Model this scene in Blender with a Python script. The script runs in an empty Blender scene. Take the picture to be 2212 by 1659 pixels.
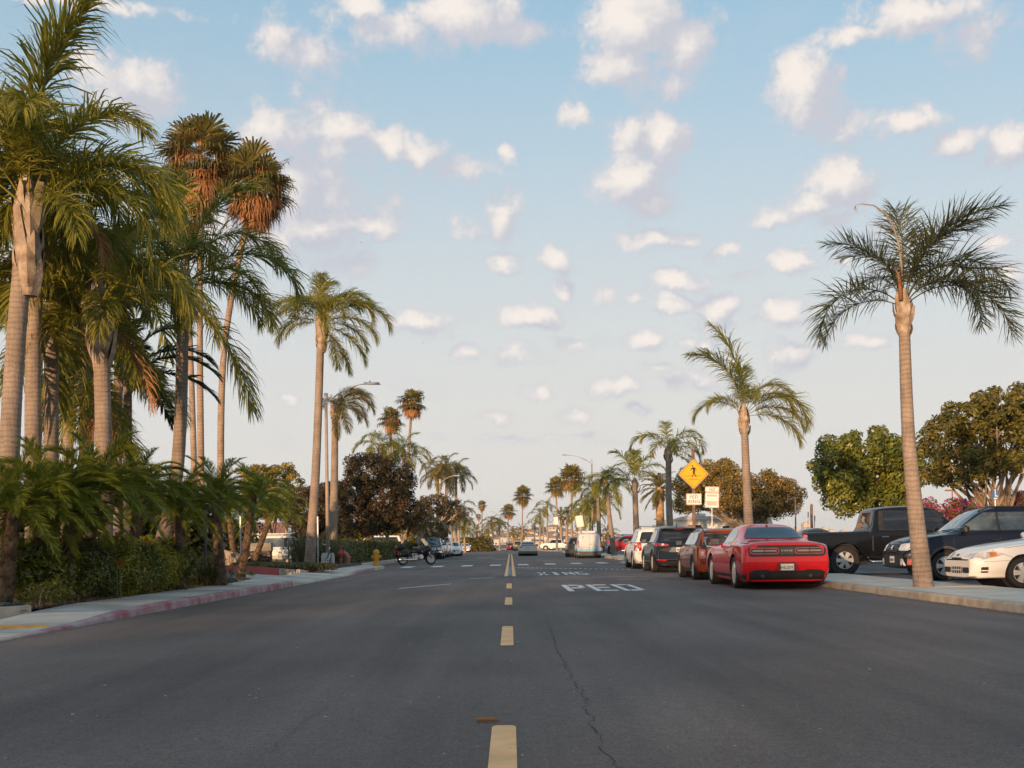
import bpy, bmesh, math, random
import numpy as np
from mathutils import Vector, Matrix, Euler
from mathutils.bvhtree import BVHTree
from mathutils.geometry import delaunay_2d_cdt
R = math.radians
SC = bpy.context.scene
COL = SC.collection

# ------------------------------------------------------------------ camera
F_PX, CX, CY, H_EYE, ROLL = 2500.0, 1103.0, 1178.0, 1.03, R(0.7)   # of a 2212 x 1659 view
cam = bpy.data.cameras.new('camera')
cam.sensor_fit = 'HORIZONTAL'; cam.sensor_width = 36.0
cam.lens = 36.0 * F_PX / 2212.0
cam.shift_x = (1106.0 - CX) / 2212.0
cam.shift_y = (CY - 829.5) / 2212.0
cam.clip_start = 0.1; cam.clip_end = 20000
cam_ob = bpy.data.objects.new('camera', cam)
cam_ob.location = (0, 0, H_EYE); cam_ob.rotation_euler = (R(90), ROLL, 0)
COL.objects.link(cam_ob); SC.camera = cam_ob
_s, _c = math.sin(ROLL), math.cos(ROLL)
def at(x, y, d):
    """point at distance d down the street that is seen at (x, y) of the 2212 x 1659 view"""
    u, v = (x - CX) / F_PX, (CY - y) / F_PX
    return Vector((d * (u * _c + v * _s), d, H_EYE + d * (-u * _s + v * _c)))
def xat(x, d): return (x - CX) / F_PX * d
def gnd(x, y, z=0.0):
    u, v = (x - CX) / F_PX, (CY - y) / F_PX
    d = (z - H_EYE) / (-u * _s + v * _c)
    return Vector((d * (u * _c + v * _s), d, z))

# ------------------------------------------------------------------ sky, sun, exposure
SUN_EL, SUN_AZ = 5.0, 204.0          # azimuth clockwise from +Y: behind the camera, to the left
sun_dir = Vector((math.sin(R(SUN_AZ)) * math.cos(R(SUN_EL)), math.cos(R(SUN_AZ)) * math.cos(R(SUN_EL)), math.sin(R(SUN_EL))))
world = bpy.data.worlds.new('World'); SC.world = world; world.use_nodes = True
def build_world():
    main = world.node_tree; main.nodes.clear()
    N, L = main.nodes, main.links
    def put(n, i, q):
        if q is None: return
        if hasattr(q, 'links'): L.new(q, n.inputs[i])
        else: n.inputs[i].default_value = q
    def vm(op, a, b=None, c=None, s=None):
        n = N.new('ShaderNodeVectorMath'); n.operation = op
        for i, q in enumerate((a, b, c)): put(n, i, q)
        if s is not None: n.inputs['Scale'].default_value = s
        return n.outputs['Value'] if op in ('LENGTH', 'DOT_PRODUCT') else n.outputs['Vector']
    def ma(op, a, b=None, c=None):
        n = N.new('ShaderNodeMath'); n.operation = op
        for i, q in enumerate((a, b, c)): put(n, i, q)
        return n.outputs[0]
    def noise(v, scale, detail, rough=0.55, out='Fac'):
        n = N.new('ShaderNodeTexNoise'); put(n, 0, v); n.inputs['Scale'].default_value = scale
        n.inputs['Detail'].default_value = detail; n.inputs['Roughness'].default_value = rough
        return n.outputs[out]
    def rng(v, a, b, c=0.0, d=1.0, kind='SMOOTHSTEP'):
        n = N.new('ShaderNodeMapRange'); n.interpolation_type = kind; put(n, 0, v)
        for k, q in enumerate((a, b, c, d)): n.inputs[1 + k].default_value = q
        return n.outputs[0]
    def mixc(f, a, b, kind='MIX'):
        n = N.new('ShaderNodeMix'); n.data_type = 'RGBA'; n.blend_type = kind
        put(n, 0, f); put(n, 6, a); put(n, 7, b)
        return n.outputs[2]
    tc = N.new('ShaderNodeTexCoord')
    D = vm('NORMALIZE', tc.outputs['Generated'])
    Dm = D
    sep = N.new('ShaderNodeSeparateXYZ'); put(sep, 0, D)
    dx, dy, dz = sep.outputs
    sky = N.new('ShaderNodeTexSky'); sky.sky_type = 'NISHITA'; sky.sun_disc = False
    sky.sun_elevation = R(SUN_EL); sky.sun_rotation = R(SUN_AZ); sky.altitude = 0
    sky.air_density = 1.0; sky.dust_density = 0.6; sky.ozone_density = 2.2
    # thin, pale haze towards the horizon, the same all round
    # (thinner on the side of the low sun, where the sky glows by itself)
    sunward = rng(vm('DOT_PRODUCT', D, (math.sin(R(SUN_AZ)), math.cos(R(SUN_AZ)), 0.0)), -0.1, 0.9, 1.0, 0.25)
    veil = mixc(ma('MULTIPLY', 0.55, sunward), mixc(1.0, sky.outputs[0], SKY_TINT, 'MULTIPLY'), VEIL)
    clear = mixc(ma('MULTIPLY', rng(dz, 0.62, -0.02, 0.0, 0.95, 'SMOOTHERSTEP'), sunward), veil, HORIZON)
    LIT, GREY = (4.12, 3.82, 3.56, 1), (2.60, 2.66, 2.96, 1)
    def cover(field, thick, clear, alpha=None):
        n = N.new('ShaderNodeBackground')
        # thin and far clouds are paler, thick ones bright where they face the sun
        col = mixc(thick, GREY, LIT)
        put(n, 0, mixc(alpha if alpha is not None else rng(field, 0.0, 0.50), clear, col)); n.inputs[1].default_value = 0.13
        return n.outputs[0]
    CL = [(1380, 45, 100, 66, 1.1), (1475, 95, 52, 50, 1), (1345, 130, 75, 45, .9), (1445, 165, 70, 50, .5), (1735, 180, 70, 74, 1.1), (1735, 240, 45, 34, .6),
          (1355, 283, 50, 40, .8), (1430, 310, 58, 58, 1), (1365, 388, 74, 50, 1), (1395, 440, 66, 36, .8), (1425, 515, 70, 22, .75),
          (1815, 395, 64, 44, 1), (1755, 437, 60, 30, .9), (1690, 465, 70, 24, .7), (1810, 475, 80, 28, .4),
          (1955, 268, 74, 28, .75), (1790, 272, 80, 34, .4), (2060, 310, 58, 28, .85), (2185, 318, 64, 38, 1),
          (1990, 22, 125, 38, .9), (2105, 50, 80, 60, .45), (1850, 68, 75, 20, .7),
          (1010, 28, 135, 50, .9), (860, 55, 150, 45, .5), (765, 5, 55, 26, .9), (1110, 70, 80, 24, .5), (950, 115, 70, 30, .36), (600, 70, 62, 45, .65), (680, 120, 78, 50, .62), (640, 190, 40, 32, .36),
          (285, 185, 88, 60, 1), (215, 150, 60, 40, .8), (330, 225, 62, 50, .5), (200, 8, 180, 15, .8), (20, 620, 70, 70, .7),
          (600, 290, 88, 56, .9), (700, 335, 125, 60, .55), (745, 285, 50, 30, .9), (835, 310, 47, 32, .85), (910, 325, 57, 38, .8), (1000, 368, 57, 26, .65),
          (640, 400, 64, 76, 1), (550, 420, 80, 90, .6), (740, 430, 110, 60, .42), (690, 490, 112, 46, .95), (810, 490, 60, 26, .7), (590, 520, 80, 40, .8), (760, 550, 95, 32, .34), (480, 500, 60, 60, .55),
          (1085, 465, 40, 48, .8), (1035, 492, 50, 34, .36), (1080, 568, 36, 23, .85), (1192, 568, 36, 27, .9), (1202, 628, 30, 17, .8), (1140, 678, 64, 26, .9), (1105, 345, 22, 18, .75), (1245, 250, 34, 26, .6),
          (1445, 652, 33, 20, .85), (1545, 662, 44, 30, .9), (1540, 697, 62, 20, .42), (1470, 602, 58, 21, .7), (1710, 562, 54, 23, .85), (1562, 545, 48, 20, .65),
          (1395, 735, 48, 23, .9), (1700, 680, 55, 27, .95), (1715, 765, 68, 36, .8), (1520, 735, 40, 15, .7), (1020, 760, 38, 21, .75), (1100, 770, 60, 20, .55), (900, 694, 90, 27, .7),
          (1330, 842, 56, 19, .8), (1495, 822, 56, 27, .65), (1240, 900, 46, 15, .65), (1155, 850, 32, 15, .6), (1255, 735, 50, 16, .42), (2180, 592, 38, 27, .85), (2150, 522, 42, 14, .65), (1900, 490, 52, 38, .42),
          (650, 390, 190, 165, .56), (1390, 120, 120, 100, .42), (1150, 945, 210, 9, .36), (310, 835, 60, 20, .6), (1885, 740, 80, 18, .5), (1300, 640, 44, 20, .5), (1370, 640, 26, 13, .7), (1610, 600, 44, 14, .5), (1480, 735, 24, 14, .75), (1830, 560, 26, 13, .6), (620, 862, 26, 13, .65), (1420, 800, 40, 14, .6), (1080, 900, 50, 13, .55), (1370, 888, 36, 12, .6), (1190, 950, 60, 9, .5), (1330, 960, 50, 8, .45), (560, 640, 46, 14, .45), (1640, 830, 44, 14, .5)]

    def cell(px0, px1, py0, py1):
        """clouds of one piece of the sky ahead (limits in picture units, for the choice of clouds only)"""
        nonlocal N, L
        g = bpy.data.node_groups.new('clouds', 'ShaderNodeTree')
        g.interface.new_socket('dir', in_out='INPUT', socket_type='NodeSocketVector')
        g.interface.new_socket('clear', in_out='INPUT', socket_type='NodeSocketColor')
        g.interface.new_socket('sky', in_out='OUTPUT', socket_type='NodeSocketShader')
        N, L = g.nodes, g.links
        gi = N.new('NodeGroupInput'); go = N.new('NodeGroupOutput'); D = gi.outputs[0]
        warp = vm('SCALE', vm('SUBTRACT', noise(D, 17.0, 5.0, 0.62, 'Color'), (0.5, 0.5, 0.5)), s=0.036)
        P = vm('ADD', D, warp); P2 = vm('ADD', P, (-0.013, 0.0, 0.014))
        accs = []
        for Q in (P, P2):
            acc = None
            for (x, y, rx, ry, w) in CL:
                if x + rx * 1.3 + 75 < px0 or x - rx * 1.3 - 75 > px1 or y + ry * 1.3 + 75 < py0 or y - ry * 1.3 - 75 > py1: continue
                u, v = (x - CX) / F_PX, (CY - y) / F_PX
                d = Vector((u * _c + v * _s, 1.0, -u * _s + v * _c)); ln = d.length; d = d / ln
                sx, sz = F_PX * ln / (rx * 1.42), F_PX * ln / (ry * 1.42)
                q = vm('MULTIPLY_ADD', Q, (sx, sx * .7, sz), (-d.x * sx, -d.y * sx * .7, -d.z * sz))
                f = ma('MULTIPLY_ADD', vm('LENGTH', q), -w, w)
                acc = f if acc is None else ma('MAXIMUM', acc, f)
            accs.append(acc if acc is not None else ma('ADD', -1.0, 0.0))
        fine = ma('MULTIPLY', ma('SUBTRACT', noise(D, 38.0, 7.0, 0.64), 0.5), 1.55)
        field = ma('ADD', accs[0], fine)
        # lit where the way towards the sun is free, grey behind
        lit = ma('SUBTRACT', field, ma('MULTIPLY', ma('MAXIMUM', accs[1], 0.0), 0.75))
        # faint wisps between the heaps
        wisp = rng(noise(vm('MULTIPLY', P, (1.0, 1.0, 2.4)), 11.0, 5.0, 0.6), 0.54, 0.84, 0.0, 0.26)
        L.new(cover(field, rng(lit, -0.04, 0.74), gi.outputs[1], ma('MAXIMUM', rng(field, 0.0, 0.50), wisp)), go.inputs[0])
        N, L = main.nodes, main.links
        n = N.new('ShaderNodeGroup'); n.node_tree = g; L.new(Dm, n.inputs[0]); L.new(clear, n.inputs[1])
        return n.outputs[0]
    def ms(f, a, b):
        n = N.new('ShaderNodeMixShader'); put(n, 0, f); put(n, 1, a); put(n, 2, b)
        return n.outputs[0]
    U = ma('DIVIDE', dx, ma('MAXIMUM', dy, 0.2)); V = ma('DIVIDE', dz, ma('MAXIMUM', dy, 0.2))
    def gx(px): return ma('GREATER_THAN', U, (px - CX) / F_PX)
    cols = [-900, 520, 800, 1150, 1420, 1700, 3200]
    def row(py0, py1):
        sh = cell(cols[0], cols[1], py0, py1)
        for k in range(1, len(cols) - 1): sh = ms(gx(cols[k]), sh, cell(cols[k], cols[k + 1], py0, py1))
        return sh
    ahead = ms(ma('GREATER_THAN', V, (CY - 400) / F_PX), row(400, 1300), row(-900, 400))
    # the rest of the sky, out of the picture: the same kind of scattered clouds
    zz = ma('ADD', ma('ABSOLUTE', dz), 0.10)
    cb = N.new('ShaderNodeCombineXYZ'); put(cb, 0, ma('DIVIDE', dx, zz)); put(cb, 1, ma('DIVIDE', dy, zz))
    far = ma('MULTIPLY_ADD', noise(cb.outputs[0], 2.2, 5.0, 0.6), 4.2, -2.05)
    far = ma('SUBTRACT', far, rng(dy, 0.70, 0.82, 0.0, 3.0))
    rest = cover(far, rng(far, 0.1, 0.6), clear)
    ou = N.new('ShaderNodeOutputWorld'); L.new(ms(ma('GREATER_THAN', dy, 0.82), rest, ahead), ou.inputs[0])
SKY_TINT = (1.15, 1.15, 1.10, 1); VEIL = (1.45, 2.75, 3.65, 1)
HORIZON = (3.45, 3.28, 3.12, 1)
build_world()
world.cycles.sampling_method = 'MANUAL'; world.cycles.sample_map_resolution = 256

sun = bpy.data.lights.new('sun', 'SUN'); sun.energy = 3.6; sun.angle = R(0.5); sun.color = (1.0, 0.62, 0.34)
sun_ob = bpy.data.objects.new('sun', sun); COL.objects.link(sun_ob)
sun_ob.rotation_euler = sun_dir.to_track_quat('Z', 'Y').to_euler()
sun_ob.location = sun_dir * 300

SC.view_settings.view_transform = 'Standard'; SC.view_settings.look = 'None'
SC.view_settings.exposure = 0.8; SC.view_settings.gamma = 1.0
SC.render.engine = 'CYCLES'
SC.cycles.max_bounces = 6; SC.cycles.diffuse_bounces = 3; SC.cycles.glossy_bounces = 3
SC.cycles.transmission_bounces = 4; SC.cycles.volume_bounces = 0; SC.cycles.transparent_max_bounces = 6
SC.cycles.use_denoising = True
SC.cycles.use_adaptive_sampling = True; SC.cycles.adaptive_threshold = 0.012; SC.cycles.adaptive_min_samples = 8

# ------------------------------------------------------------------ small builders
rnd = random.Random(7)
def clampf(x, a=0.0, b=1.0): return max(a, min(b, x))
def sstep(a, b, x):
    t = clampf((x - a) / (b - a)); return t * t * (3 - 2 * t)
_mats = {}
def _new(name):
    m = bpy.data.materials.new(name); m.use_nodes = True
    nt = m.node_tree; nt.nodes.clear()
    return m, nt, nt.nodes, nt.links
def M(name, col=(.5, .5, .5), rough=.6, metal=0.0, spec=.5, var=.12, vscale=3.0, bump=0.0, bscale=30.0, coat=0.0, emit=None, estr=1.0, col2=None, detail=4.0, dirt=0.0):
    """plain surface: base colour with a soft noise variation and optional fine relief"""
    if name in _mats: return _mats[name]
    m, nt, N, L = _new(name)
    b = N.new('ShaderNodeBsdfPrincipled'); o = N.new('ShaderNodeOutputMaterial'); L.new(b.outputs[0], o.inputs[0])
    tc = N.new('ShaderNodeTexCoord')
    n = N.new('ShaderNodeTexNoise'); L.new(tc.outputs['Object'], n.inputs[0]); n.inputs['Scale'].default_value = vscale; n.inputs['Detail'].default_value = detail
    c2 = col2 if col2 else tuple(c * (1 - 2 * var) for c in col)
    c1 = col if col2 else tuple(min(1, c * (1 + var)) for c in col)
    mp = N.new('ShaderNodeMapRange'); L.new(n.outputs[0], mp.inputs[0]); mp.inputs[1].default_value = .32; mp.inputs[2].default_value = .68
    mx = N.new('ShaderNodeMix'); mx.data_type = 'RGBA'; L.new(mp.outputs[0], mx.inputs[0]); mx.inputs[6].default_value = (*c1, 1); mx.inputs[7].default_value = (*c2, 1)
    L.new(mx.outputs[2], b.inputs['Base Color'])
    b.inputs['Roughness'].default_value = rough; b.inputs['Metallic'].default_value = metal; b.inputs['Specular IOR Level'].default_value = spec
    if dirt:
        r2 = N.new('ShaderNodeMapRange'); L.new(n.outputs[0], r2.inputs[0]); r2.inputs[3].default_value = rough; r2.inputs[4].default_value = rough + dirt; L.new(r2.outputs[0], b.inputs['Roughness'])
    b.inputs['Coat Weight'].default_value = coat; b.inputs['Coat Roughness'].default_value = .04
    if emit: b.inputs['Emission Color'].default_value = (*emit, 1); b.inputs['Emission Strength'].default_value = estr
    if bump:
        n2 = N.new('ShaderNodeTexNoise'); L.new(tc.outputs['Object'], n2.inputs[0]); n2.inputs['Scale'].default_value = bscale; n2.inputs['Detail'].default_value = 5
        bp = N.new('ShaderNodeBump'); L.new(n2.outputs[0], bp.inputs['Height']); bp.inputs['Strength'].default_value = min(1, bump); bp.inputs['Distance'].default_value = .02
        L.new(bp.outputs[0], b.inputs['Normal'])
    _mats[name] = m
    return m
def LEAF(name, c1, c2, trans=.35, rough=.5, spec=.35):
    """leaves: two tones mixed leaf by leaf (colour attribute 'tone'), light shining through"""
    if name in _mats: return _mats[name]
    m, nt, N, L = _new(name)
    o = N.new('ShaderNodeOutputMaterial')
    a = N.new('ShaderNodeAttribute'); a.attribute_name = 'tone'
    oi = N.new('ShaderNodeObjectInfo')
    ad = N.new('ShaderNodeMath'); ad.operation = 'MULTIPLY_ADD'; L.new(oi.outputs['Random'], ad.inputs[0]); ad.inputs[1].default_value = .4; ad.inputs[2].default_value = -.2
    s = N.new('ShaderNodeMath'); s.operation = 'ADD'; s.use_clamp = True; L.new(a.outputs['Fac'], s.inputs[0]); L.new(ad.outputs[0], s.inputs[1])
    mx = N.new('ShaderNodeMix'); mx.data_type = 'RGBA'; L.new(s.outputs[0], mx.inputs[0]); mx.inputs[6].default_value = (*c1, 1); mx.inputs[7].default_value = (*c2, 1)
    b = N.new('ShaderNodeBsdfPrincipled'); L.new(mx.outputs[2], b.inputs['Base Color']); b.inputs['Roughness'].default_value = rough; b.inputs['Specular IOR Level'].default_value = spec
    t = N.new('ShaderNodeBsdfTranslucent'); L.new(mx.outputs[2], t.inputs[0])
    ms = N.new('ShaderNodeMixShader'); ms.inputs[0].default_value = trans; L.new(b.outputs[0], ms.inputs[1]); L.new(t.outputs[0], ms.inputs[2]); L.new(ms.outputs[0], o.inputs[0])
    _mats[name] = m
    return m

class MB:
    """collects shapes; build() links them as ONE mesh object"""
    def __init__(s): s.v = []; s.f = []; s.tone = []
    def add(s, vs, fs, tone=None):
        k = len(s.v); s.v.extend([tuple(q) for q in vs]); s.f.extend([tuple(i + k for i in q) for q in fs])
        s.tone.extend([tone if tone is not None else .5] * len(vs))
        return s
    def box(s, c, d, rot=None, ch=0.0):
        x, y, z = d[0] / 2, d[1] / 2, d[2] / 2
        if ch > 0:
            ch = min(ch, x * .9, y * .9, z * .9); vs = []; fs = []
            # chamfered box: 24 points
            idx = {}
            for sx in (-1, 1):
                for sy in (-1, 1):
                    for sz in (-1, 1):
                        for ax in range(3):
                            p = [sx * x, sy * y, sz * z]
                            for q in range(3):
                                if q != ax: p[q] -= (sx, sy, sz)[q] * ch
                            idx[(sx, sy, sz, ax)] = len(vs); vs.append(Vector(p))
            for ax in range(3):
                o1, o2 = [q for q in range(3) if q != ax]
                for sg in (-1, 1):
                    quad = []
                    for a, b in ((-1, -1), (1, -1), (1, 1), (-1, 1)):
                        k = [0, 0, 0]; k[ax] = sg; k[o1] = a; k[o2] = b; quad.append(idx[(*k, ax)])
                    fs.append(quad)
            for ax in range(3):          # edges along ax
                o1, o2 = [q for q in range(3) if q != ax]
                for a in (-1, 1):
                    for b in (-1, 1):
                        k1 = [0, 0, 0]; k1[o1] = a; k1[o2] = b; k2 = list(k1); k1[ax] = -1; k2[ax] = 1
                        fs.append([idx[(*k1, o1)], idx[(*k2, o1)], idx[(*k2, o2)], idx[(*k1, o2)]])
            for sx in (-1, 1):
                for sy in (-1, 1):
                    for sz in (-1, 1): fs.append([idx[(sx, sy, sz, a)] for a in range(3)])
        else:
            vs = [Vector((a * x, b * y, e * z)) for e in (-1, 1) for b in (-1, 1) for a in (-1, 1)]
            fs = [(0, 2, 3, 1), (4, 5, 7, 6), (0, 1, 5, 4), (2, 6, 7, 3), (0, 4, 6, 2), (1, 3, 7, 5)]
        if rot is not None:
            m = rot if isinstance(rot, Matrix) else Euler(rot).to_matrix()
            vs = [m @ q for q in vs]
        c = Vector(c)
        return s.add([q + c for q in vs], fs)
    def tube(s, pts, rad, n=8, cap=True, tone=None):
        pts = [Vector(p) for p in pts]; m = len(pts)
        rad = [rad] * m if not hasattr(rad, '__len__') else rad
        vs = []; fs = []; up = None
        for i, p in enumerate(pts):
            t = (pts[min(i + 1, m - 1)] - pts[max(i - 1, 0)]).normalized()
            if up is None: up = Vector((0, 0, 1)) if abs(t.z) < .9 else Vector((1, 0, 0))
            a = t.cross(up).normalized(); b = a.cross(t).normalized(); up = b
            for k in range(n):
                w = 2 * math.pi * k / n
                vs.append(p + a * (math.cos(w) * rad[i]) + b * (math.sin(w) * rad[i]))
        for i in range(m - 1):
            for k in range(n): fs.append((i * n + k, i * n + (k + 1) % n, (i + 1) * n + (k + 1) % n, (i + 1) * n + k))
        if cap: fs.append(tuple(range(n - 1, -1, -1))); fs.append(tuple((m - 1) * n + k for k in range(n)))
        return s.add(vs, fs, tone)
    def lathe(s, prof, n=16, c=(0, 0, 0), rot=None, cap=True):
        """prof: (radius, height) pairs about z"""
        vs = []; fs = []; m = len(prof)
        for (r, z) in prof:
            for k in range(n): w = 2 * math.pi * k / n; vs.append(Vector((r * math.cos(w), r * math.sin(w), z)))
        for i in range(m - 1):
            for k in range(n): fs.append((i * n + k, i * n + (k + 1) % n, (i + 1) * n + (k + 1) % n, (i + 1) * n + k))
        if cap: fs.append(tuple(range(n - 1, -1, -1))); fs.append(tuple((m - 1) * n + k for k in range(n)))
        if rot is not None:
            mm = rot if isinstance(rot, Matrix) else Euler(rot).to_matrix(); vs = [mm @ q for q in vs]
        c = Vector(c)
        return s.add([q + c for q in vs], fs)
    def prism(s, poly, z0, z1):
        n = len(poly); vs = [(p[0], p[1], z0) for p in poly] + [(p[0], p[1], z1) for p in poly]
        fs = [tuple(range(n - 1, -1, -1)), tuple(range(n, 2 * n))] + [(i, (i + 1) % n, n + (i + 1) % n, n + i) for i in range(n)]
        return s.add(vs, fs)
    def sheet(s, poly): return s.add(poly, [tuple(range(len(poly)))])
    def mesh(s, name, mat=None, smooth=False):
        me = bpy.data.meshes.new(name); me.from_pydata(s.v, [], s.f)
        if mat: me.materials.append(mat)
        if smooth:
            me.polygons.foreach_set('use_smooth', [True] * len(me.polygons))
        return me
    def build(s, name, mat, parent=None, loc=None, smooth=False, tone=False, sharp=None):
        me = s.mesh(name, mat, smooth)
        if tone:
            at_ = me.attributes.new('tone', 'FLOAT', 'POINT'); at_.data.foreach_set('value', s.tone)
        if sharp is not None: me.set_sharp_from_angle(angle=R(sharp))
        return link(name, me, parent, loc)
def link(name, me, parent=None, loc=None, rot=None, scale=None):
    o = bpy.data.objects.new(name, me); COL.objects.link(o)
    if parent is not None: o.parent = parent
    if loc is not None: o.location = loc
    if rot is not None: o.rotation_euler = rot
    if scale is not None: o.scale = scale if hasattr(scale, '__len__') else (scale,) * 3
    return o
def empty(name, loc=(0, 0, 0), rz=0.0):
    o = bpy.data.objects.new(name, None); COL.objects.link(o); o.location = loc; o.rotation_euler = (0, 0, rz); o.empty_display_size = .2
    return o
def tag(o, label=None, cat=None, group=None, kind=None):
    if label: o['label'] = label
    if cat: o['category'] = cat
    if group: o['group'] = group
    if kind: o['kind'] = kind
    return o
def thing(name, label, cat, loc=(0, 0, 0), rz=0.0, group=None): return tag(empty(name, loc, rz), label, cat, group)
def np_mesh(name, V, F, mat, tone=None, smooth=False):
    """fast mesh from arrays: V (n,3); F (m,3) or (m,4)"""
    V = np.asarray(V, np.float32); F = np.asarray(F, np.int32)
    me = bpy.data.meshes.new(name); me.vertices.add(len(V)); me.vertices.foreach_set('co', V.ravel())
    k = F.shape[1]; me.loops.add(F.size); me.loops.foreach_set('vertex_index', F.ravel())
    me.polygons.add(len(F)); me.polygons.foreach_set('loop_start', np.arange(0, F.size, k, dtype=np.int32))
    me.polygons.foreach_set('loop_total', np.full(len(F), k, np.int32))
    if smooth: me.polygons.foreach_set('use_smooth', np.ones(len(F), bool))
    if tone is not None:
        a = me.attributes.new('tone', 'FLOAT', 'POINT'); a.data.foreach_set('value', np.asarray(tone, np.float32))
    me.materials.append(mat); me.update(calc_edges=True)
    return me
def text_mesh(s, size, mat, name='lettering', align='CENTER', sp=1.0, extr=.002):
    cu = bpy.data.curves.new(name, 'FONT'); cu.body = s; cu.size = size; cu.align_x = align; cu.align_y = 'CENTER'; cu.extrude = extr; cu.resolution_u = 3; cu.space_character = sp
    o = bpy.data.objects.new(name, cu); COL.objects.link(o)
    dg = bpy.context.evaluated_depsgraph_get(); me = bpy.data.meshes.new_from_object(o.evaluated_get(dg))
    bpy.data.objects.remove(o); bpy.data.curves.remove(cu)
    me.materials.clear(); me.materials.append(mat); me.name = name
    return me

def TRUNK(name, col, dark, scale=3.4):
    """palm bark: fine uneven rings round the stem, blotches and vertical fibre"""
    m, nt, N, L = _new(name); b = N.new('ShaderNodeBsdfPrincipled'); o = N.new('ShaderNodeOutputMaterial'); L.new(b.outputs[0], o.inputs[0])
    tc = N.new('ShaderNodeTexCoord'); w = N.new('ShaderNodeTexWave'); w.bands_direction = 'Z'; L.new(tc.outputs['Object'], w.inputs[0])
    for k, v in (('Scale', scale), ('Distortion', 6.5), ('Detail', 4.0), ('Detail Scale', .9), ('Detail Roughness', .65)): w.inputs[k].default_value = v
    n = N.new('ShaderNodeTexNoise'); L.new(tc.outputs['Object'], n.inputs[0]); n.inputs['Scale'].default_value = 2.3; n.inputs['Detail'].default_value = 8
    mp = N.new('ShaderNodeMapping'); L.new(tc.outputs['Object'], mp.inputs[0]); mp.inputs['Scale'].default_value = (1, 1, .12); f = N.new('ShaderNodeTexNoise'); L.new(mp.outputs[0], f.inputs[0]); f.inputs['Scale'].default_value = 26; f.inputs['Detail'].default_value = 4
    def rng(v, a, b_, c, d):
        q = N.new('ShaderNodeMapRange'); L.new(v, q.inputs[0])
        for k, z in enumerate((a, b_, c, d)): q.inputs[1 + k].default_value = z
        return q.outputs[0]
    def mul(a, b_): q = N.new('ShaderNodeMath'); q.operation = 'MULTIPLY'; L.new(a, q.inputs[0]); L.new(b_, q.inputs[1]); return q.outputs[0]
    k = mul(mul(rng(w.outputs['Fac'], .0, .40, .74, 1.0), rng(n.outputs[0], .3, .7, .72, 1.2)), rng(f.outputs[0], .3, .7, .82, 1.12))
    mx = N.new('ShaderNodeMix'); mx.data_type = 'RGBA'; L.new(rng(k, .4, 1.15, 0, 1), mx.inputs[0]); mx.inputs[6].default_value = (*dark, 1); mx.inputs[7].default_value = (*col, 1); L.new(mx.outputs[2], b.inputs['Base Color']); b.inputs['Roughness'].default_value = .92; b.inputs['Specular IOR Level'].default_value = .2
    bp = N.new('ShaderNodeBump'); L.new(k, bp.inputs['Height']); bp.inputs['Strength'].default_value = .7; bp.inputs['Distance'].default_value = .02; L.new(bp.outputs[0], b.inputs['Normal'])
    return m
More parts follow.
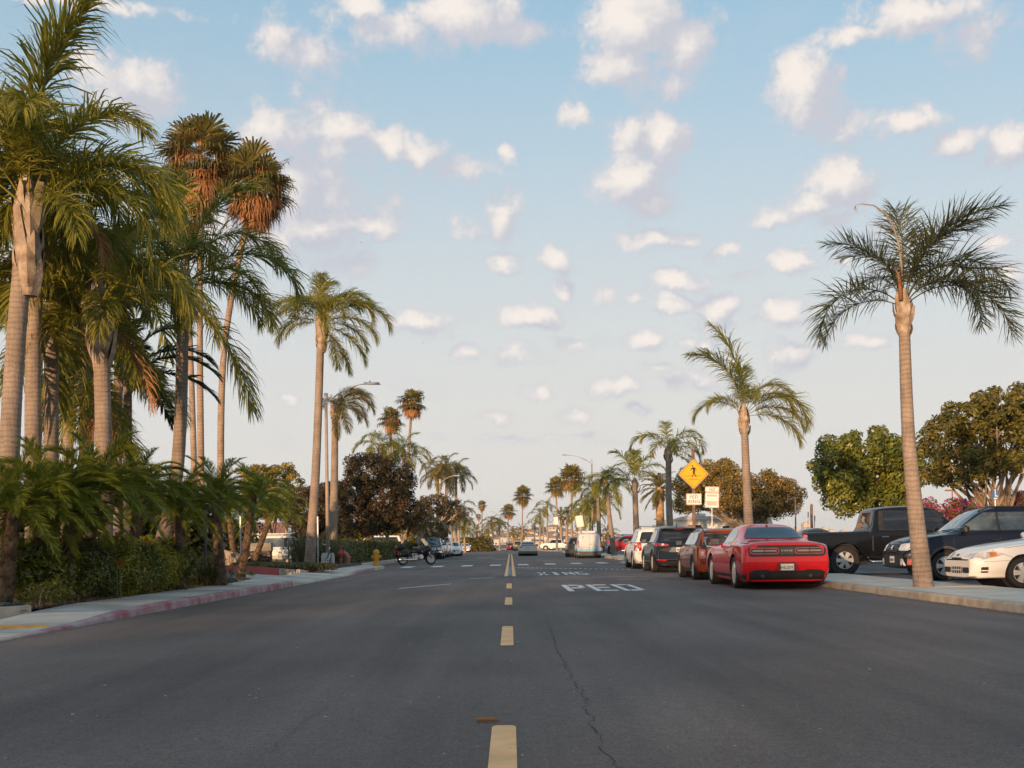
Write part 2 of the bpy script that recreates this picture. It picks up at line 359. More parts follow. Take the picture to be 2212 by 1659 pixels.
# ------------------------------------------------------------------ ground materials
def asphalt(name, base, light):
    m, nt, N, L = _new(name)
    b = N.new('ShaderNodeBsdfPrincipled'); o = N.new('ShaderNodeOutputMaterial'); L.new(b.outputs[0], o.inputs[0])
    tc = N.new('ShaderNodeTexCoord')
    def noise(s, d, sc=(1, 1, 1), rough=.55):
        mp = N.new('ShaderNodeMapping'); L.new(tc.outputs['Object'], mp.inputs[0]); mp.inputs['Scale'].default_value = sc
        n = N.new('ShaderNodeTexNoise'); L.new(mp.outputs[0], n.inputs[0]); n.inputs['Scale'].default_value = s; n.inputs['Detail'].default_value = d; n.inputs['Roughness'].default_value = rough
        return n.outputs[0]
    def rng(v, a, b_, c, d):
        n = N.new('ShaderNodeMapRange'); L.new(v, n.inputs[0])
        for k, q in enumerate((a, b_, c, d)): n.inputs[1 + k].default_value = q
        return n.outputs[0]
    def mul(a, b_):
        n = N.new('ShaderNodeMath'); n.operation = 'MULTIPLY'; L.new(a, n.inputs[0]); L.new(b_, n.inputs[1]); return n.outputs[0]
    f = rng(noise(.9, 5, (1, .12, 1)), .3, .7, .76, 1.22)        # long streaks left by wheels
    f = mul(f, rng(noise(1.7, 3, (1, .004, 1)), .3, .7, .86, 1.16))    # wheel tracks
    f = mul(f, rng(noise(11, 5, rough=.75), .3, .7, .80, 1.22))
    f = mul(f, rng(noise(42, 3, rough=.8), .3, .7, .62, 1.45))
    f = mul(f, rng(noise(.22, 4), .3, .7, .80, 1.18))             # broad patches
    f = mul(f, rng(noise(95, 3, rough=.8), .28, .72, .40, 1.80))  # grit
    f = mul(f, rng(noise(420, 2), .3, .7, .80, 1.20))
    v = N.new('ShaderNodeTexVoronoi'); L.new(tc.outputs['Object'], v.inputs[0]); v.inputs['Scale'].default_value = 34
    chips = rng(v.outputs['Distance'], .03, .09, 2.1, 1.0)        # pale stones worn free
    sel = rng(noise(5, 2), .5, .62, 0, 1)
    mx = N.new('ShaderNodeMix'); mx.data_type = 'FLOAT'; L.new(sel, mx.inputs[0]); mx.inputs[2].default_value = 1.0; L.new(chips, mx.inputs[3])
    f = mul(f, mx.outputs[0])
    c = N.new('ShaderNodeMix'); c.data_type = 'RGBA'; L.new(rng(noise(.5, 3, (1, .3, 1)), .35, .65, 0, 1), c.inputs[0]); c.inputs[6].default_value = (*base, 1); c.inputs[7].default_value = (*light, 1)
    vm = N.new('ShaderNodeVectorMath'); vm.operation = 'SCALE'; L.new(c.outputs[2], vm.inputs[0]); L.new(f, vm.inputs['Scale'])
    L.new(vm.outputs[0], b.inputs['Base Color'])
    b.inputs['Roughness'].default_value = .8; b.inputs['Specular IOR Level'].default_value = .35
    bp = N.new('ShaderNodeBump'); L.new(noise(160, 3, rough=.7), bp.inputs['Height']); bp.inputs['Strength'].default_value = .5; bp.inputs['Distance'].default_value = .008
    L.new(bp.outputs[0], b.inputs['Normal'])
    return m
def paint(name, col, wear=.45, under=(.055, .055, .06)):
    if name in _mats: return _mats[name]
    m, nt, N, L = _new(name)
    b = N.new('ShaderNodeBsdfPrincipled'); o = N.new('ShaderNodeOutputMaterial'); L.new(b.outputs[0], o.inputs[0])
    tc = N.new('ShaderNodeTexCoord'); n = N.new('ShaderNodeTexNoise'); L.new(tc.outputs['Object'], n.inputs[0]); n.inputs['Scale'].default_value = 26; n.inputs['Detail'].default_value = 8; n.inputs['Roughness'].default_value = .72
    mp = N.new('ShaderNodeMapRange'); L.new(n.outputs[0], mp.inputs[0]); mp.inputs[1].default_value = wear - .1; mp.inputs[2].default_value = wear + .06
    n2 = N.new('ShaderNodeTexNoise'); L.new(tc.outputs['Object'], n2.inputs[0]); n2.inputs['Scale'].default_value = 3.5; n2.inputs['Detail'].default_value = 4
    m2 = N.new('ShaderNodeMapRange'); L.new(n2.outputs[0], m2.inputs[0]); m2.inputs[1].default_value = .3; m2.inputs[2].default_value = .7; m2.inputs[3].default_value = .78; m2.inputs[4].default_value = 1.08
    vm = N.new('ShaderNodeVectorMath'); vm.operation = 'SCALE'; vm.inputs[0].default_value = col; L.new(m2.outputs[0], vm.inputs['Scale'])
    mx = N.new('ShaderNodeMix'); mx.data_type = 'RGBA'; L.new(mp.outputs[0], mx.inputs[0]); mx.inputs[6].default_value = (*under, 1); L.new(vm.outputs[0], mx.inputs[7])
    L.new(mx.outputs[2], b.inputs['Base Color']); b.inputs['Roughness'].default_value = .7
    _mats[name] = m
    return m
ASPH = asphalt('asphalt', (.116, .086, .074), (.136, .104, .089))
LOT = asphalt('lot_asphalt', (.075, .072, .072), (.10, .095, .092))
CONC = M('concrete', (.42, .43, .42), .85, var=.16, vscale=1.3, bump=.3, bscale=60, detail=8)
CONC2 = M('kerb_concrete', (.46, .39, .31), .85, var=.16, vscale=3.5, bump=.4, bscale=40, detail=9)
REDK = M('faded_red_kerb', (.30, .075, .085), .8, var=.2, vscale=2.6, bump=.3, bscale=40, detail=10, col2=(.40, .33, .34))
REDK2 = M('fresh_red_kerb', (.42, .030, .032), .7, var=.15, vscale=3, bump=.2, bscale=40, detail=6)
SOIL = M('soil', (.10, .07, .045), .95, var=.35, vscale=5, bump=.8, bscale=18, detail=8)

# ------------------------------------------------------------------ the setting
def bend(y): return -2.85e-4 * max(0.0, y - 120.0) ** 2
def XL(y): return -5.85 - 1.75 * sstep(54, 61, y) + bend(y)
def XR(y): return 7.05 + bend(y)
g = MB().sheet([(-2500, -900, -.06), (2500, -900, -.06), (2500, 3850, -.06), (-2500, 3850, -.06)])
tag(g.build('ground', M('dry_ground', (.13, .11, .08), .95, var=.3, vscale=.05, detail=8)), kind='structure')

rd = MB(); ys = [-60, -20, 0, 11] + [12 + 3 * i for i in range(150)]
for a, b_ in zip(ys, ys[1:]):
    la = -60 if a < 11 else XL(a); lb = -60 if b_ <= 11 else XL(b_)
    rd.sheet([(la, a, 0), (XR(a), a, 0), (XR(b_), b_, 0), (lb, b_, 0)])
road = tag(rd.build('road', ASPH), kind='structure')
lot = MB().sheet([(9.15, -10, .08), (75, -10, .08), (75, 330, .08), (9.15, 330, .08)])
tag(lot.build('car_park', LOT), kind='structure')
lot2 = MB().sheet([(-60, 55.5, -.025), (-9.7, 55.5, -.025), (-9.7, 190, -.025), (-60, 190, -.025)])
tag(lot2.build('hotel_car_park', LOT), kind='structure')

YEL = paint('yellow_paint', (.98, .52, .22), .27)
WHT = paint('white_paint', (.80, .76, .70), .36)
WRN = paint('worn_white_paint', (.55, .54, .52), .46)
def mark(name, poly, mat=WHT, z=.005): return MB().sheet([(p[0], p[1], z) for p in poly]).build(name, mat, road)
def strip(name, x0, x1, y0, y1, mat=WHT, z=.005, n=1, wob=0.0):
    k = max(1, int((y1 - y0) / .5)); m = MB(); r = random.Random(int(y0 * 77 + x0 * 13))
    e = [(x0 + r.uniform(-wob, wob), x1 + r.uniform(-wob, wob)) for _ in range(k + 1)]
    for i in range(k):
        a = y0 + (y1 - y0) * i / k; b_ = y0 + (y1 - y0) * (i + 1) / k
        m.sheet([(e[i][0] + bend(a), a, z), (e[i][1] + bend(a), a, z), (e[i + 1][1] + bend(b_), b_, z), (e[i + 1][0] + bend(b_), b_, z)])
    return m.build(name, mat, road)
for (yb, yt) in ((4.1, 6.6), (11.85, 14.7), (20.0, 22.8), (27.6, 31.2)):
    c = -.05; w = .068; q = .05
    mark('centre_dash', [(c - w, yb + q), (c - w + .02, yb), (c + w - .02, yb), (c + w, yb + q), (c + w, yt - q), (c + w - .02, yt), (c - w + .02, yt), (c - w, yt - q)], YEL)
for sx in (-.17, .09):
    strip('centre_line', sx - .05 + .0, sx + .07, 38.4, 140, YEL, wob=.006)
strip('blue_strip', -.085, .025, 39, 56, paint('blue_grey_tint', (.16, .22, .28), .42), .0055)  # faint blue-grey strip of colour between the two yellow lines
for k in range(9):
    x = -5.15 + 1.45 * k; y = 57.6 + (x + 5.4) * .6
    mark('crossing_bar', [(x - .28, y - 1.7), (x + .28, y - 1.7), (x + .28, y + 1.7), (x - .28, y + 1.7)], WHT, .0065)
def dots(xa, ya, xb, yb, n):
    for i in range(n):
        t = i / (n - 1); x = xa + (xb - xa) * t; y = ya + (yb - ya) * t
        mark('yield_tooth', [(x - .075, y - .32), (x + .075, y - .32), (x + .05, y + .32), (x - .05, y + .32)], WHT)
dots(.17, 53, 4.75, 46.8, 24)
dots(-5.0, 77.5, -.45, 86, 22)
dots(-3.0, 90, -1.2, 94, 9)
for (xa, ya, xb, yb, w) in ((-2.75, 28.4, -1.62, 31.4, .32), (-1.32, 36.3, -.52, 37.0, .22), (-2.9, 100, -1.4, 102, 1.2), (3.1, 33.6, 4.0, 33.4, .10), (2.5, 36.2, 3.9, 36.0, .12)):
    mark('worn_bar', [(xa, ya - w), (xb, yb - w), (xb, yb + w), (xa, ya + w)], WRN)
G = {'P': [(0, 0, .27, 1), (.33, .84, .85, 1), (.72, .52, 1, .92), (.33, .40, .85, .56)],
     'E': [(0, 0, .27, 1), (.33, .84, 1, 1), (.33, .43, .9, .58), (.33, 0, 1, .15)],
     'D': [(0, 0, .27, 1), (.33, .85, .80, 1), (.74, .10, 1, .92), (.33, 0, .80, .15)],
     'I': [(.30, 0, .70, 1)], 'N': [(0, 0, .25, 1), (.75, 0, 1, 1)],
     'G': [(0, .08, .26, .92), (.20, .85, .95, 1), (.20, 0, .75, .15), (.74, .05, 1, .46), (.50, .36, .72, .48)], 'X': []}
def word(s, x0, x1, y0, y1):
    n = len(s); w = (x1 - x0) / (n + (n - 1) * .24)
    for i, ch in enumerate(s):
        m = MB(); ox = x0 + i * w * 1.24
        def q(poly): m.sheet([(ox + a * w, y0 + b_ * (y1 - y0), .0055) for a, b_ in poly])
        for (a, b_, c, d) in G[ch]: q([(a, b_), (c, b_), (c, d), (a, d)])
        if ch == 'N': q([(.29, .92), (.29, .55), (.71, .08), (.71, .45)])
        if ch == 'X': q([(0, 0), (.3, 0), (.48, .42), (.36, .48)]); q([(.52, .58), (.64, .52), (1, 1), (.7, 1)]); q([(.7, 0), (1, 0), (.64, .48), (.52, .42)]); q([(0, 1), (.36, .52), (.48, .58), (.3, 1)])
        m.build('road_letter', WHT, road)
word('PED', 1.27, 3.0, 25.4, 29.5); word('XING', .95, 2.70, 39.4, 43.4)

# cracks: thin dark, slightly sunken seams along the road
CRK = M('crack', (.020, .020, .022), .9)
def crack(pts, w, seed):
    r = random.Random(seed); P = []
    for (xa, ya), (xb, yb) in zip(pts, pts[1:]):
        n = max(2, int(math.hypot(xb - xa, yb - ya) / .09))
        for i in range(n): t = i / n; P.append((xa + (xb - xa) * t + r.gauss(0, .018), ya + (yb - ya) * t + r.gauss(0, .018)))
    m = MB()
    for (xa, ya), (xb, yb) in zip(P, P[1:]):
        ww = w * r.uniform(.25, 1.0)
        m.sheet([(xa - ww, ya, .003), (xa + ww, ya, .003), (xb + ww, yb, .003), (xb - ww, yb, .003)])
    m.build('crack', CRK, road)
crack([gnd(1340, 1690).xy, gnd(1300, 1600).xy, gnd(1255, 1500).xy, gnd(1225, 1440).xy, gnd(1200, 1395).xy, gnd(1185, 1340).xy], .0045, 3)
crack([gnd(560, 1640).xy, gnd(700, 1530).xy, gnd(820, 1440).xy, gnd(905, 1350).xy, gnd(960, 1300).xy], .0016, 4)
crack([gnd(1010, 1556).xy, gnd(1140, 1553).xy], .003, 5)
SPK = M('bits', (.42, .41, .38), .8, var=.3)
bits = MB(); r = random.Random(11)
for _ in range(420):
    y = 4.5 + 38 * r.random() ** 1.6; x = r.uniform(-5.6, 6.9); s_ = r.uniform(.004, .013) * (1 + y / 40)
    a = r.uniform(0, 3); dx, dy = math.cos(a) * s_, math.sin(a) * s_ * 1.6
    bits.add([(x - dx, y - dy, .004), (x + dy * .5, y - dx * .5, .004), (x + dx, y + dy, .0055), (x - dy * .5, y + dx * .5, .007)], [(0, 1, 2, 3)])
tag(bits.build('litter', SPK), 'tiny pale bits of grit and gum scattered over the asphalt', 'litter', kind='stuff')
lf = MB(); r = random.Random(15)
for _ in range(2600):
    y = r.uniform(9, 70); x = 7.02 - abs(r.gauss(0, .16)); a = r.uniform(0, 3.1); s_ = r.uniform(.012, .035); dx, dy = math.cos(a) * s_, math.sin(a) * s_
    z = .004 + r.random() * .012
    lf.add([(x - dx, y - dy, z), (x + dy * .4, y - dx * .4, z), (x + dx, y + dy, z + .01), (x - dy * .4, y + dx * .4, z + .004)], [(0, 1, 2, 3)], r.random())
tag(lf.build('leaf_litter', LEAF('dead_leaf', (.30, .17, .07), (.10, .06, .035), .1), tone=True), 'brown leaf litter lying along the gutter of the right kerb', 'leaf litter', kind='stuff')
twig = MB().tube([gnd(1030, 1554, .012), gnd(1052, 1553.2, .02), gnd(1078, 1554.6, .012)], [.010, .014, .008], 6)
tag(twig.build('dead_palm_leaf', M('rust_leaf', (.36, .15, .05), .8)), 'dry rust-brown leaf lying on the road above the nearest yellow dash', 'leaf')

# kerbs and pavements ------------------------------------------------
def kerb_run(parent, pts, mats, wid=.16, inner=1, lift=0.0):
    """pts: list of (x, y, height) along the road edge; one stone between each pair, small joint; inner = +1 when the pavement is on +x"""
    for i, ((xa, ya, ha), (xb, yb, hb)) in enumerate(zip(pts, pts[1:])):
        d = Vector((xb - xa, yb - ya, 0)); L_ = d.length; d /= L_; nrm = Vector((d.y, -d.x, 0)) * inner
        A = Vector((xa, ya, 0)) + d * .007; B = Vector((xb, yb, 0)) - d * .007
        vs = []
        for P, h in ((A, ha), (B, hb)):
            c = min(.03, h * .4)
            for (o, z) in ((0.0, -.05), (.012, h - c), (.012 + c * .7, h - c * .12), (.012 + c * 1.6, h), (wid, h + lift), (wid, -.05)): vs.append(P + nrm * o + Vector((0, 0, z)))
        fs = [(k, (k + 1) % 6, 6 + (k + 1) % 6, 6 + k) for k in range(6)] + [tuple(range(5, -1, -1)), tuple(range(6, 12))]
        if inner > 0: fs = [f[::-1] for f in fs]
        MB().add(vs, fs).build('kerb_stone', mats(0.5 * (ya + yb)), parent)
def hL(y):
    if y < 33: return .02 + .12 * sstep(14.6, 18.6, y) - .11 * sstep(31, 33.6, y) + 0
    return .03 + .11 * sstep(42, 44.6, y)
kl = tag(empty('kerb_left'), kind='structure')
ysl = [11.2, 12.4, 14.0, 15.6, 17.2, 18.8] + [18.8 + 2.05 * (i + 1) for i in range(18)]
kerb_run(kl, [(XL(y), y, hL(y)) for y in ysl if y < 59], lambda y: CONC2 if y < 14.6 or 32 < y < 43 else (REDK if y < 30.5 or y < 49 and y > 43 or y > 53 else CONC2), inner=-1)
kr = tag(empty('kerb_right'), kind='structure')
kerb_run(kr, [(XR(y), y, .14) for y in [6 + 2.4 * i for i in range(46)]], lambda y: CONC2 if not 112 < y < 118 else REDK, inner=1)
far = MB()
for s_, X in ((1, XR), (-1, XL)):
    for y in range(117 if s_ > 0 else 60, 330, 4):
        a, b_ = X(y), X(y + 4)
        far.add([(a, y, -.03), (a, y, .14), (a + s_ * .16, y, .14), (b_, y + 4, -.03), (b_, y + 4, .14), (b_ + s_ * .16, y + 4, .14)], [(0, 1, 4, 3), (1, 2, 5, 4)])
tag(far.build('kerb_far', CONC2), kind='structure')

pr = tag(empty('pavement_right'), kind='structure')
SLB = [M('slab_%d' % k, (.60 + .02 * k, .52 + .018 * k, .43 + .015 * k), .88, var=.10, vscale=1.6, bump=.25, bscale=70, detail=8) for k in range(3)]
y = 4.0; k = 0
while y < 112:
    L_ = 2.0; a, b_ = XR(y) + .165, XR(y + L_) + .165
    m = MB(); z = .138 + .003 * rnd.random(); gp = .008
    m.add([(a, y + gp, z - .1), (9.2, y + gp, z - .1), (9.2, y + L_ - gp, z - .1), (b_, y + L_ - gp, z - .1), (a, y + gp, z), (9.2, y + gp, z), (9.2, y + L_ - gp, z), (b_, y + L_ - gp, z)],
          [(4, 5, 6, 7), (0, 4, 7, 3), (1, 2, 6, 5), (0, 1, 5, 4), (2, 3, 7, 6)])
    m.build('slab', SLB[k % 3], pr); y += L_; k += rnd.randint(1, 2)
fp = MB()
for y in range(112, 330, 4): fp.sheet([(XR(y) + .16, y, .139), (XR(y) + 2.3, y, .139), (XR(y + 4) + 2.3, y + 4, .139), (XR(y + 4) + .16, y + 4, .139)])
for y in range(60, 330, 4): fp.sheet([(XL(y) - 1.4, y, .139), (XL(y) - .16, y, .139), (XL(y + 4) - .16, y + 4, .139), (XL(y + 4) - 1.4, y + 4, .139)])
tag(fp.build('pavement_far', SLB[1]), kind='structure')
un = MB().sheet([(7.2, 4, .05), (9.15, 4, .05), (9.15, 112, .05), (7.2, 112, .05)])
un.build('joint_bed', SOIL, pr)

pl = tag(empty('pavement_left'), kind='structure')
def hb(y): return .02 + .125 * sstep(15.6, 18.6, y)
y = 11.2; k = 0
while y < 58:
    L_ = 1.55; xa, xb = XL(y) - .165, XL(y + L_) - .165; gp = .007
    za, zb = hL(y), hL(y + L_); wa = -7.3 if y < 30 else -7.3 - .1; m = MB()
    bz0, bz1 = hb(y), hb(y + L_)
    m.add([(xa, y + gp, za), (wa, y + gp, bz0), (wa, y + L_ - gp, bz1), (xb, y + L_ - gp, zb), (xa, y + gp, za - .1), (wa, y + gp, bz0 - .1), (wa, y + L_ - gp, bz1 - .1), (xb, y + L_ - gp, zb - .1)],
          [(0, 3, 2, 1), (0, 1, 5, 4), (2, 3, 7, 6), (1, 2, 6, 5), (0, 4, 7, 3)])
    m.build('slab', [CONC, SLB[0], CONC, SLB[1]][k % 4], pl); y += L_; k += 1
# ramp by the corner with its yellow tactile strip
tp = MB(); tp.box((-7.6, 15.35, .027), (3.0, .62, .016), ch=.004)
for ix in range(50):
    for iy in range(10): tp.lathe([(.017, 0), (.012, .006)], 5, (-9.05 + ix * .06, 15.08 + iy * .06, .035))
tp.build('tactile_strip', M('tactile_yellow', (.62, .33, .07), .75, var=.12, vscale=6), pl)
rp = MB().sheet([(-5.9, 11.2, .012), (-5.9, 15.0, .012), (-12, 15.0, .012), (-12, 11.2, .012)])
rp.sheet([(-7.25, 15, .014), (-7.25, 17.2, .05), (-12, 17.2, .03), (-12, 15, .014)])
rp.build('ramp', CONC, pl)
wk = MB(); wk.prism([(-7.30, 17.6), (-7.55, 16.9), (-8.2, 16.45), (-12, 16.4), (-12, 16.75), (-8.3, 16.8), (-7.75, 17.2), (-7.45, 17.9)], 0, .20)
wk.build('bed_edging', CONC2, pl)
# driveway apron and drive
dv = MB()
dv.sheet([(-7.35, 32.6, .135), (-7.35, 44.2, .135), (-7.7, 41.2, .06), (-13.4, 52.5, .03), (-18, 54, .01), (-18, 44, .01), (-12, 38.2, .03), (-7.9, 35.2, .10)])
tag(dv.build('driveway', CONC), kind='structure')
da = MB().sheet([(-9.2, 37.4, .085), (-10.2, 46.0, .06), (-13.4, 52.4, .04), (-40, 55.4, .02), (-40, 42, .02), (-13, 38.6, .04)])
tag(da.build('drive_asphalt', LOT), kind='structure')
# planting beds
bed = MB().sheet([(-7.32, 17.4, .142), (-7.32, 32.8, .142), (-8.0, 35.1, .142), (-12, 37.6, .142), (-40, 40, .142), (-40, 16.5, .142), (-9, 16.6, .142)])
tag(bed.build('planting_bed', SOIL), kind='structure')
isl = MB().prism([(-7.55, 41.0), (-7.42, 44), (-7.42, 57.5), (-9.7, 57.5), (-14.5, 57.5), (-13.5, 52.7)], 0, .26)
tag(isl.build('island_bed', SOIL), kind='structure')
kd = tag(empty('drive_kerb'), kind='structure')
pts = [(-7.42, 43.2, .17), (-7.45, 41.6, .22), (-7.6, 40.85, .27), (-8.2, 41.6, .30), (-9.3, 43.7, .32), (-10.4, 46.0, .33), (-11.5, 48.4, .33), (-12.6, 50.7, .32), (-13.6, 52.7, .30), (-18, 55.0, .28)]
kerb_run(kd, pts, lambda y: REDK2 if not (y < 41.3) and True else CONC2, inner=-1)
kn = tag(empty('bed_kerb'), kind='structure')
kerb_run(kn, [(-7.35, 31.2, .15), (-7.37, 33.2, .16), (-7.6, 34.8, .15), (-8.3, 35.5, .15), (-10.2, 36.7, .15), (-12, 37.7, .15)], lambda y: CONC2 if y < 35 else REDK2, inner=-1)
# the ridge to the west: it keeps the evening sun off the near part of the street
hl = MB(); sx, sy = math.sin(R(SUN_AZ)), math.cos(R(SUN_AZ)); px_, py_ = -sy, sx; r = random.Random(4)
NW = 90; W0, W1 = -420, 420
for i in range(NW + 1):
    w = W0 + (W1 - W0) * i / NW
    h = 0.6 + 250 * math.tan(R(SUN_EL)) + 1.6 * math.sin(w * .05) + r.uniform(-1.1, 1.1)
    for (s_, hh) in ((185, -1), (232, h * .72), (250, h), (275, h * .8), (345, -1)):
        hl.v.append((sx * s_ + px_ * w, sy * s_ + py_ * w, hh)); hl.tone.append(.5)
for i in range(NW):
    for k in range(4): hl.f.append((i * 5 + k, i * 5 + k + 1, (i + 1) * 5 + k + 1, (i + 1) * 5 + k))
tag(hl.build('hill', M('scrub', (.10, .10, .06), .95, var=.3, vscale=.1)), kind='structure')
tr_ = MB(); hc = 0.6 + 250 * math.tan(R(SUN_EL))  # unseen cones added along the crest so the low sun comes through thinned
for row in (246, 254, 262):
    w = W0
    while w < W1:
        hh = r.uniform(3.0, 7.5); rb = r.uniform(1.0, 1.9); x, y = sx * row + px_ * w, sy * row + py_ * w
        tr_.lathe([(rb * .5, hc - 6), (rb, hc - 1 + hh * .1), (rb * .8, hc - 1 + hh * .4), (rb * .45, hc - 1 + hh * .75), (.1, hc - 1 + hh)], 7, (x, y, 0)); w += r.uniform(3.6, 7.0)
tag(tr_.build('ridge_sun_filter', M('scrub', (.10, .10, .06))), 'unseen rows of tree-shaped cones added on the ridge to thin the low sun', 'sun filter', kind='stuff')

# ================================================================== PALMS
def unit(a): return a / np.maximum(np.linalg.norm(a, axis=-1, keepdims=True), 1e-9)
def frond_mesh(name, mat, L=3.2, e0=45, curl=90, nl=56, ll=.75, lw=.035, droop=.7, plume=24, a0=68, a1=24, seed=0, t0=.14, rr=.022, ragged=.18, side_curl=0.0, pw=1.45):
    """one feather leaf: midrib arching along +x, leaflets hanging from both sides"""
    r = np.random.RandomState(seed); m = 16
    t = np.linspace(0, 1, m + 1); e = np.radians(e0 - curl * t ** pw); az = np.radians(side_curl) * t ** 1.5
    dx = np.stack([np.cos(e) * np.cos(az), np.cos(e) * np.sin(az), np.sin(e)], 1)
    P = np.zeros((m + 1, 3)); P[1:] = np.cumsum((dx[:-1] + dx[1:]) * .5 * L / m, 0)
    def at_t(q):
        x = q * m; i = np.minimum(x.astype(int), m - 1); f = (x - i)[:, None]
        return P[i] * (1 - f) + P[i + 1] * f, unit(dx[i] * (1 - f) + dx[i + 1] * f)
    q = np.linspace(t0, .995, nl); q = np.concatenate([q, q + (1 - t0) / nl * .5]); q = np.clip(q + r.uniform(-.004, .004, 2 * nl), t0, .999)
    sd = np.concatenate([np.ones(nl), -np.ones(nl)])
    B, T = at_t(q); n = len(q)
    S0 = unit(np.cross(T, np.array([0, 0, 1.0]) + np.array([1e-3, 0, 0]))); U = unit(np.cross(S0, T)); S = S0 * sd[:, None]
    a = np.radians(a0 + (a1 - a0) * q + r.normal(0, 6, n)); b = np.radians(r.normal(14, plume, n))
    D0 = unit(T * np.cos(a)[:, None] + (S * np.cos(b)[:, None] + U * np.sin(b)[:, None]) * np.sin(a)[:, None])
    u = (q - t0) / (1 - t0)
    l = ll * (.30 + .78 * np.sin(np.pi * np.clip(u * .86 + .10, 0, 1)) ** .8) * (1 + r.uniform(-ragged, ragged, n))
    g = np.array([0, 0, -1.0]); dr = droop * (1 + r.uniform(-.35, .35, n))[:, None]
    p1 = B + D0 * (l * .40)[:, None]; D1 = unit(D0 + g * dr * .55); p2 = p1 + D1 * (l * .33)[:, None]; D2 = unit(D1 + g * dr * 1.1); p3 = p2 + D2 * (l * .27)[:, None]
    W = unit(np.cross(D0, U + r.normal(0, .55, (n, 3))))
    w = (lw * (.75 + .25 * np.sin(np.pi * u)) * r.uniform(.8, 1.15, n))[:, None]
    V = np.stack([B - W * w * .35, B + W * w * .35, p1 - W * w * .5, p1 + W * w * .5, p2 - W * w * .36, p2 + W * w * .36, p3], 1).reshape(-1, 3)
    F = np.array([[0, 1, 3], [0, 3, 2], [2, 3, 5], [2, 5, 4], [4, 5, 6]])
    F = (F[None] + 7 * np.arange(n)[:, None, None]).reshape(-1, 3)
    tone = np.repeat(np.clip(r.normal(.45, .2, n), 0, 1), 7)
    # midrib: three-sided tapering rod
    rt = rr * (1 - .85 * t); k = len(V); RV = []
    Sx = unit(np.cross(dx, np.array([1e-3, 0, 1.0]))); Ux = unit(np.cross(Sx, dx))
    for j in range(3):
        w_ = 2 * math.pi * j / 3 + .5; RV.append(P + (Sx * math.cos(w_) + Ux * math.sin(w_)) * rt[:, None])
    RV = np.stack(RV, 1).reshape(-1, 3); RF = []
    for i in range(m):
        for j in range(3):
            a_, b_ = i * 3 + j, i * 3 + (j + 1) % 3; RF += [[a_, b_, b_ + 3], [a_, b_ + 3, a_ + 3]]
    V = np.concatenate([V, RV]); F = np.concatenate([F, np.array(RF) + k]); tone = np.concatenate([tone, np.full(len(RV), .95)])
    return np_mesh(name, V, F, mat, tone)
def fan_mesh(name, mat, e0=30, Rf=.85, pet=.8, nb=26, droop=.35, seed=0, span=125, bw=.055):
    """one fan leaf: stalk along +x, folded blades spreading from its end, tips hanging"""
    r = np.random.RandomState(seed); e = math.radians(e0)
    D = np.array([math.cos(e), 0, math.sin(e)]); S = np.array([0, 1.0, 0]); U = np.cross(D, S) * -1
    g = np.array([0, 0, -1.0]); H = D * pet + g * .05 * pet
    ph = np.radians(np.linspace(-span, span, nb) + r.normal(0, 2, nb))
    dr = D * np.cos(ph)[:, None] + S * np.sin(ph)[:, None]; w = -D * np.sin(ph)[:, None] + S * np.cos(ph)[:, None]
    fold = U * (.10 * Rf * (np.arange(nb) % 2 - .5))[:, None]; ln = Rf * r.uniform(.8, 1.1, nb)[:, None]
    mid = H + dr * ln * .55 + fold + g * droop * .08; mid2 = H + dr * ln * .82 + fold * .5 + g * droop * .22 * ln
    tip = H + dr * ln * (1.0 - droop * .12) + g * (droop * ln * r.uniform(.4, 1.1, nb)[:, None])
    V = np.stack([np.repeat(H[None], nb, 0), mid - w * bw, mid + w * bw, mid2 - w * bw * .5, mid2 + w * bw * .5, tip], 1).reshape(-1, 3)
    F = (np.array([[0, 1, 2], [1, 3, 4], [1, 4, 2], [3, 5, 4]])[None] + 6 * np.arange(nb)[:, None, None]).reshape(-1, 3)
    tone = np.repeat(np.clip(r.normal(.45, .2, nb), 0, 1), 6)
    k = len(V); pv = np.array([[0, -.02, 0], [0, .02, 0], [0, 0, -.02], *(H + np.array([[0, -.012, 0], [0, .012, 0], [0, 0, -.012]]))])
    pf = np.array([[0, 1, 4], [0, 4, 3], [1, 2, 5], [1, 5, 4], [2, 0, 3], [2, 3, 5]]) + k
    return np_mesh(name, np.concatenate([V, pv]), np.concatenate([F, pf]), mat, np.concatenate([tone, np.full(6, .9)]))

GRN = LEAF('queen_palm_leaf', (.125, .150, .024), (.40, .355, .048), .45, .42)
GRN_D = LEAF('dark_palm_leaf', (.030, .050, .018), (.085, .105, .022), .32, .42)
GRN_R = LEAF('grey_palm_leaf', (.052, .066, .032), (.115, .120, .045), .34, .42)
PYG = LEAF('date_palm_leaf', (.085, .125, .016), (.33, .34, .030), .42, .40)
GOLD = LEAF('gold_palm_leaf', (.12, .115, .024), (.29, .225, .045), .40, .45)
DEAD = LEAF('dead_palm_leaf', (.34, .15, .06), (.46, .27, .14), .20, .8, .1)
FANG = LEAF('fan_palm_leaf', (.095, .095, .026), (.27, .22, .055), .34, .45)
TRK = TRUNK('palm_trunk', (.34, .275, .225), (.15, .115, .09))
TRK_T = TRUNK('thin_palm_trunk', (.40, .30, .22), (.17, .12, .085), 2.0)
TRK_D = M('rough_palm_trunk', (.16, .10, .06), .95, var=.4, vscale=7, bump=1.0, bscale=20, detail=8)
BOOT = M('leaf_base', (.50, .41, .32), .85, var=.35, vscale=4, bump=.5, bscale=30, detail=7, col2=(.17, .11, .07))
ELEV = [91, 84, 72, 58, 44, 28, 8, -18, -48]
CURL = {91: 48, 84: 84, 72: 128, 58: 136, 44: 124, 28: 104, 8: 80, -18: 54, -48: 30}
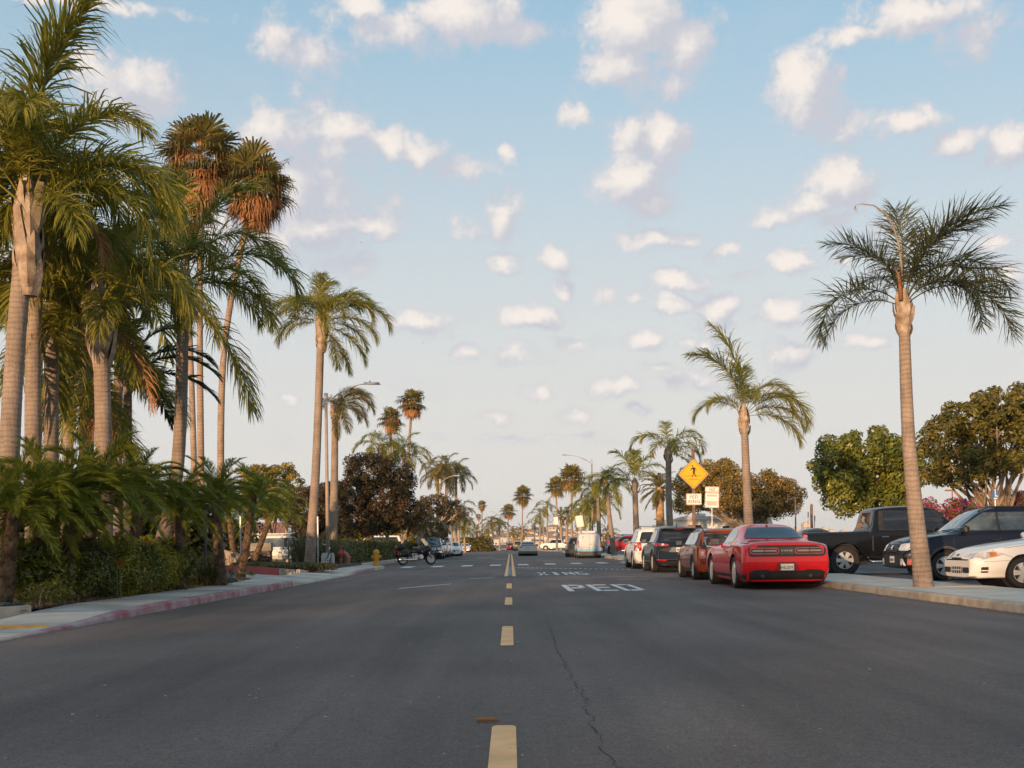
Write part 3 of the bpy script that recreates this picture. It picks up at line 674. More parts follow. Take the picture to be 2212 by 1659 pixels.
_fr = {}
def fronds(sp, lod=0):
    """the leaf shapes of one kind of palm, by how steeply they rise"""
    key = (sp, lod)
    if key in _fr: return _fr[key]
    out = {}
    for e in ELEV:
        vs = []
        for k in range(2):
            s = ELEV.index(e) * 10 + k; c = CURL[e]; nl = {0: 116, 1: 52, 2: 24}[lod]; wf = {0: 1.0, 1: 1.7, 2: 3.0}[lod]
            if sp == 'grey': vs.append(frond_mesh('frond', GRN_R, 3.2, e, c * (1.05 + .06 * k), nl, .84, .028, .26, 28, a0=80, a1=42, seed=s, side_curl=(-14, 18)[k], pw=1.05))
            elif sp in ('queen', 'gold'): vs.append(frond_mesh('frond', {'queen': GRN, 'grey': GRN_R, 'gold': GOLD}[sp], 3.3, e, c * (1.0 + .12 * k), nl, .90, .034 * wf, .80, 26, seed=s, side_curl=(-20, 24)[k]))
            elif sp == 'kentia': vs.append(frond_mesh('frond', GRN_D, 2.6, e, c * .75, int(nl * .6), .62, .05 * wf, .35, 8, seed=s, side_curl=(-12, 14)[k]))
            elif sp == 'pygmy': vs.append(frond_mesh('frond', PYG, 1.35, e, c * .80, int(nl * .85), .27, .0125 * wf, .12, 9, a0=62, a1=22, seed=s, rr=.010, t0=.10, side_curl=(-14, 18)[k]))
            elif sp == 'date': vs.append(frond_mesh('frond', GOLD, 2.5, e, c * .62, nl, .40, .028 * wf, .15, 16, a0=50, a1=22, seed=s))
            elif sp == 'fan': vs.append(fan_mesh('fan_leaf', FANG, e, .95, .85, 28 if lod == 0 else 15, .35 + .2 * (e < 30), s, bw=.05 if lod == 0 else .1))
            elif sp == 'fandead': vs.append(fan_mesh('dead_fan_leaf', DEAD, min(e, 70) - 25, .8, .55, 20 if lod == 0 else 12, .7 + .25 * (s % 3), s, 60 + 12 * (s % 5), bw=.05 if lod == 0 else .1))
        out[e] = vs
    _fr[key] = out
    return out
def pick(sp, lod, e, k):
    fs = fronds(sp, lod); ee = min(ELEV, key=lambda q: abs(q - e)); return fs[ee][k % 2]
def trunk_mesh(pts, radii, ring=.16, n=12, rel=.022, seed=0):
    """tapering trunk with leaf-scar rings along a bent axis"""
    r = random.Random(seed); pts = [Vector(p) for p in pts]; P = []; Rr = []; tot = sum((b - a).length for a, b in zip(pts, pts[1:])); acc = 0.0
    def spl(t):
        x = t * (len(pts) - 1); i = min(int(x), len(pts) - 2); f = x - i
        p0 = pts[max(i - 1, 0)]; p1 = pts[i]; p2 = pts[i + 1]; p3 = pts[min(i + 2, len(pts) - 1)]
        q = .5 * ((2 * p1) + (p2 - p0) * f + (2 * p0 - 5 * p1 + 4 * p2 - p3) * f * f + (3 * p1 - p0 - 3 * p2 + p3) * f ** 3)
        return q, radii[i] + (radii[i + 1] - radii[i]) * f
    k = max(6, int(tot / ring)); tt = []
    for i in range(k): tt += [(i / k, 1.0), ((i + .55) / k, 1.0 - rel * .4), ((i + .86) / k, 1.0 + rel * r.uniform(.3, 1.0)), ((i + .93) / k, 1.0 - rel)]
    tt.append((1.0, 1.0))
    for t, q in tt:
        p, rd_ = spl(t); P.append(p); Rr.append(rd_ * q * r.uniform(.985, 1.015))
    return MB().tube(P, Rr, n)
def boots(n, r0, h, seed, flare=1.6):
    """old leaf bases wrapped round the top of the trunk: overlapping tapering straps"""
    r = random.Random(seed); m = MB()
    for k in range(n):
        a = k * 2.4 + r.uniform(-.2, .2); z0 = -h + h * .75 * k / n; hh = h * r.uniform(.42, .62); lean = r.uniform(.0, .3) + (.7 if r.random() < .3 else 0); w0 = r.uniform(.75, 1.0)
        vs = []; rows = 5
        for i in range(rows + 1):
            t = i / rows; rad = r0 * (1.02 + (flare - 1) * math.sin(math.pi * min(1, t * 1.05)) * .9 + lean * t * t * 1.2); half = w0 * (1 - t * .72) * .95; z = z0 + hh * t
            for j in (-1, 0, 1): vs.append((rad * (1 + (.10 if j == 0 else 0)) * math.cos(a + j * half), rad * (1 + (.10 if j == 0 else 0)) * math.sin(a + j * half), z))
        fs = []
        for i in range(rows):
            for j in range(2): q = i * 3 + j; fs.append((q, q + 1, q + 4, q + 3))
        m.add(vs, fs)
    m.lathe([(r0 * .9, -h), (r0 * 1.15, -h * .75), (r0 * 1.22, -h * .4), (r0 * .95, 0), (r0 * .5, h * .25)], 10)
    return m
def palm(name, label, base, top, r0=.2, r1=.15, sp='queen', fr=None, n=18, emin=-30, scale=1.0, lod=0, seed=1, group=None, mid=None, trk=None, boot=True, bh=1.1, cat='palm tree', dead=0, merge=False, ring=.16, zr=0.0):
    """palm > trunk, leaf_bases, each leaf; far ones carry one crown mesh"""
    r = random.Random(seed); base = Vector(base); top = Vector(top); o = thing(name, label, cat, base, 0, group)
    trk = trk or TRK; T = top - base
    pts = [Vector((0, 0, -.1)), T.normalized() * .35] + ([mid - base] if mid is not None else [T * .5 + Vector((r.uniform(-.08, .08), 0, 0))]) + [T]
    rad = [r0 * 1.42, r0 * 1.14, (r0 + r1) / 2, r1]
    trunk_mesh(pts, rad, ring if lod < 2 else .6, 14 if lod == 0 else 8, seed=seed).build('trunk', trk, o, smooth=True)
    if boot: boots(18 if lod == 0 else 7, r1, bh, seed, 1.6 if r1 > .11 else 1.7).build('leaf_bases', BOOT, o, loc=T + Vector((0, 0, .10)), smooth=False)
    lst = []
    if fr is not None: lst = [(az, e, s, sp) for (az, e, s) in fr]
    for k in range(n if fr is None else 0):
        t = (k + .5) / n; e = 88 - (88 - emin) * t ** .85 + r.uniform(-6, 6)
        lst.append((k * 137.5 + r.uniform(-12, 12), e, scale * r.uniform(.86, 1.1) * (.78 if e > 78 else 1), sp))
    for k in range(dead): lst.append((k * 137.5 + 40 + r.uniform(-20, 20), r.uniform(-55, 5) if sp != 'fan' else r.uniform(-48, 80), scale * r.uniform(.8, 1.0), 'deadq' if sp != 'fan' else 'fandead'))
    if merge:
        V = []; F = []; TN = []; off = 0; DV = [[], [], []]; doff = 0
        for i, (az, e, s, q) in enumerate(lst):
            if q == 'deadq': continue
            me = pick(q, lod, e, i); nv = len(me.vertices); co = np.empty(nv * 3, np.float32); me.vertices.foreach_get('co', co); co = co.reshape(-1, 3) * s
            c, s_ = math.cos(R(az)), math.sin(R(az)); co = np.stack([co[:, 0] * c - co[:, 1] * s_, co[:, 0] * s_ + co[:, 1] * c, co[:, 2]], 1)
            fi = np.empty(len(me.loops), np.int32); me.loops.foreach_get('vertex_index', fi); fi = fi.reshape(-1, 3)
            tn = np.empty(nv, np.float32); me.attributes['tone'].data.foreach_get('value', tn)
            if q == 'fandead': DV[0].append(co); DV[1].append(fi + doff); DV[2].append(tn); doff += nv
            else: V.append(co); F.append(fi + off); TN.append(tn); off += nv
        cr = link('crown', np_mesh('crown', np.concatenate(V), np.concatenate(F), fronds(sp, lod)[84][0].materials[0], np.concatenate(TN)), o, T)
        if DV[0]: link('dead_skirt', np_mesh('dead_skirt', np.concatenate(DV[0]), np.concatenate(DV[1]), DEAD, np.concatenate(DV[2])), o, T - Vector((0, 0, .35 * scale)))
        return o
    for i, (az, e, s, q) in enumerate(lst):
        a = R(az); off = Vector((math.cos(a), math.sin(a), 0)) * r1 * .55 + Vector((0, 0, -.12 + .0022 * e))
        if q == 'fandead': off += Vector((0, 0, r.uniform(-.75, .15) * s)); nm = 'dead_leaf'
        else: nm = 'frond' if q != 'fan' else 'fan_leaf'
        if q == 'deadq':
            key = 'dq%d' % (i % 3)
            if key not in _fr: _fr[key] = frond_mesh('dead_frond', DEAD, 2.5, -20 - 15 * (i % 3), 55, 40, .55, .035, 1.1, 20, seed=90 + i % 3)
            me = _fr[key]; nm = 'dead_frond'; off += Vector((0, 0, -.15))
        else: me = pick(q, lod, e, i)
        link(nm, me, o, T + off, (0, 0, a), s)
    return o

# --- near palms on the left, in the planting bed
GL = 'tall ringed palms of the left planting bed'
def bp(x, y, d): return at(x, y, d)
def base(x, d, z=.14): p = Vector((xat(x, d), d, z)); return p
palm('palm_tree', 'tall ringed palm at the left edge, thickest trunk, crown reaching the top corner', base(2, 20), bp(60, 440, 20), .175, .15,
     fr=[(8, 91, 1.22), (330, 91, 1.05), (350, 72, .95), (20, 58, .95), (3, 44, .98), (345, 28, .82), (300, 72, .85), (70, 72, .95), (110, 72, 1.0), (150, 58, 1.0), (180, 72, 1.0), (200, 44, 1.0), (230, 58, .95), (265, 72, .85), (170, 28, 1.0), (90, 44, .95), (320, 8, .7), (210, 84, 1.0)],
     seed=3, mid=bp(30, 800, 20), bh=1.7, group=GL)
palm('palm_tree', 'second ringed palm from the left edge, pale straight trunk', base(72, 22.5), bp(88, 430, 22.5), .155, .14, n=14, emin=-20, scale=.88, seed=4, mid=bp(72, 750, 22.5), bh=1.3, group=GL)
palm('palm_tree', 'ringed palm with a bulging shaggy crown base, third from the left edge', base(108, 25), bp(118, 590, 25), .155, .125, n=14, emin=-30, scale=.78, seed=5, mid=bp(112, 800, 25), bh=1.2, dead=1, group=GL)
palm('palm_tree', 'stout ringed palm with pale strap-like leaf bases, fourth from the left edge', base(222, 23.2), bp(215, 655, 23.2), .175, .155, fr=[(k * 137.5, e, s) for k, (e, s) in enumerate([(84, .75), (72, .85), (72, .85), (58, .9), (58, .85), (44, .9), (44, .8), (28, .85), (28, .8), (8, .75), (8, .7), (-18, .6), (-18, .6)])], seed=6, bh=1.45, dead=1, group=GL)
palm('palm_tree', 'slim palm with dark flat fronds low among the ringed palms', base(279, 31), bp(276, 800, 31), .13, .11, sp='kentia', fr=[(20, 44, .95), (-8, 28, 1.0), (10, 8, .95), (330, -18, .7), (170, 28, .9), (200, 8, .85), (100, 58, .9), (80, 28, .9), (250, 44, .85), (290, 72, .8), (140, 72, .9), (30, 72, .9), (190, -18, .8), (60, -18, .8)], seed=7, bh=.7, group=GL)
palm('palm_tree', 'leaning ringed palm with wide arching bright fronds beside the thin fan palms', base(328, 26.8), bp(396, 610, 26.8), .165, .13,
     fr=[(5, 44, .98), (-25, 28, .78), (8, 84, .95), (20, 72, .95), (345, 8, .85), (180, 44, .9), (165, 28, .95), (200, 58, .95), (150, 72, .95), (220, 28, .9), (95, 72, .9), (270, 84, .9), (250, 58, .85), (120, 44, .9), (355, -48, .98), (190, 8, .85), (60, 28, .8)],
     seed=8, mid=bp(384, 1000, 26.8), bh=1.0, group=GL)
palm('palm_tree', 'shaggy palm with hanging brown dead leaves behind the stout ringed palm', base(185, 29), bp(188, 800, 29), .20, .17, n=14, emin=-45, scale=.8, seed=9, dead=4, trk=TRK_D, group=GL)
palm('palm_tree', 'leafy palm low behind the second and third ringed trunks', base(140, 33), bp(150, 745, 33), .17, .14, n=15, emin=-40, scale=.85, seed=10, lod=1, dead=2, group=GL)
palm('palm_tree', 'palm cut by the left picture edge, only its right-hand fronds showing', base(-60, 24), bp(-50, 610, 24), .2, .16, n=16, emin=-50, seed=12, lod=1, group=GL)
palm('palm_tree', 'dense dark-green palm crown behind the ringed trunks, above the shaggy palm', base(250, 36), bp(262, 590, 36), .17, .14, n=16, emin=-40, scale=.95, seed=13, lod=1, group=GL)
# dead frond hanging from the second palm
MBx = link('dead_frond', frond_mesh('dead_frond', DEAD, 2.3, 12, 105, 60, .55, .03, 1.4, 16, seed=77), bpy.data.objects['palm_tree.001'], Vector((0.1, -.3, bp(100, 425, 22).z - .5)), (0, 0, -.3))
# --- thin fan palms
GF = 'thin fan palms with brown skirts behind the left bed'
palm('fan_palm', 'tall thin fan palm, higher and left of the pair, orange dead skirt', base(436, 58), bp(432, 335, 58), .17, .14, sp='fan', n=28, emin=-25, scale=1.35, seed=21, dead=48, trk=TRK_T, boot=False, group=GF, ring=.3)
palm('fan_palm', 'tall thin fan palm leaning right, its skirt fringed against the cloud', base(476, 58), bp(552, 395, 58), .17, .14, sp='fan', n=26, emin=-30, scale=1.3, seed=22, mid=bp(484, 760, 58), dead=46, trk=TRK_T, boot=False, group=GF, ring=.3)
palm('fan_palm', 'lower thin fan palm tucked between the leaning palm and its neighbours', base(424, 60), bp(398, 440, 60), .16, .13, sp='fan', n=24, emin=-20, scale=1.3, seed=23, dead=20, trk=TRK_T, boot=False, group=GF, ring=.3)
# --- street palms, left
GS = 'feather palms along the street'
palm('palm_tree', 'lone feather palm beside the street lamp on the left pavement', base(668, 52), bp(694, 695, 52), .215, .16,
     fr=[(8, 44, 1.12), (350, 58, .95), (175, 58, 1.0), (190, 44, .85), (60, 72, .95), (120, 72, 1.0), (20, 72, .9), (270, 84, .8), (90, 84, .9), (300, 58, .8), (240, 58, .8), (340, -18, .85), (320, -48, .7), (10, 8, .75), (30, 28, .9), (150, 28, .85), (210, 8, .55), (280, 28, .7), (355, -48, .75)],
     seed=31, mid=bp(683, 1000, 52), bh=1.5, dead=1, group=GS)
palm('palm_tree', 'feather palm just behind the street lamp, fronds swept to the right', base(716, 60), bp(724, 880, 60), .24, .15, fr=[(10, 72, .62), (350, 58, .7), (20, 44, .72), (330, 28, .66), (0, 58, .75), (40, 28, .6), (300, 8, .5), (345, 8, .62), (90, 58, .5), (180, 72, .3), (260, 44, .5), (15, 84, .45), (310, -18, .6), (280, -48, .5)], seed=32, mid=bp(722, 1050, 60), sp='gold', bh=.8, group=GS)
# --- street palms, right
palm('palm_tree', 'nearest feather palm on the right pavement, beside the white car', Vector((7.9, 22.2, .14)), bp(1952, 655, 22.2), .155, .095, sp='grey',
     fr=[(-4, 44, .80), (184, 44, .72), (178, 28, .58), (-14, 72, .78), (14, 72, .74), (2, 58, .68), (-30, 58, .56), (168, 84, .62), (30, 84, .80), (200, 72, .44), (335, 84, .7), (70, 91, .72), (-25, 84, .8), (120, 84, .6)],
     seed=41, mid=bp(1963, 950, 22.2), bh=.75, group=GS, ring=.11)
palm('palm_tree', 'feather palm behind the red car, second on the right pavement', base(1621, 40), bp(1607, 893, 40), .165, .11, sp='queen',
     fr=[(172, 91, 1.0), (178, 84, .92), (182, 44, .62), (-5, 44, .88), (5, 28, .72), (-10, 58, .7), (20, 72, .7), (345, 8, .7), (90, 84, .75), (270, 72, .5), (200, 58, .5)], seed=42, mid=bp(1612, 1020, 40), bh=.9, group=GS)
palm('palm_tree', 'feather palm behind the yellow crossing sign', base(1452, 60), bp(1444, 972, 60), .19, .14, sp='queen', fr=[(178, 58, .75), (5, 58, .78), (15, 44, .58), (340, 28, .6), (0, 72, .65), (185, 72, .6), (100, 84, .65), (270, 44, .5), (350, -18, .6), (60, 58, .6), (120, 44, .6), (310, 8, .6)], seed=43, bh=.8, lod=1, group=GS)
palm('palm_tree', 'upright feather palm above the dark blue car', base(1377, 77), bp(1371, 1042, 77), .22, .17, sp='queen', fr=[(180, 58, .85), (170, 44, .9), (0, 72, .8), (10, 58, .7), (90, 84, .95), (200, 84, .9), (270, 84, .8), (30, 84, .8), (330, 44, .6), (220, 28, .8), (150, 28, .8)], seed=44, bh=.8, lod=1, group=GS)
palm('palm_tree', 'feather palm with a trunk leaning left, behind the white car', Vector((8.05, 90, .14)), bp(1309, 1042, 90), .21, .15, sp='queen', n=12, emin=-25, scale=.78, seed=45, lod=1, group=GS)
palm('palm_tree', 'feather palm behind the small blue and white van', base(1294, 108), bp(1290, 1070, 108), .22, .17, sp='queen', n=15, emin=-35, scale=.88, seed=46, lod=1, group=GS)
palm('date_palm', 'golden date palm with stiff fronds behind the dark blue car', base(1430, 76), bp(1424, 1052, 76), .30, .26, sp='date', n=44, emin=-50, scale=.62, seed=47, lod=1, trk=M('gold_trunk', (.40, .25, .13), .9, var=.2, vscale=5, bump=.8, bscale=18), boot=False, group='date palms')
# --- mid-distance and far palms
GM = 'palms farther down the street'
far_p = [  # kind, x, y of crown, d, base x, scale, leaves, dead, words
    ('queen', 617, 1078, 84, 622, .62, 14, 0, 'small feather palm over the camper van, before the golden round tree'),
    ('queen', 640, 1090, 92, 648, .5, 12, 0, 'smallest feather palm right of the golden round tree'),
    ('queen', 822, 962, 96, 826, .78, 13, 0, 'feather palm rising behind the dark leafy tree, left of the fan palms'),
    ('queen', 872, 975, 98, 876, .88, 15, 0, 'feather palm with long right frond behind the dark leafy tree'),
    ('fan', 845, 905, 120, 838, .95, 20, 22, 'lower of the two brown-skirted fan palms behind the dark tree'),
    ('fan', 890, 868, 120, 868, 1.05, 20, 24, 'higher of the two brown-skirted fan palms behind the dark tree'),
    ('gold', 945, 1020, 125, 948, .80, 16, 0, 'golden feather palm, left of the three above the sparse tree'),
    ('gold', 965, 1008, 128, 966, .85, 16, 0, 'golden feather palm, middle and tallest of the three above the sparse tree'),
    ('gold', 985, 1022, 132, 984, .85, 16, 0, 'golden feather palm, right of the three above the sparse tree'),
    ('gold', 990, 1105, 150, 992, .9, 18, 0, 'drooping golden palm past the parked cars on the left'),
    ('gold', 975, 1125, 140, 976, .8, 18, 0, 'low drooping golden palm directly over the left parked cars'),
    ('queen', 1003, 1128, 175, 1004, .8, 16, 0, 'dull gold palm at the end of the left row of trees'),
    ('fan', 1041, 1092, 262, 1043, .85, 16, 14, 'slender far fan palm, tallest on the left side of the far street'),
    ('fan', 1034, 1116, 300, 1036, .6, 14, 10, 'small far fan palm left of the slender tall one'),
    ('queen', 1015, 1147, 225, 1016, .55, 12, 0, 'little far feather palm over the white parked sedan'),
    ('date', 1030, 1147, 230, 1031, .85, 24, 0, 'far date palm with round dark crown over the left kerb'),
    ('gold', 1063, 1128, 215, 1064, .8, 16, 0, 'far golden palm, left of the clump in the street bend'),
    ('gold', 1078, 1130, 222, 1079, .8, 16, 0, 'far golden palm, right of the clump in the street bend'),
    ('queen', 1050, 1150, 240, 1051, .6, 14, 0, 'short far palm under the slender fan palm'),
    ('fan', 1098, 1104, 290, 1098, 1.35, 26, 8, 'far fan palm straight above the yellow centre line'),
    ('fan', 1129, 1070, 258, 1128, 1.5, 26, 10, 'tall far fan palm above the silver sedan in the lane'),
    ('date', 1107, 1150, 300, 1107, 1.0, 26, 0, 'small far date palm right of the centre line fan palm'),
    ('date', 1126, 1146, 310, 1126, 1.2, 26, 0, 'far date palm low behind the tall fan palm'),
    ('queen', 1155, 1128, 232, 1154, .7, 9, 0, 'far feather palm with a pale short trunk by the right lamp'),
    ('queen', 1166, 1110, 214, 1166, .8, 11, 0, 'far feather palm left of the right-hand far lamp'),
    ('queen', 1182, 1092, 200, 1184, .85, 9, 0, 'far feather palm with bowed fronds right of the far lamp'),
    ('fan', 1201, 1052, 178, 1203, 1.15, 24, 8, 'left of the two big fan palms over the blue and white van'),
    ('fan', 1235, 1033, 152, 1236, 1.35, 30, 8, 'right and larger of the two big fan palms over the blue and white van'),
    ('date', 1212, 1115, 215, 1212, 1.0, 26, 0, 'golden date palm between the two big fan palm trunks'),
    ('date', 1225, 1112, 205, 1225, .9, 26, 0, 'golden date palm right behind the larger fan palm trunk'),
    ('queen', 1258, 1105, 150, 1260, .9, 16, 0, 'bright green feather palm above the blue and white van'),
    ('queen', 1275, 1100, 158, 1276, .95, 16, 0, 'green feather palm between the van and the leaning palm'),
    ('date', 1312, 1150, 140, 1313, .7, 22, 0, 'low date palm behind the leaning palm trunk'),
    ('date', 1292, 1095, 165, 1292, .85, 24, 0, 'gold date palm half hidden behind the van-side palms'),
]
for i, (sp, x, y, d, bx, s, n, dd, lab) in enumerate(far_p):
    th = {'fan': .17, 'date': .28}.get(sp, .17) * (.8 if s < .7 else 1)
    palm({'fan': 'fan_palm', 'date': 'date_palm'}.get(sp, 'palm_tree'), lab, base(bx, d, .1), bp(x, y, d), th, th * .75, sp=sp, n=n, emin=-42 if sp != 'date' else -55, scale=s, lod=1 if d < 135 else 2, seed=60 + i, dead=dd, trk=TRK_T, boot=(sp in ('queen', 'gold') and d < 135), bh=.8, merge=True, group=GM, ring=.5)
# --- low date palms of the understorey
def rough_trunk(o, a, b_, r0, r1, seed, mat=TRK_D):
    """knobbly trunk: spiral of old leaf stubs over a tapering core"""
    r = random.Random(seed); a, b_ = Vector(a), Vector(b_); L_ = (b_ - a).length; d = (b_ - a) / L_; q = d.to_track_quat('Z', 'X').to_matrix(); m = MB()
    m.tube([a, a + (b_ - a) * .5, b_], [r0 * .86, (r0 + r1) * .43, r1 * .86], 10); k = 0
    for i in range(int(L_ / .012)):
        t = i * .012 / L_; ang = i * 2.4; rad = r0 + (r1 - r0) * t; w = q @ Vector((math.cos(ang), math.sin(ang), 0))
        p = a + (b_ - a) * t + w * rad * .86; s = rad * .36; tan = d.cross(w)
        m.add([p - tan * s * .55 - d * s * .6, p + tan * s * .55 - d * s * .6, p + d * s * .5, p + w * s * .55 + d * s * .45], [(0, 1, 3), (1, 2, 3), (2, 0, 3)])
    return m.build('trunk', mat, o)
GP = 'low date palms of the left bed'
low = [  # crown x, y, d, base x, scale, leaves, words
    (105, 1085, 19.5, 42, .98, 46, 'low date palm with the lamp-lit orange trunk at the far left'),
    (205, 1062, 21, 175, 1.0, 46, 'low date palm with wide crown before the stout ringed palm'),
    (30, 1105, 18.6, 5, .9, 40, 'low date palm cut by the left picture edge'),
    (295, 1062, 24, 290, .95, 42, 'low date palm before the slim dark palm'),
    (385, 1098, 25.5, 392, .85, 42, 'low date palm at the foot of the leaning ringed palm'),
    (465, 1082, 28, 478, .92, 42, 'low date palm over the grass tuft at the drive'),
    (548, 1075, 37, 520, 1.05, 42, 'low date palm with feathery golden crown beside the drive'),
    (588, 1108, 55, 543, 1.35, 40, 'low date palm leaning right over the stone wall'),
    (492, 1100, 57, 508, 1.35, 38, 'low date palm bending left near the boulder and stumps'),
    (150, 1130, 20.2, 150, .8, 30, 'short date palm under the two wide crowns'),
]
for i, (x, y, d, bx, s, n, lab) in enumerate(low):
    b0 = base(bx, d, .14); tp = at(x, y, d); o = thing('date_palm', lab, 'palm tree', b0, 0, GP); r = random.Random(300 + i); T = tp - b0
    rough_trunk(o, (0, 0, -.05), T, .12 + .03 * s, .09 + .03 * s, i)
    for k in range(n):
        t = (k + .5) / n; e = 86 - 98 * t ** .9 + r.uniform(-8, 8); az = k * 137.5 + r.uniform(-15, 15)
        link('frond', pick('pygmy', 0 if d < 30 else 1, e, k), o, T + Vector((math.cos(R(az)) * .06, math.sin(R(az)) * .06, .02)), (0, 0, R(az)), s * r.uniform(.85, 1.12))

# ================================================================== BROADLEAF TREES, HEDGES, SHRUBS
def leaf_cloud(clumps, per, size, seed, up=.25, asp=.5, inner=.35, rmin=.72):
    """leaves scattered through round clumps: arrays of little bent quads"""
    r = np.random.RandomState(seed); VS = []; TN = []
    for (cx, cy, cz, rx, ry, rz) in clumps:
        n = max(6, int(3.0 * per * (rx * ry + ry * rz + rx * rz) / 3))
        d = unit(r.normal(size=(n, 3)) + np.array([0, 0, up])); k = np.where(r.rand(n) < inner, r.uniform(.2, rmin, n), r.uniform(rmin, 1.05, n))
        c = np.array([cx, cy, cz]) + d * k[:, None] * np.array([rx, ry, rz])
        nr = unit(d + r.normal(0, .55, (n, 3)) + np.array([0, 0, .25])); a = unit(np.cross(nr, r.normal(size=(n, 3)))); b = np.cross(nr, a)
        s = (size * r.uniform(.65, 1.25, n))[:, None]
        VS.append(np.stack([c - a * s, c - b * s * asp + nr * s * .12, c + a * s - nr * s * .15, c + b * s * asp + nr * s * .12], 1).reshape(-1, 3))
        TN.append(np.repeat(np.clip(r.normal(.5, .22, n) + r.normal(0, .16), 0, 1), 4))
    V = np.concatenate(VS); n = len(V) // 4
    return V, np.arange(4 * n).reshape(-1, 4), np.concatenate(TN)
def lobes(boxes, n, rc, seed, flat=.8):
    """clump centres spread over the skin of a few big lobes"""
    r = random.Random(seed); out = []; tot = sum(b[3] * b[4] + b[4] * b[5] + b[3] * b[5] for b in boxes)
    for (cx, cy, cz, rx, ry, rz) in boxes:
        k = max(3, int(n * (rx * ry + ry * rz + rx * rz) / tot))
        for i in range(k):
            z = 1 - 2 * (i + .5) / k; th = i * 2.39996 + r.uniform(-.3, .3); q = math.sqrt(max(0, 1 - z * z)); s = rc * r.uniform(.7, 1.3); f = r.uniform(.72, 1.0)
            out.append((cx + rx * f * q * math.cos(th), cy + ry * f * q * math.sin(th), cz + rz * f * z, s, s, s * flat))
    return out
BARK = M('bark', (.27, .20, .14), .92, var=.3, vscale=3, bump=.8, bscale=22, detail=8)
BARKP = M('pale_bark', (.42, .35, .27), .9, var=.25, vscale=3, bump=.6, bscale=22, detail=8)
def tree(name, label, b0, boxes, n, rc, per, size, mat, seed, fork=1.2, tr=.22, bark=BARK, nl=7, group=None, stems=1, up=.25, inner=.35, cat='tree', spread=.15):
    b0 = Vector(b0); o = thing(name, label, cat, b0, 0, group); r = random.Random(seed)
    cl = lobes(boxes, n, rc, seed); V, F, T = leaf_cloud(cl, per, size, seed, up, inner=inner)
    link('crown', np_mesh('crown', V, F, mat, T), o)
    cx = sum(b[0] * b[3] for b in boxes) / sum(b[3] for b in boxes); cz = min(b[2] for b in boxes)
    m = MB(); m2 = MB()
    for s in range(stems):
        a = 2 * math.pi * s / max(1, stems) + .5; bs = Vector((math.cos(a) * spread * (stems > 1), math.sin(a) * spread * (stems > 1), -.15)); fk = Vector((math.cos(a) * .5 * (stems > 1) + cx * .15, math.sin(a) * .3 * (stems > 1), fork * r.uniform(.85, 1.15)))
        m.tube([bs, bs * .5 + fk * .35, fk], [tr * 1.25, tr, tr * .85], 10)
        for k in range(nl):
            q = r.choice(boxes); e = Vector((q[0] + q[3] * r.uniform(-.7, .7), q[1] + q[4] * r.uniform(-.7, .7), q[2] + q[5] * r.uniform(-.3, .65)))
            md = fk + (e - fk) * .5 + Vector((r.uniform(-.3, .3), r.uniform(-.3, .3), r.uniform(-.05, .35)))
            t_ = tr * r.uniform(.32, .6); m2.tube([fk + Vector((0, 0, -.15)), fk + (md - fk) * .5 + Vector((0, 0, r.uniform(-.1, .15))), md, e], [t_, t_ * .85, t_ * .65, t_ * .2], 7)
            for j in range(3):
                s0 = md + (e - md) * r.uniform(0, .6); e2 = s0 + Vector((r.uniform(-1, 1), r.uniform(-1, 1), r.uniform(-.1, .9))) * q[3] * .45
                m2.tube([s0, (s0 + e2) / 2 + Vector((0, 0, .06)), e2], [t_ * .42, t_ * .3, t_ * .1], 5)
    m.build('trunk', bark, o, smooth=True); m2.build('limbs', bark, o, smooth=True)
    return o
FIC = LEAF('fig_leaf', (.085, .115, .016), (.245, .245, .030), .22, .36, .5)
FIC_B = LEAF('brown_fig_leaf', (.115, .095, .022), (.32, .205, .050), .22, .4, .45)
DRK = LEAF('dark_leaf', (.040, .038, .016), (.120, .070, .032), .20, .5, .25)
OLV = LEAF('sparse_leaf', (.080, .080, .022), (.22, .175, .040), .28, .42)
GLD = LEAF('golden_leaf', (.22, .17, .020), (.45, .31, .035), .25, .45)
# right side
def rel(x, y, d, b0): return at(x, y, d) - Vector(b0)
b0 = Vector((xat(1880, 56), 56, 0))
def bx(x, y, d, rx, ry, rz, b0): q = rel(x, y, d, b0); return (q.x, q.y, q.z, rx, ry, rz)
tree('fig_tree', 'round dense green fig tree behind the black pickup truck', b0, [bx(1815, 1010, 56, 1.25, 1.6, 1.5, b0), bx(1880, 985, 56, 1.5, 1.8, 1.25, b0), bx(1945, 1000, 56.5, 1.15, 1.5, 1.35, b0), bx(1835, 1065, 55.5, 1.2, 1.3, 1.0, b0), bx(1925, 1068, 56.5, 1.2, 1.3, .85, b0), bx(1880, 1030, 57, 1.6, 1.5, 1.3, b0)], 110, .52, 380, .105, FIC, 201, 2.2, .2, BARK, 9)
b0 = Vector((xat(2150, 47), 47, 0))
tree('spreading_tree', 'open spreading tree with pale bent limbs at the right edge', b0, [bx(2050, 955, 47, 1.1, 1.4, .8, b0), bx(2110, 905, 47, 1.3, 1.6, .8, b0), bx(2180, 880, 47.5, 1.4, 1.6, .8, b0), bx(2080, 1010, 46, 1.2, 1.2, .65, b0), bx(2190, 960, 47, 1.2, 1.5, .9, b0), bx(2020, 1025, 47, .5, .7, .45, b0), bx(2250, 900, 48, 1.5, 1.7, 1.2, b0), bx(2150, 1000, 46, .9, 1, .5, b0)], 125, .42, 420, .095, LEAF('edge_tree_leaf', (.075, .082, .018), (.235, .19, .036), .26, .42), 202, 1.9, .15, BARK, 6, stems=5, spread=.45, inner=.3)
b0 = Vector((xat(1625, 88), 88, 0))
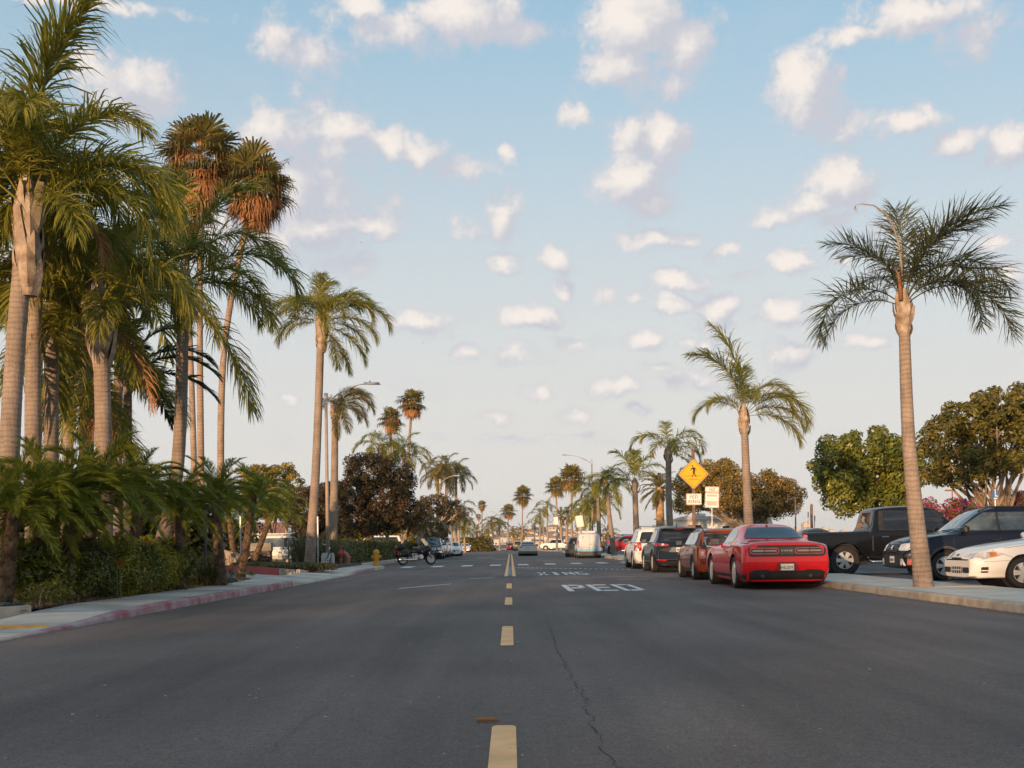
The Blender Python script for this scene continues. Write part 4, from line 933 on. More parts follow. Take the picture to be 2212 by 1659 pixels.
tree('fig_tree', 'rust-tinged round fig tree left of the leaning trunk, behind the signs', b0, [bx(1500, 1045, 88, 1.5, 2, 1.1, b0), bx(1550, 1035, 88, 1.7, 2, 1.2, b0), bx(1490, 1085, 87, 1.1, 1.5, .8, b0)], 50, .62, 330, .10, LEAF('amber_fig_leaf', (.15, .12, .022), (.36, .25, .045), .22, .4, .45), 203, 2.0, .2, BARKP, 6, stems=4, spread=.5)
b0 = Vector((xat(1620, 86), 84, 0))
tree('fig_tree', 'wide rust-brown fig tree behind the signs, above the motorhome', b0, [bx(1590, 1068, 84, 1.6, 2, 1.25, b0), bx(1645, 1060, 84, 1.6, 2, 1.15, b0), bx(1695, 1075, 84, 1.3, 1.7, 1.1, b0), bx(1640, 1095, 83, 1.8, 1.8, .8, b0)], 72, .6, 380, .095, FIC_B, 204, 2.0, .2, BARKP, 7, stems=3, spread=.5)
# left side
b0 = Vector((xat(795, 72), 72, 0))
tree('dark_tree', 'large dark red-brown leafy tree behind the clipped hedge', b0, [bx(800, 1020, 72, 1.5, 2, 1.1, b0), bx(765, 1070, 71, 1.1, 1.6, 1.1, b0), bx(830, 1075, 72, 1.5, 1.8, 1.2, b0), bx(868, 1050, 73, .8, 1.2, 1.2, b0), bx(875, 1110, 72, 1.2, 1.5, 1.0, b0), bx(775, 1125, 71, 1.3, 1.5, .8, b0), bx(830, 1125, 71, 1.1, 1.3, .7, b0)], 110, .5, 520, .078, DRK, 211, 1.75, .30, BARK, 11)
b0 = Vector((xat(660, 78), 78, 0))
tree('dark_tree', 'dark brown tree behind the lone palm trunk and lamp', b0, [bx(670, 1105, 78, 1.5, 2, 1.5, b0), bx(715, 1085, 78, 1.3, 2, 1.5, b0), bx(690, 1150, 77, 1.5, 1.6, .9, b0)], 66, .55, 420, .085, DRK, 212, 1.4, .25, BARK, 6)
b0 = Vector((xat(590, 96), 96, 0))
tree('round_tree', 'golden round-headed tree above the camper van', b0, [bx(560, 1035, 96, 1.6, 2.2, 1.3, b0), bx(610, 1040, 96, 1.6, 2.2, 1.4, b0), bx(580, 1085, 95, 2.4, 2.2, 1.5, b0)], 60, .55, 230, .12, GLD, 213, 2, .3, BARK, 6)
b0 = Vector((xat(935, 98), 98, 0))
tree('sparse_tree', 'thin brownish tree with bare pale branches over the left parked cars', b0, [bx(945, 1090, 98, 1.3, 1.8, .9, b0), bx(910, 1110, 97, 1.0, 1.5, 1.2, b0), bx(975, 1105, 99, 1.1, 1.5, .9, b0), bx(930, 1150, 97, 1.6, 1.5, .8, b0)], 62, .42, 170, .12, LEAF('brown_sparse_leaf', (.085, .066, .030), (.17, .115, .050), .25, .45), 214, 1.6, .18, BARKP, 9)
for i, (x, d, lab) in enumerate([(870, 82, 'slim pale forked tree behind the hedge, left of the parked cars'), (905, 92, 'slim pale tree behind the hedge, nearest the parked cars'), (840, 88, 'slim pale tree behind the hedge below the dark tree')]):
    b0 = Vector((xat(x, d), d, 0))
    tree('slim_tree', lab, b0, [bx(x + 5, 1125, d, 1.1, 1.2, .6, b0), bx(x - 12, 1135, d, .8, 1, .5, b0)], 18, .4, 150, .12, OLV, 220 + i, 1.3, .13, BARKP, 5, group='slim trees behind the hedge')
# greenery closing the view behind the car park on the left
def bank(name, label, x0, x1, y0, d, n, rc, per, size, mat, seed, zt):
    r = random.Random(seed); cl = []
    for i in range(n):
        t = (i + .5) / n; x = xat(x0 + (x1 - x0) * t, d) + r.uniform(-.3, .3)
        for k in range(3): cl.append((x, d + r.uniform(-.8, .8), zt * (.22 + .33 * k) * r.uniform(.85, 1.12), rc, rc * .8, rc * .9))
    V, F, T = leaf_cloud(cl, per, size, seed); o = link(name, np_mesh(name, V, F, mat, T)); return tag(o, label, 'hedge')
HG = LEAF('hedge_leaf', (.065, .080, .012), (.21, .195, .026), .22, .42)
bank('ivy_bank', 'tall leafy green bank behind the hotel car park', 640, 930, 0, 104, 34, 1.0, 120, .15, HG, 230, 2.7)
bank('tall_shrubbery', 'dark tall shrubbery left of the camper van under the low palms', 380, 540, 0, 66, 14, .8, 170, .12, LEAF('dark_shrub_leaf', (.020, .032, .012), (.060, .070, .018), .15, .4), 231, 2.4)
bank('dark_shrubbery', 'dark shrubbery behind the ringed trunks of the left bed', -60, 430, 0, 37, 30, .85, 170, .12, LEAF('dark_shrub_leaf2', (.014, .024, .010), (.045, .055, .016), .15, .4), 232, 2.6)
bank('far_shrubs', 'far low shrubs beside the left kerb beyond the parked cars', 1000, 1056, 0, 205, 12, 1.0, 60, .22, OLV, 233, 2.0)
# clipped hedge
def hedge(name, label, pts, w, h, per, size, mat, seed):
    r = np.random.RandomState(seed); VS = []; TN = []; o = empty(name, (pts[0][0], pts[0][1], .1)); core = MB()
    for (xa, ya), (xb, yb) in zip(pts, pts[1:]):
        L_ = math.hypot(xb - xa, yb - ya); d = np.array([(xb - xa) / L_, (yb - ya) / L_, 0]); nr = np.array([d[1], -d[0], 0])
        for (u0, v0, du, dv, N_) in (((-w / 2), 0, 0, h, -nr), (w / 2, 0, 0, h, nr), (-w / 2, h, w, 0, np.array([0, 0, 1.0]))):
            n = int(per * L_ * (h if du == 0 else w)); t = r.rand(n); q = r.rand(n)
            off = u0 + du * q if du else np.full(n, u0); z = v0 + dv * q if dv else np.full(n, v0)
            bump = .05 * np.sin(t * L_ * 2.3) + .04 * np.sin(t * L_ * 5.1 + 1)
            c = np.array([xa, ya, 0.]) - np.array([pts[0][0], pts[0][1], 0.]) + d * (t * L_)[:, None] + nr * off[:, None] + np.array([0, 0, 1.]) * z[:, None] + N_ * (bump + r.normal(0, .045, n))[:, None]
            nn = unit(N_ + r.normal(0, .6, (n, 3)) + np.array([0, 0, .3])); a = unit(np.cross(nn, r.normal(size=(n, 3)))); b = np.cross(nn, a); s = (size * r.uniform(.6, 1.3, n))[:, None]
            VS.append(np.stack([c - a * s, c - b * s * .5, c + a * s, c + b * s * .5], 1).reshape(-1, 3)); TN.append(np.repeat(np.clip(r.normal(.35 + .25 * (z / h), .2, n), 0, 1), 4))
        core.box(((xa + xb) / 2 - pts[0][0], (ya + yb) / 2 - pts[0][1], h / 2 - .02), (w - .1, L_, h - .1), (0, 0, math.atan2(yb - ya, xb - xa) - math.pi / 2))
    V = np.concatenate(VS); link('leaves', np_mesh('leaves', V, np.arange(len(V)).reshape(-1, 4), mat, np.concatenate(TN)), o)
    core.build('twigs', M('hedge_twigs', (.020, .022, .010), .95), o)
    return tag(o, label, 'hedge')
hedge('clipped_hedge', 'long clipped green hedge behind the yellow hydrant and motorcycle', [(-9.0, 58.5), (-9.05, 75), (-9.1, 95), (-9.2, 118)], 1.1, 1.22, 260, .062, HG, 240)
# shrubs of the near bed
SHR = LEAF('shrub_leaf', (.050, .070, .014), (.23, .23, .024), .28, .34, .5)
SHY = LEAF('bright_shrub_leaf', (.10, .11, .012), (.42, .36, .026), .30, .34, .5)
LAV = LEAF('grey_shrub_leaf', (.10, .14, .12), (.21, .25, .20), .2, .5)
YGR = LEAF('yellow_green_leaf', (.12, .14, .030), (.33, .32, .065), .3, .5)
def shrub(name, label, x, d, w, h, mat, seed, size=.046, per=2300, n=18, group=None, z=.14, asp=.3, cat='shrub', up=.3, dy=.75):
    p = Vector((xat(x, d) - (.02 if cat == 'shrub' else .30 if name == 'feathery_plant' else 0), d - (.35 if cat == 'shrub' else -.1), z)); o = thing(name, label, cat, p, 0, group)
    cl = [(a[0], a[1], max(.12, a[2]), a[3], a[4], a[5]) for a in lobes([(0, 0, h * .50, w / 2 * .8, w / 2 * dy, h * .42)], n, min(w, h) * .26, seed)]
    V, F, T = leaf_cloud(cl, per, size, seed, up, asp, .45); link('leaves', np_mesh('leaves', V, F, mat, T), o)
    m = MB(); r = random.Random(seed)
    for k in range(7): a = r.uniform(0, 6.3); m.tube([(0, 0, -.05), (math.cos(a) * w * .15, math.sin(a) * w * .12, h * .4), (math.cos(a) * w * .3, math.sin(a) * w * .25, h * .75)], [.02, .014, .006], 5)
    m.build('stems', BARK, o)
    return o
GB = 'broad-leaved shrubs of the left bed'
shrub('leafy_shrub', 'dark leafy shrub beside the lamp-lit trunk', 88, 19.8, 1.3, 1.1, SHR, 251, group=GB)
shrub('leafy_shrub', 'leafy shrub second along the bed, dull green', 152, 20.8, 1.5, 1.15, SHR, 252, group=GB)
shrub('leafy_shrub', 'bright yellow-green shrub in the middle of the left bed', 256, 22.6, 1.45, 1.15, SHY, 253, group=GB)
shrub('leafy_shrub', 'yellowish leafy shrub right of the brightest one', 318, 24.2, 1.45, 1.15, SHY, 254, group=GB)
shrub('leafy_shrub', 'dark leafy shrub next to the grass tuft', 375, 26.0, 1.45, 1.1, SHR, 255, group=GB)
shrub('leafy_shrub', 'leafy shrub between the dull and the bright one', 205, 21.8, 1.3, 1.1, SHR, 256, group=GB)
shrub('leafy_shrub', 'yellow-topped leafy shrub before the leaning ringed palm', 345, 25.1, 1.3, 1.1, SHY, 257, group=GB)
shrub('leafy_shrub', 'leafy shrub tucked behind the two orange blooms', 288, 23.4, 1.3, 1.12, SHR, 258, group=GB)
GH = 'low feathery plants along the mulch'
for i, (x, d, w, h, mt, lab) in enumerate([(118, 18.0, .6, .42, SHR, 'low dark feathery plant by the corner ramp'), (142, 18.5, .5, .42, YGR, 'low yellow-green plant beside the lit ground lamp'), (168, 19.3, .55, .42, YGR, 'low yellow-green plant, second along the mulch'), (196, 20.1, .6, .36, YGR, 'low yellow-green plant beside the flat pale stone'), (232, 21.3, .5, .3, LAV, 'small grey-blue plant beyond the flat pale stone'), (255, 21.9, .5, .34, LAV, 'grey-blue plant, the fuller of the two'), (286, 22.9, .6, .42, YGR, 'bushy yellow-green plant with a spotlight in front'), (318, 24.0, .65, .48, YGR, 'tallest yellow-green plant of the mulch strip'), (345, 25.0, .5, .34, LAV, 'greyish plant before the grass tuft')]):
    shrub('feathery_plant', lab, x, d, w, h, mt, 270 + i, .04, 2600, 9, GH, asp=.22, cat='plant', up=.8)
shrub('groundcover', 'low reddish-green groundcover on the near drive corner', 505, 33.2, 1.5, .34, OLV, 290, .045, 1500, 14, cat='plant', dy=.6)
gc = []
r = random.Random(291)
for k in range(70):
    t = r.random(); q = r.random(); A = Vector((-8.0, 41.7)); B = Vector((-13.4, 52.4)); p = A + (B - A) * t * .8 + Vector((1.0, .55)).normalized() * (.25 + 1.6 * q); gc.append((p.x, p.y, .30, .38, .38, .15))
V, F, T = leaf_cloud(gc, 900, .05, 292, .8); tag(link('groundcover', np_mesh('groundcover', V, F, OLV, T)), 'wide bed of low groundcover above the bright red kerb', 'plant')
# grassy and sword-leaved tufts
def tuft(name, label, p, n, L0, L1, w, mat, seed, lean=.9, cat='plant', sp=.16, e0=85, e1=25, curl=75):
    r = np.random.RandomState(seed); m = 6; VS = []; FS = []; TS = []
    for k in range(n):
        e = math.radians(r.uniform(e1, e0)); az = r.uniform(0, 6.283); L_ = r.uniform(L0, L1); c = math.radians(curl) * r.uniform(.4, 1.2) * lean
        b = np.array([r.normal(0, sp), r.normal(0, sp), 0]); P = [b]
        for i in range(m): ee = e - c * ((i + .5) / m) ** 1.5; P.append(P[-1] + np.array([math.cos(ee) * math.cos(az), math.cos(ee) * math.sin(az), math.sin(ee)]) * L_ / m)
        sd = np.array([-math.sin(az), math.cos(az), 0]); P = np.array(P); ww = w * (1 - (np.arange(m + 1) / m) ** 2 * .95)
        V = np.stack([P - sd * ww[:, None], P + sd * ww[:, None]], 1).reshape(-1, 3); V[:, 2] = np.maximum(V[:, 2], -.02); o_ = len(VS) * 2 * (m + 1)
        VS.append(V); TS.append(np.full(2 * (m + 1), r.rand()))
        FS.append(np.array([[2 * i, 2 * i + 1, 2 * i + 3, 2 * i + 2] for i in range(m)]) + o_)
    return tag(link(name, np_mesh(name, np.concatenate(VS), np.concatenate(FS), mat, np.concatenate(TS)), None, p), label, cat)
TUF = LEAF('tuft_leaf', (.055, .070, .018), (.18, .17, .050), .3, .5)
FLX = LEAF('flax_leaf', (.060, .070, .030), (.17, .155, .075), .25, .45)
tuft('grass_tuft', 'big arching grass tuft at the corner of the drive', base(436, 28.2), 620, .7, 1.35, .007, TUF, 301, 1.5, sp=.22, e1=40)
tuft('flax_plant', 'spiky flax clump left of the lamp base, by the lone palm', base(655, 53.5), 150, 1.2, 2.2, .035, FLX, 302, .5, sp=.3, e1=45, curl=50)
tuft('flax_plant', 'spiky flax clump behind the lamp base', base(694, 54.5), 130, 1.1, 2.1, .035, FLX, 303, .5, sp=.3, e1=45, curl=50)
tuft('flax_plant', 'spiky flax clump right of the lamp base', base(722, 55.5), 110, 1.0, 1.8, .035, FLX, 304, .5, sp=.25, e1=45, curl=50)
# mulch
mv = []; r = np.random.RandomState(5); n = 5200
Y = 17.6 + 15 * r.rand(n); X = -7.36 - np.abs(r.normal(0, .42, n)); a = r.uniform(0, 3.14, n); s = r.uniform(.012, .034, n); z = .146 + r.rand(n) * .02
c = np.stack([X, Y, z], 1); A = np.stack([np.cos(a) * s, np.sin(a) * s, r.normal(0, .008, n)], 1); B = np.stack([-np.sin(a) * s * .45, np.cos(a) * s * .45, r.normal(0, .005, n)], 1)
V = np.stack([c - A - B, c + A - B, c + A + B, c - A + B], 1).reshape(-1, 3)
tag(link('mulch', np_mesh('mulch', V, np.arange(4 * n).reshape(-1, 4), LEAF('mulch_chip', (.42, .26, .14), (.22, .12, .06), .05, .85), np.repeat(r.rand(n), 4))), 'tan wood-chip mulch along the left pavement', 'mulch', kind='stuff')
# flowering bougainvillea on the right
BOU = LEAF('magenta_bract', (.50, .03, .17), (.66, .09, .28), .35, .6)
for i, (x, y, d, w, h, lab) in enumerate([(2045, 1092, 44, 1.9, .75, 'magenta bougainvillea behind the pickup cab and navy car'), (2195, 1075, 50, 1.0, .9, 'magenta bougainvillea under the spreading tree at the right edge')]):
    q = at(x, y, d); p = Vector((q.x, d, 0)); o = thing('bougainvillea', lab, 'shrub', p); cl = lobes([(0, 0, q.z - .2, w * .8, .6, h * .5), (0, 0, q.z * .5, w * .7, .5, q.z * .45)], 40, .3, 310 + i)
    V, F, T = leaf_cloud(cl, 500, .06, 311 + i); link('leaves', np_mesh('leaves', V, F, OLV, T), o)
    V, F, T = leaf_cloud([c_ for c_ in cl if c_[2] > q.z * .72], 420, .05, 313 + i, inner=.05, rmin=.9); link('flowers', np_mesh('flowers', V, F, BOU, T), o)['kind'] = 'stuff'

# ================================================================== VEHICLES
def pchip(keys):
    xs = np.array([k[0] for k in keys], float); ys = np.array([k[1] for k in keys], float)
    if len(xs) == 1: return lambda q: np.full_like(np.asarray(q, float), ys[0])
    h = np.diff(xs); dl = np.diff(ys) / h; m = np.zeros(len(xs)); m[0] = dl[0]; m[-1] = dl[-1]
    for i in range(1, len(xs) - 1):
        if dl[i - 1] * dl[i] > 0:
            w1, w2 = 2 * h[i] + h[i - 1], h[i] + 2 * h[i - 1]; m[i] = (w1 + w2) / (w1 / dl[i - 1] + w2 / dl[i])
    def f(q):
        q = np.clip(np.asarray(q, float), xs[0], xs[-1]); i = np.clip(np.searchsorted(xs, q) - 1, 0, len(h) - 1); t = (q - xs[i]) / h[i]
        return ys[i] * (1 + 2 * t) * (1 - t) ** 2 + m[i] * h[i] * t * (1 - t) ** 2 + ys[i + 1] * t * t * (3 - 2 * t) + m[i + 1] * h[i] * t * t * (t - 1)
    return f
def chaikin(P, n=2):
    for _ in range(n):
        Q = [P[0]]
        for a, b in zip(P, P[1:]): Q += [a * .75 + b * .25, a * .25 + b * .75]
        Q[1:2] = []; Q[-1:] = []
        P = np.array([P[0]] + list(Q[1:]) + [P[-1]])
    return P
def rpoly(pts, r=.03, n=3):
    """polygon with rounded corners"""
    out = []; m = len(pts)
    for i in range(m):
        p = Vector(pts[i]); a = Vector(pts[i - 1]); b = Vector(pts[(i + 1) % m]); da, db = (a - p), (b - p); q = min(r, da.length * .45, db.length * .45)
        s, e = p + da.normalized() * q, p + db.normalized() * q
        for k in range(n + 1): t = k / n; out.append(tuple(s * (1 - t) ** 2 + p * 2 * t * (1 - t) + e * t * t))
    return out
def rrect(x0, x1, z0, z1, r=.03): return rpoly([(x0, z0), (x1, z0), (x1, z1), (x0, z1)], r)
GLASS = M('tinted_glass', (.016, .020, .026), .03, spec=.6, var=.1)
GLASS2 = M('clear_window', (.075, .095, .10), .03, spec=.9, var=.35, vscale=2.2, coat=.6)
BLK = M('black_plastic', (.018, .018, .020), .55, var=.15, vscale=6)
DKG = M('dark_trim', (.05, .05, .055), .5, var=.15, vscale=6)
CHR = M('chrome', (.75, .75, .76), .12, 1.0, var=.05)
ALU = M('alloy', (.66, .64, .60), .32, .35, var=.08, vscale=8)
RUB = M('tyre_rubber', (.022, .022, .023), .85, var=.2, vscale=10)
REDL = M('red_lamp', (.42, .015, .015), .12, spec=.7, var=.2, vscale=9, coat=.8)
REDP = M('pink_lamp', (.55, .16, .13), .15, spec=.7, var=.2, vscale=12, coat=.8)
WHTL = M('clear_lamp', (.62, .62, .60), .12, spec=.8, var=.2, vscale=12, coat=.8)
AMB = M('amber_lamp', (.62, .20, .02), .15, spec=.7, var=.15, vscale=9, coat=.8)
PLT = M('number_plate', (.66, .66, .64), .5, var=.06)
INK = M('ink', (.03, .03, .05), .6)
def PAINT(name, col, metal=.0, rough=.22): return M('paint_' + name, col, rough, metal, spec=.15 if max(col) < .05 else .25, var=.03, vscale=1.2, coat=.35 if max(col) < .05 else .7, dirt=.05)
_wh = {}
def wheel_parts(rad, wid, style, rimf):
    key = (rad, wid, style, rimf)
    if key in _wh: return _wh[key]
    rr = rad * rimf; h = wid / 2
    t = MB().lathe([(rr * .96, -h * .80), (rr * 1.02, -h * .98), (rad * .93, -h), (rad * .985, -h * .82), (rad, -h * .5), (rad, h * .5), (rad * .985, h * .82), (rad * .93, h), (rr * 1.02, h * .98), (rr * .96, h * .80), (rr * .96, h * .5), (rr * .3, h * .1), (rr * .3, -h * .4), (rr * .96, -h * .5), (rr * .96, -h * .80)], 28, rot=(R(90), 0, 0), cap=False)
    me1 = t.mesh('tyre', RUB, True); me1.set_sharp_from_angle(angle=R(40))
    m = MB(); face = -h * .72          # the outer face looks to +y after the turn below
    m.lathe([(rr * 1.0, face - .012), (rr * 1.0, face + .02), (rr * .90, face + .03), (rr * .90, face + .0), (rr * .93, face - .012), (rr * 1.0, face - .012)], 28, cap=False)
    ns, wd = {'five': (5, .52), 'six': (6, .46), 'ten': (10, .22), 'split': (5, .55), 'seven': (7, .44), 'cap': (9, .30)}[style]
    for k in range(ns):
        a = 2 * math.pi * k / ns
        for dd in ((-.10, .10) if style == 'split' else (0,)):
            c, s = math.cos(a + dd * 1.6), math.sin(a + dd * 1.6); w0 = rr * wd * (.30 if style != 'split' else .16); w1 = rr * wd * (.50 if style != 'split' else .22)
            def P(u, v, z): return (c * u - s * v, s * u + c * v, z)
            i0, i1 = rr * .14, rr * .94
            m.add([P(i0, -w0, face - .018), P(i0, w0, face - .018), P(i1, w1, face - .004), P(i1, -w1, face - .004), P(i0, -w0 * 1.3, face + .03), P(i0, w0 * 1.3, face + .03), P(i1, w1 * 1.2, face + .03), P(i1, -w1 * 1.2, face + .03)],
                  [(0, 1, 2, 3), (0, 4, 5, 1), (1, 5, 6, 2), (2, 6, 7, 3), (3, 7, 4, 0)])
    m.lathe([(rr * .20, face + .03), (rr * .20, face - .015), (rr * .13, face - .032), (rr * .02, face - .034)], 14)
    for k in range(5): a = 2 * math.pi * k / 5 + .3; m.lathe([(.012, face - .02), (.010, face - .03)], 6, (rr * .155 * math.cos(a), rr * .155 * math.sin(a), 0))
    rot = Euler((R(90), 0, 0)).to_matrix(); m.v = [tuple(rot @ Vector(q)) for q in m.v]
    me2 = m.mesh('rim', ALU, False)
    _wh[key] = (me1, me2)
    return me1, me2
class Car:
    def __init__(s, name, label, cat, L, W, keys, paint, loc, rz, wheels, group=None, zb=.20, rr=.30, kr=.13, rf=.45, kf=.20, xoff_r=None, xoff_f=None, arch=1.13, style='five', rimf=.68, ww=None, zw=.62, zs=.30, ws=None, tw=.215, crown=.018, nx=64, cut=True, er=.05):
        s.o = thing(name, label, cat, loc, rz, group); s.L, s.W, s.paint = L, W, paint; h = W / 2
        K = {k: pchip(v) for k, v in keys.items()}
        fww = pchip(ww) if ww else (lambda q: np.full_like(np.asarray(q, float), h)); fws = (lambda q: np.full_like(np.asarray(q, float), ws or h - .07))
        e = np.concatenate([[0, .012, .03, .06, .10, .15, .21], np.linspace(.28, L - .34, nx), L - np.array([.27, .21, .15, .10, .06, .03, .012, 0])])
        rings = []
        for x in e:
            fr = 1.0
            if x < rr: t = 1 - x / rr; fr *= 1 - kr * (1 - math.sqrt(max(0, 1 - t * t)))
            if x > L - rf: t = 1 - (L - x) / rf; fr *= 1 - kf * (1 - math.sqrt(max(0, 1 - t * t)))
            zt, zr, wt, wr = float(K['zt'](x)), float(K['zr'](x)), float(K['wt'](x)), float(K['wr'](x)); w3 = float(fww(x)); w2 = float(fws(x))
            zbx = zb + (.03 if x < .12 or x > L - .12 else 0); g = max(0, zr - zt)
            P = np.array([(0, zbx), (w2 - .14, zbx), (w2 - .02, zbx + .02), (w2, zs), (w3, zs + .12), (w3, zw), (wt + (w3 - wt) * .35, zt - (zt - zw) * .22), (wt, zt), (wr + (wt - wr) * .30, zt + g * .42), (wr, max(zt + .004, zr - er)), (wr - .10, zr - .012), (wr * .5, zr + crown * .7), (0, zr + crown)])
            P[:, 0] *= fr; P = chaikin(P, 2)
            xo = np.zeros(len(P))
            if xoff_r: xo += np.interp(P[:, 1], [q[0] for q in xoff_r], [q[1] for q in xoff_r]) * max(0, 1 - x / .5)
            if xoff_f: xo += np.interp(P[:, 1], [q[0] for q in xoff_f], [q[1] for q in xoff_f]) * max(0, 1 - (L - x) / .5)
            rings.append(np.stack([x - L / 2 + xo, P[:, 0], P[:, 1]], 1))
        R_ = np.array(rings); n = R_.shape[1]
        full = np.concatenate([R_, (R_ * np.array([1, -1, 1]))[:, -2:0:-1]], 1); k = full.shape[1]; m = MB(); m.v = [tuple(q) for q in full.reshape(-1, 3)]
        for i in range(len(e) - 1):
            for j in range(k): m.f.append((i * k + j, i * k + (j + 1) % k, (i + 1) * k + (j + 1) % k, (i + 1) * k + j))
        for (o_, fl) in ((0, 1), ((len(e) - 1) * k, 0)):
            for j in range(n - 1):
                q = [j, j + 1, (k - j - 1) % k, (k - j) % k]; q = [a for i_, a in enumerate(q) if a not in q[:i_]]
                q = [o_ + a for a in q]; m.f.append(tuple(q[::-1] if fl == 0 else q))
        m.f = [f[::-1] for f in m.f]; m.tone = [.5] * len(m.v)
        body = m.build('body', paint, s.o, smooth=True)
        tris = []
        for f in m.f:
            for i in range(1, len(f) - 1): tris.append((f[0], f[i], f[i + 1]))
        s.bvh = BVHTree.FromPolygons([Vector(q) for q in m.v], tris)
        xr, xf, rad = wheels; s.ax = (xr - L / 2, xf - L / 2); s.rad = rad; R_arch = rad * arch
        bm = body.data; bm.set_sharp_from_angle(angle=R(50))
        if cut:
            c = MB()
            for xx in s.ax: c.lathe([(R_arch, -W), (R_arch, W)], 36, (xx, 0, rad + .015), (R(90), 0, 0))
            co = c.build('cutter', BLK); mod = body.modifiers.new('b', 'BOOLEAN'); mod.object = co; mod.operation = 'DIFFERENCE'; mod.solver = 'EXACT'
            co.parent = s.o; bpy.context.view_layer.update(); dg = bpy.context.evaluated_depsgraph_get(); me = bpy.data.meshes.new_from_object(body.evaluated_get(dg)); body.modifiers.clear(); body.data = me; me.name = 'body'
            me.materials.clear(); me.materials.append(paint); bpy.data.objects.remove(co)
            u = MB()
            for xx in s.ax: u.lathe([(R_arch + .012, -h + .24), (R_arch + .012, h - .24)], 24, (xx, 0, rad + .015), (R(90), 0, 0))
            u.box((0, 0, zb + .06), (L * .82, W - .5, .12)); u.build('underbody', BLK, s.o)
        me1, me2 = wheel_parts(rad, tw, style, rimf)
        for xx in s.ax:
            for sd in (1, -1):
                w = empty('wheel'); w.parent = s.o; w.location = (xx, sd * (h - tw / 2 - .012), rad); w.rotation_euler = (0, 0, 0 if sd > 0 else math.pi)
                link('tyre', me1, w); link('rim', me2, w)
    def ray(s, a, b, view):
        if view in 'LR': o, d = Vector((a, 3 if view == 'L' else -3, b)), Vector((0, -1 if view == 'L' else 1, 0))
        elif view == 'B': o, d = Vector((-6, a, b)), Vector((1, 0, 0))
        elif view == 'F': o, d = Vector((6, a, b)), Vector((-1, 0, 0))
        else: o, d = Vector((a, b, 4)), Vector((0, 0, -1))
        return s.bvh.ray_cast(o, d)[:2]
    def panel(s, name, mat, poly, view, off=.004, parent=None, step=.09, both=True):
        """a patch that follows the body: poly in (x from rear, z) for sides, (y, z) for ends, (x from rear, y) for top"""
        views = ('L', 'R') if view == 'S' else (view,); res = None
        h = s.L / 2; pl = [(p[0] - h, p[1]) if view in 'SLRT' else p for p in poly]
        bd = []; m = len(pl)
        for i in range(m):
            a, b = Vector(pl[i]), Vector(pl[(i + 1) % m]); k = max(1, int((b - a).length / step))
            for j in range(k): bd.append(a + (b - a) * j / k)
        nb = len(bd); x0, x1 = min(p.x for p in bd), max(p.x for p in bd); y0, y1 = min(p.y for p in bd), max(p.y for p in bd); pts = list(bd)
        gx = np.arange(x0 + step * .6, x1, step); gy = np.arange(y0 + step * .6, y1, step)
        pts += [Vector((a, b)) for a in gx for b in gy]
        v2, _, f2, *_ = delaunay_2d_cdt(pts, [(i, (i + 1) % nb) for i in range(nb)], [], 1, 1e-5)
        for vw in views:
            vs = []
            for p in v2:
                hit, nrm = s.ray(p.x, p.y, vw)
                if hit is None: vs.append(None)
                else:
                    if vw == 'L' and nrm.y < 0 or vw == 'R' and nrm.y > 0 or vw == 'B' and nrm.x > 0 or vw == 'F' and nrm.x < 0 or vw == 'T' and nrm.z < 0: nrm = -nrm
                    vs.append(hit + nrm * off)
            ok = [i for i, q in enumerate(vs) if q is not None]; ix = {q: i for i, q in enumerate(ok)}
            mm = MB(); mm.add([vs[i] for i in ok], [[ix[i] for i in f] for f in f2 if all(i in ix for i in f)])
            if mm.f: res = mm.build(name, mat, parent or s.o, smooth=True)
        return res
    def seam(s, pts, view='S', w=.007, mat=None, name='seam'):
        for (a, b) in zip(pts, pts[1:]):
            a, b = Vector(a), Vector(b); d = (b - a).normalized(); n = Vector((-d.y, d.x)) * w / 2
            s.panel(name, mat or INK, [a + n, a - n, b - n, b + n], view, .0025, step=.12)
    def pos(s, x, z, view): 
        a = x - s.L / 2 if view in 'LRT' else x
        hit, n = s.ray(a, z, view)
        return hit
    def mirror(s, x, z, mat, size=(.10, .20, .14), glassmat=None):
        for sd, vw in ((1, 'L'), (-1, 'R')):
            p = s.pos(x, z, vw)
            if p is None: continue
            m = MB(); c = p + Vector((-.02, sd * .17, .05)); m.box(c, size, ch=.04); m.tube([p - Vector((0, sd * .03, 0)), c - Vector((0, 0, size[2] * .3))], [.03, .022], 6)
            o = m.build('wing_mirror', mat, s.o, smooth=True, sharp=60)
            MB().box(c + Vector((-size[0] / 2 - .002, 0, 0)), (.006, size[1] * .8, size[2] * .78), ch=.002).build('mirror_glass', GLASS2, o)
    def arches(s, mat, w=.06, off=.006):
        for xx in s.ax:
            for vw in 'LR':
                vs = []; fs = []; n = 20; R0 = s.rad * 1.135
                for i in range(n + 1):
                    a = R(-8 + 196 * i / n)
                    for rr_ in (R0, R0 + w):
                        x, z = xx + math.cos(a) * rr_, s.rad + .015 + math.sin(a) * rr_; hit, nr = s.ray(x, max(z, .27), vw)
                        if hit is None: hit = Vector((x, (1 if vw == 'L' else -1) * s.W / 2, z)); 
                        vs.append(Vector((x, hit.y + (off if vw == 'L' else -off), z)))
                for i in range(n): fs.append((2 * i, 2 * i + 1, 2 * i + 3, 2 * i + 2))
                # lip folding into the well
                k = len(vs); vs += [Vector((q.x, q.y * .93, q.z)) for q in vs[0:2 * n + 2:2]]
                for i in range(n): fs.append((2 * i, 2 * i + 2, k + i + 1, k + i))
                MB().add(vs, fs).build('arch_trim', mat, s.o, smooth=False)
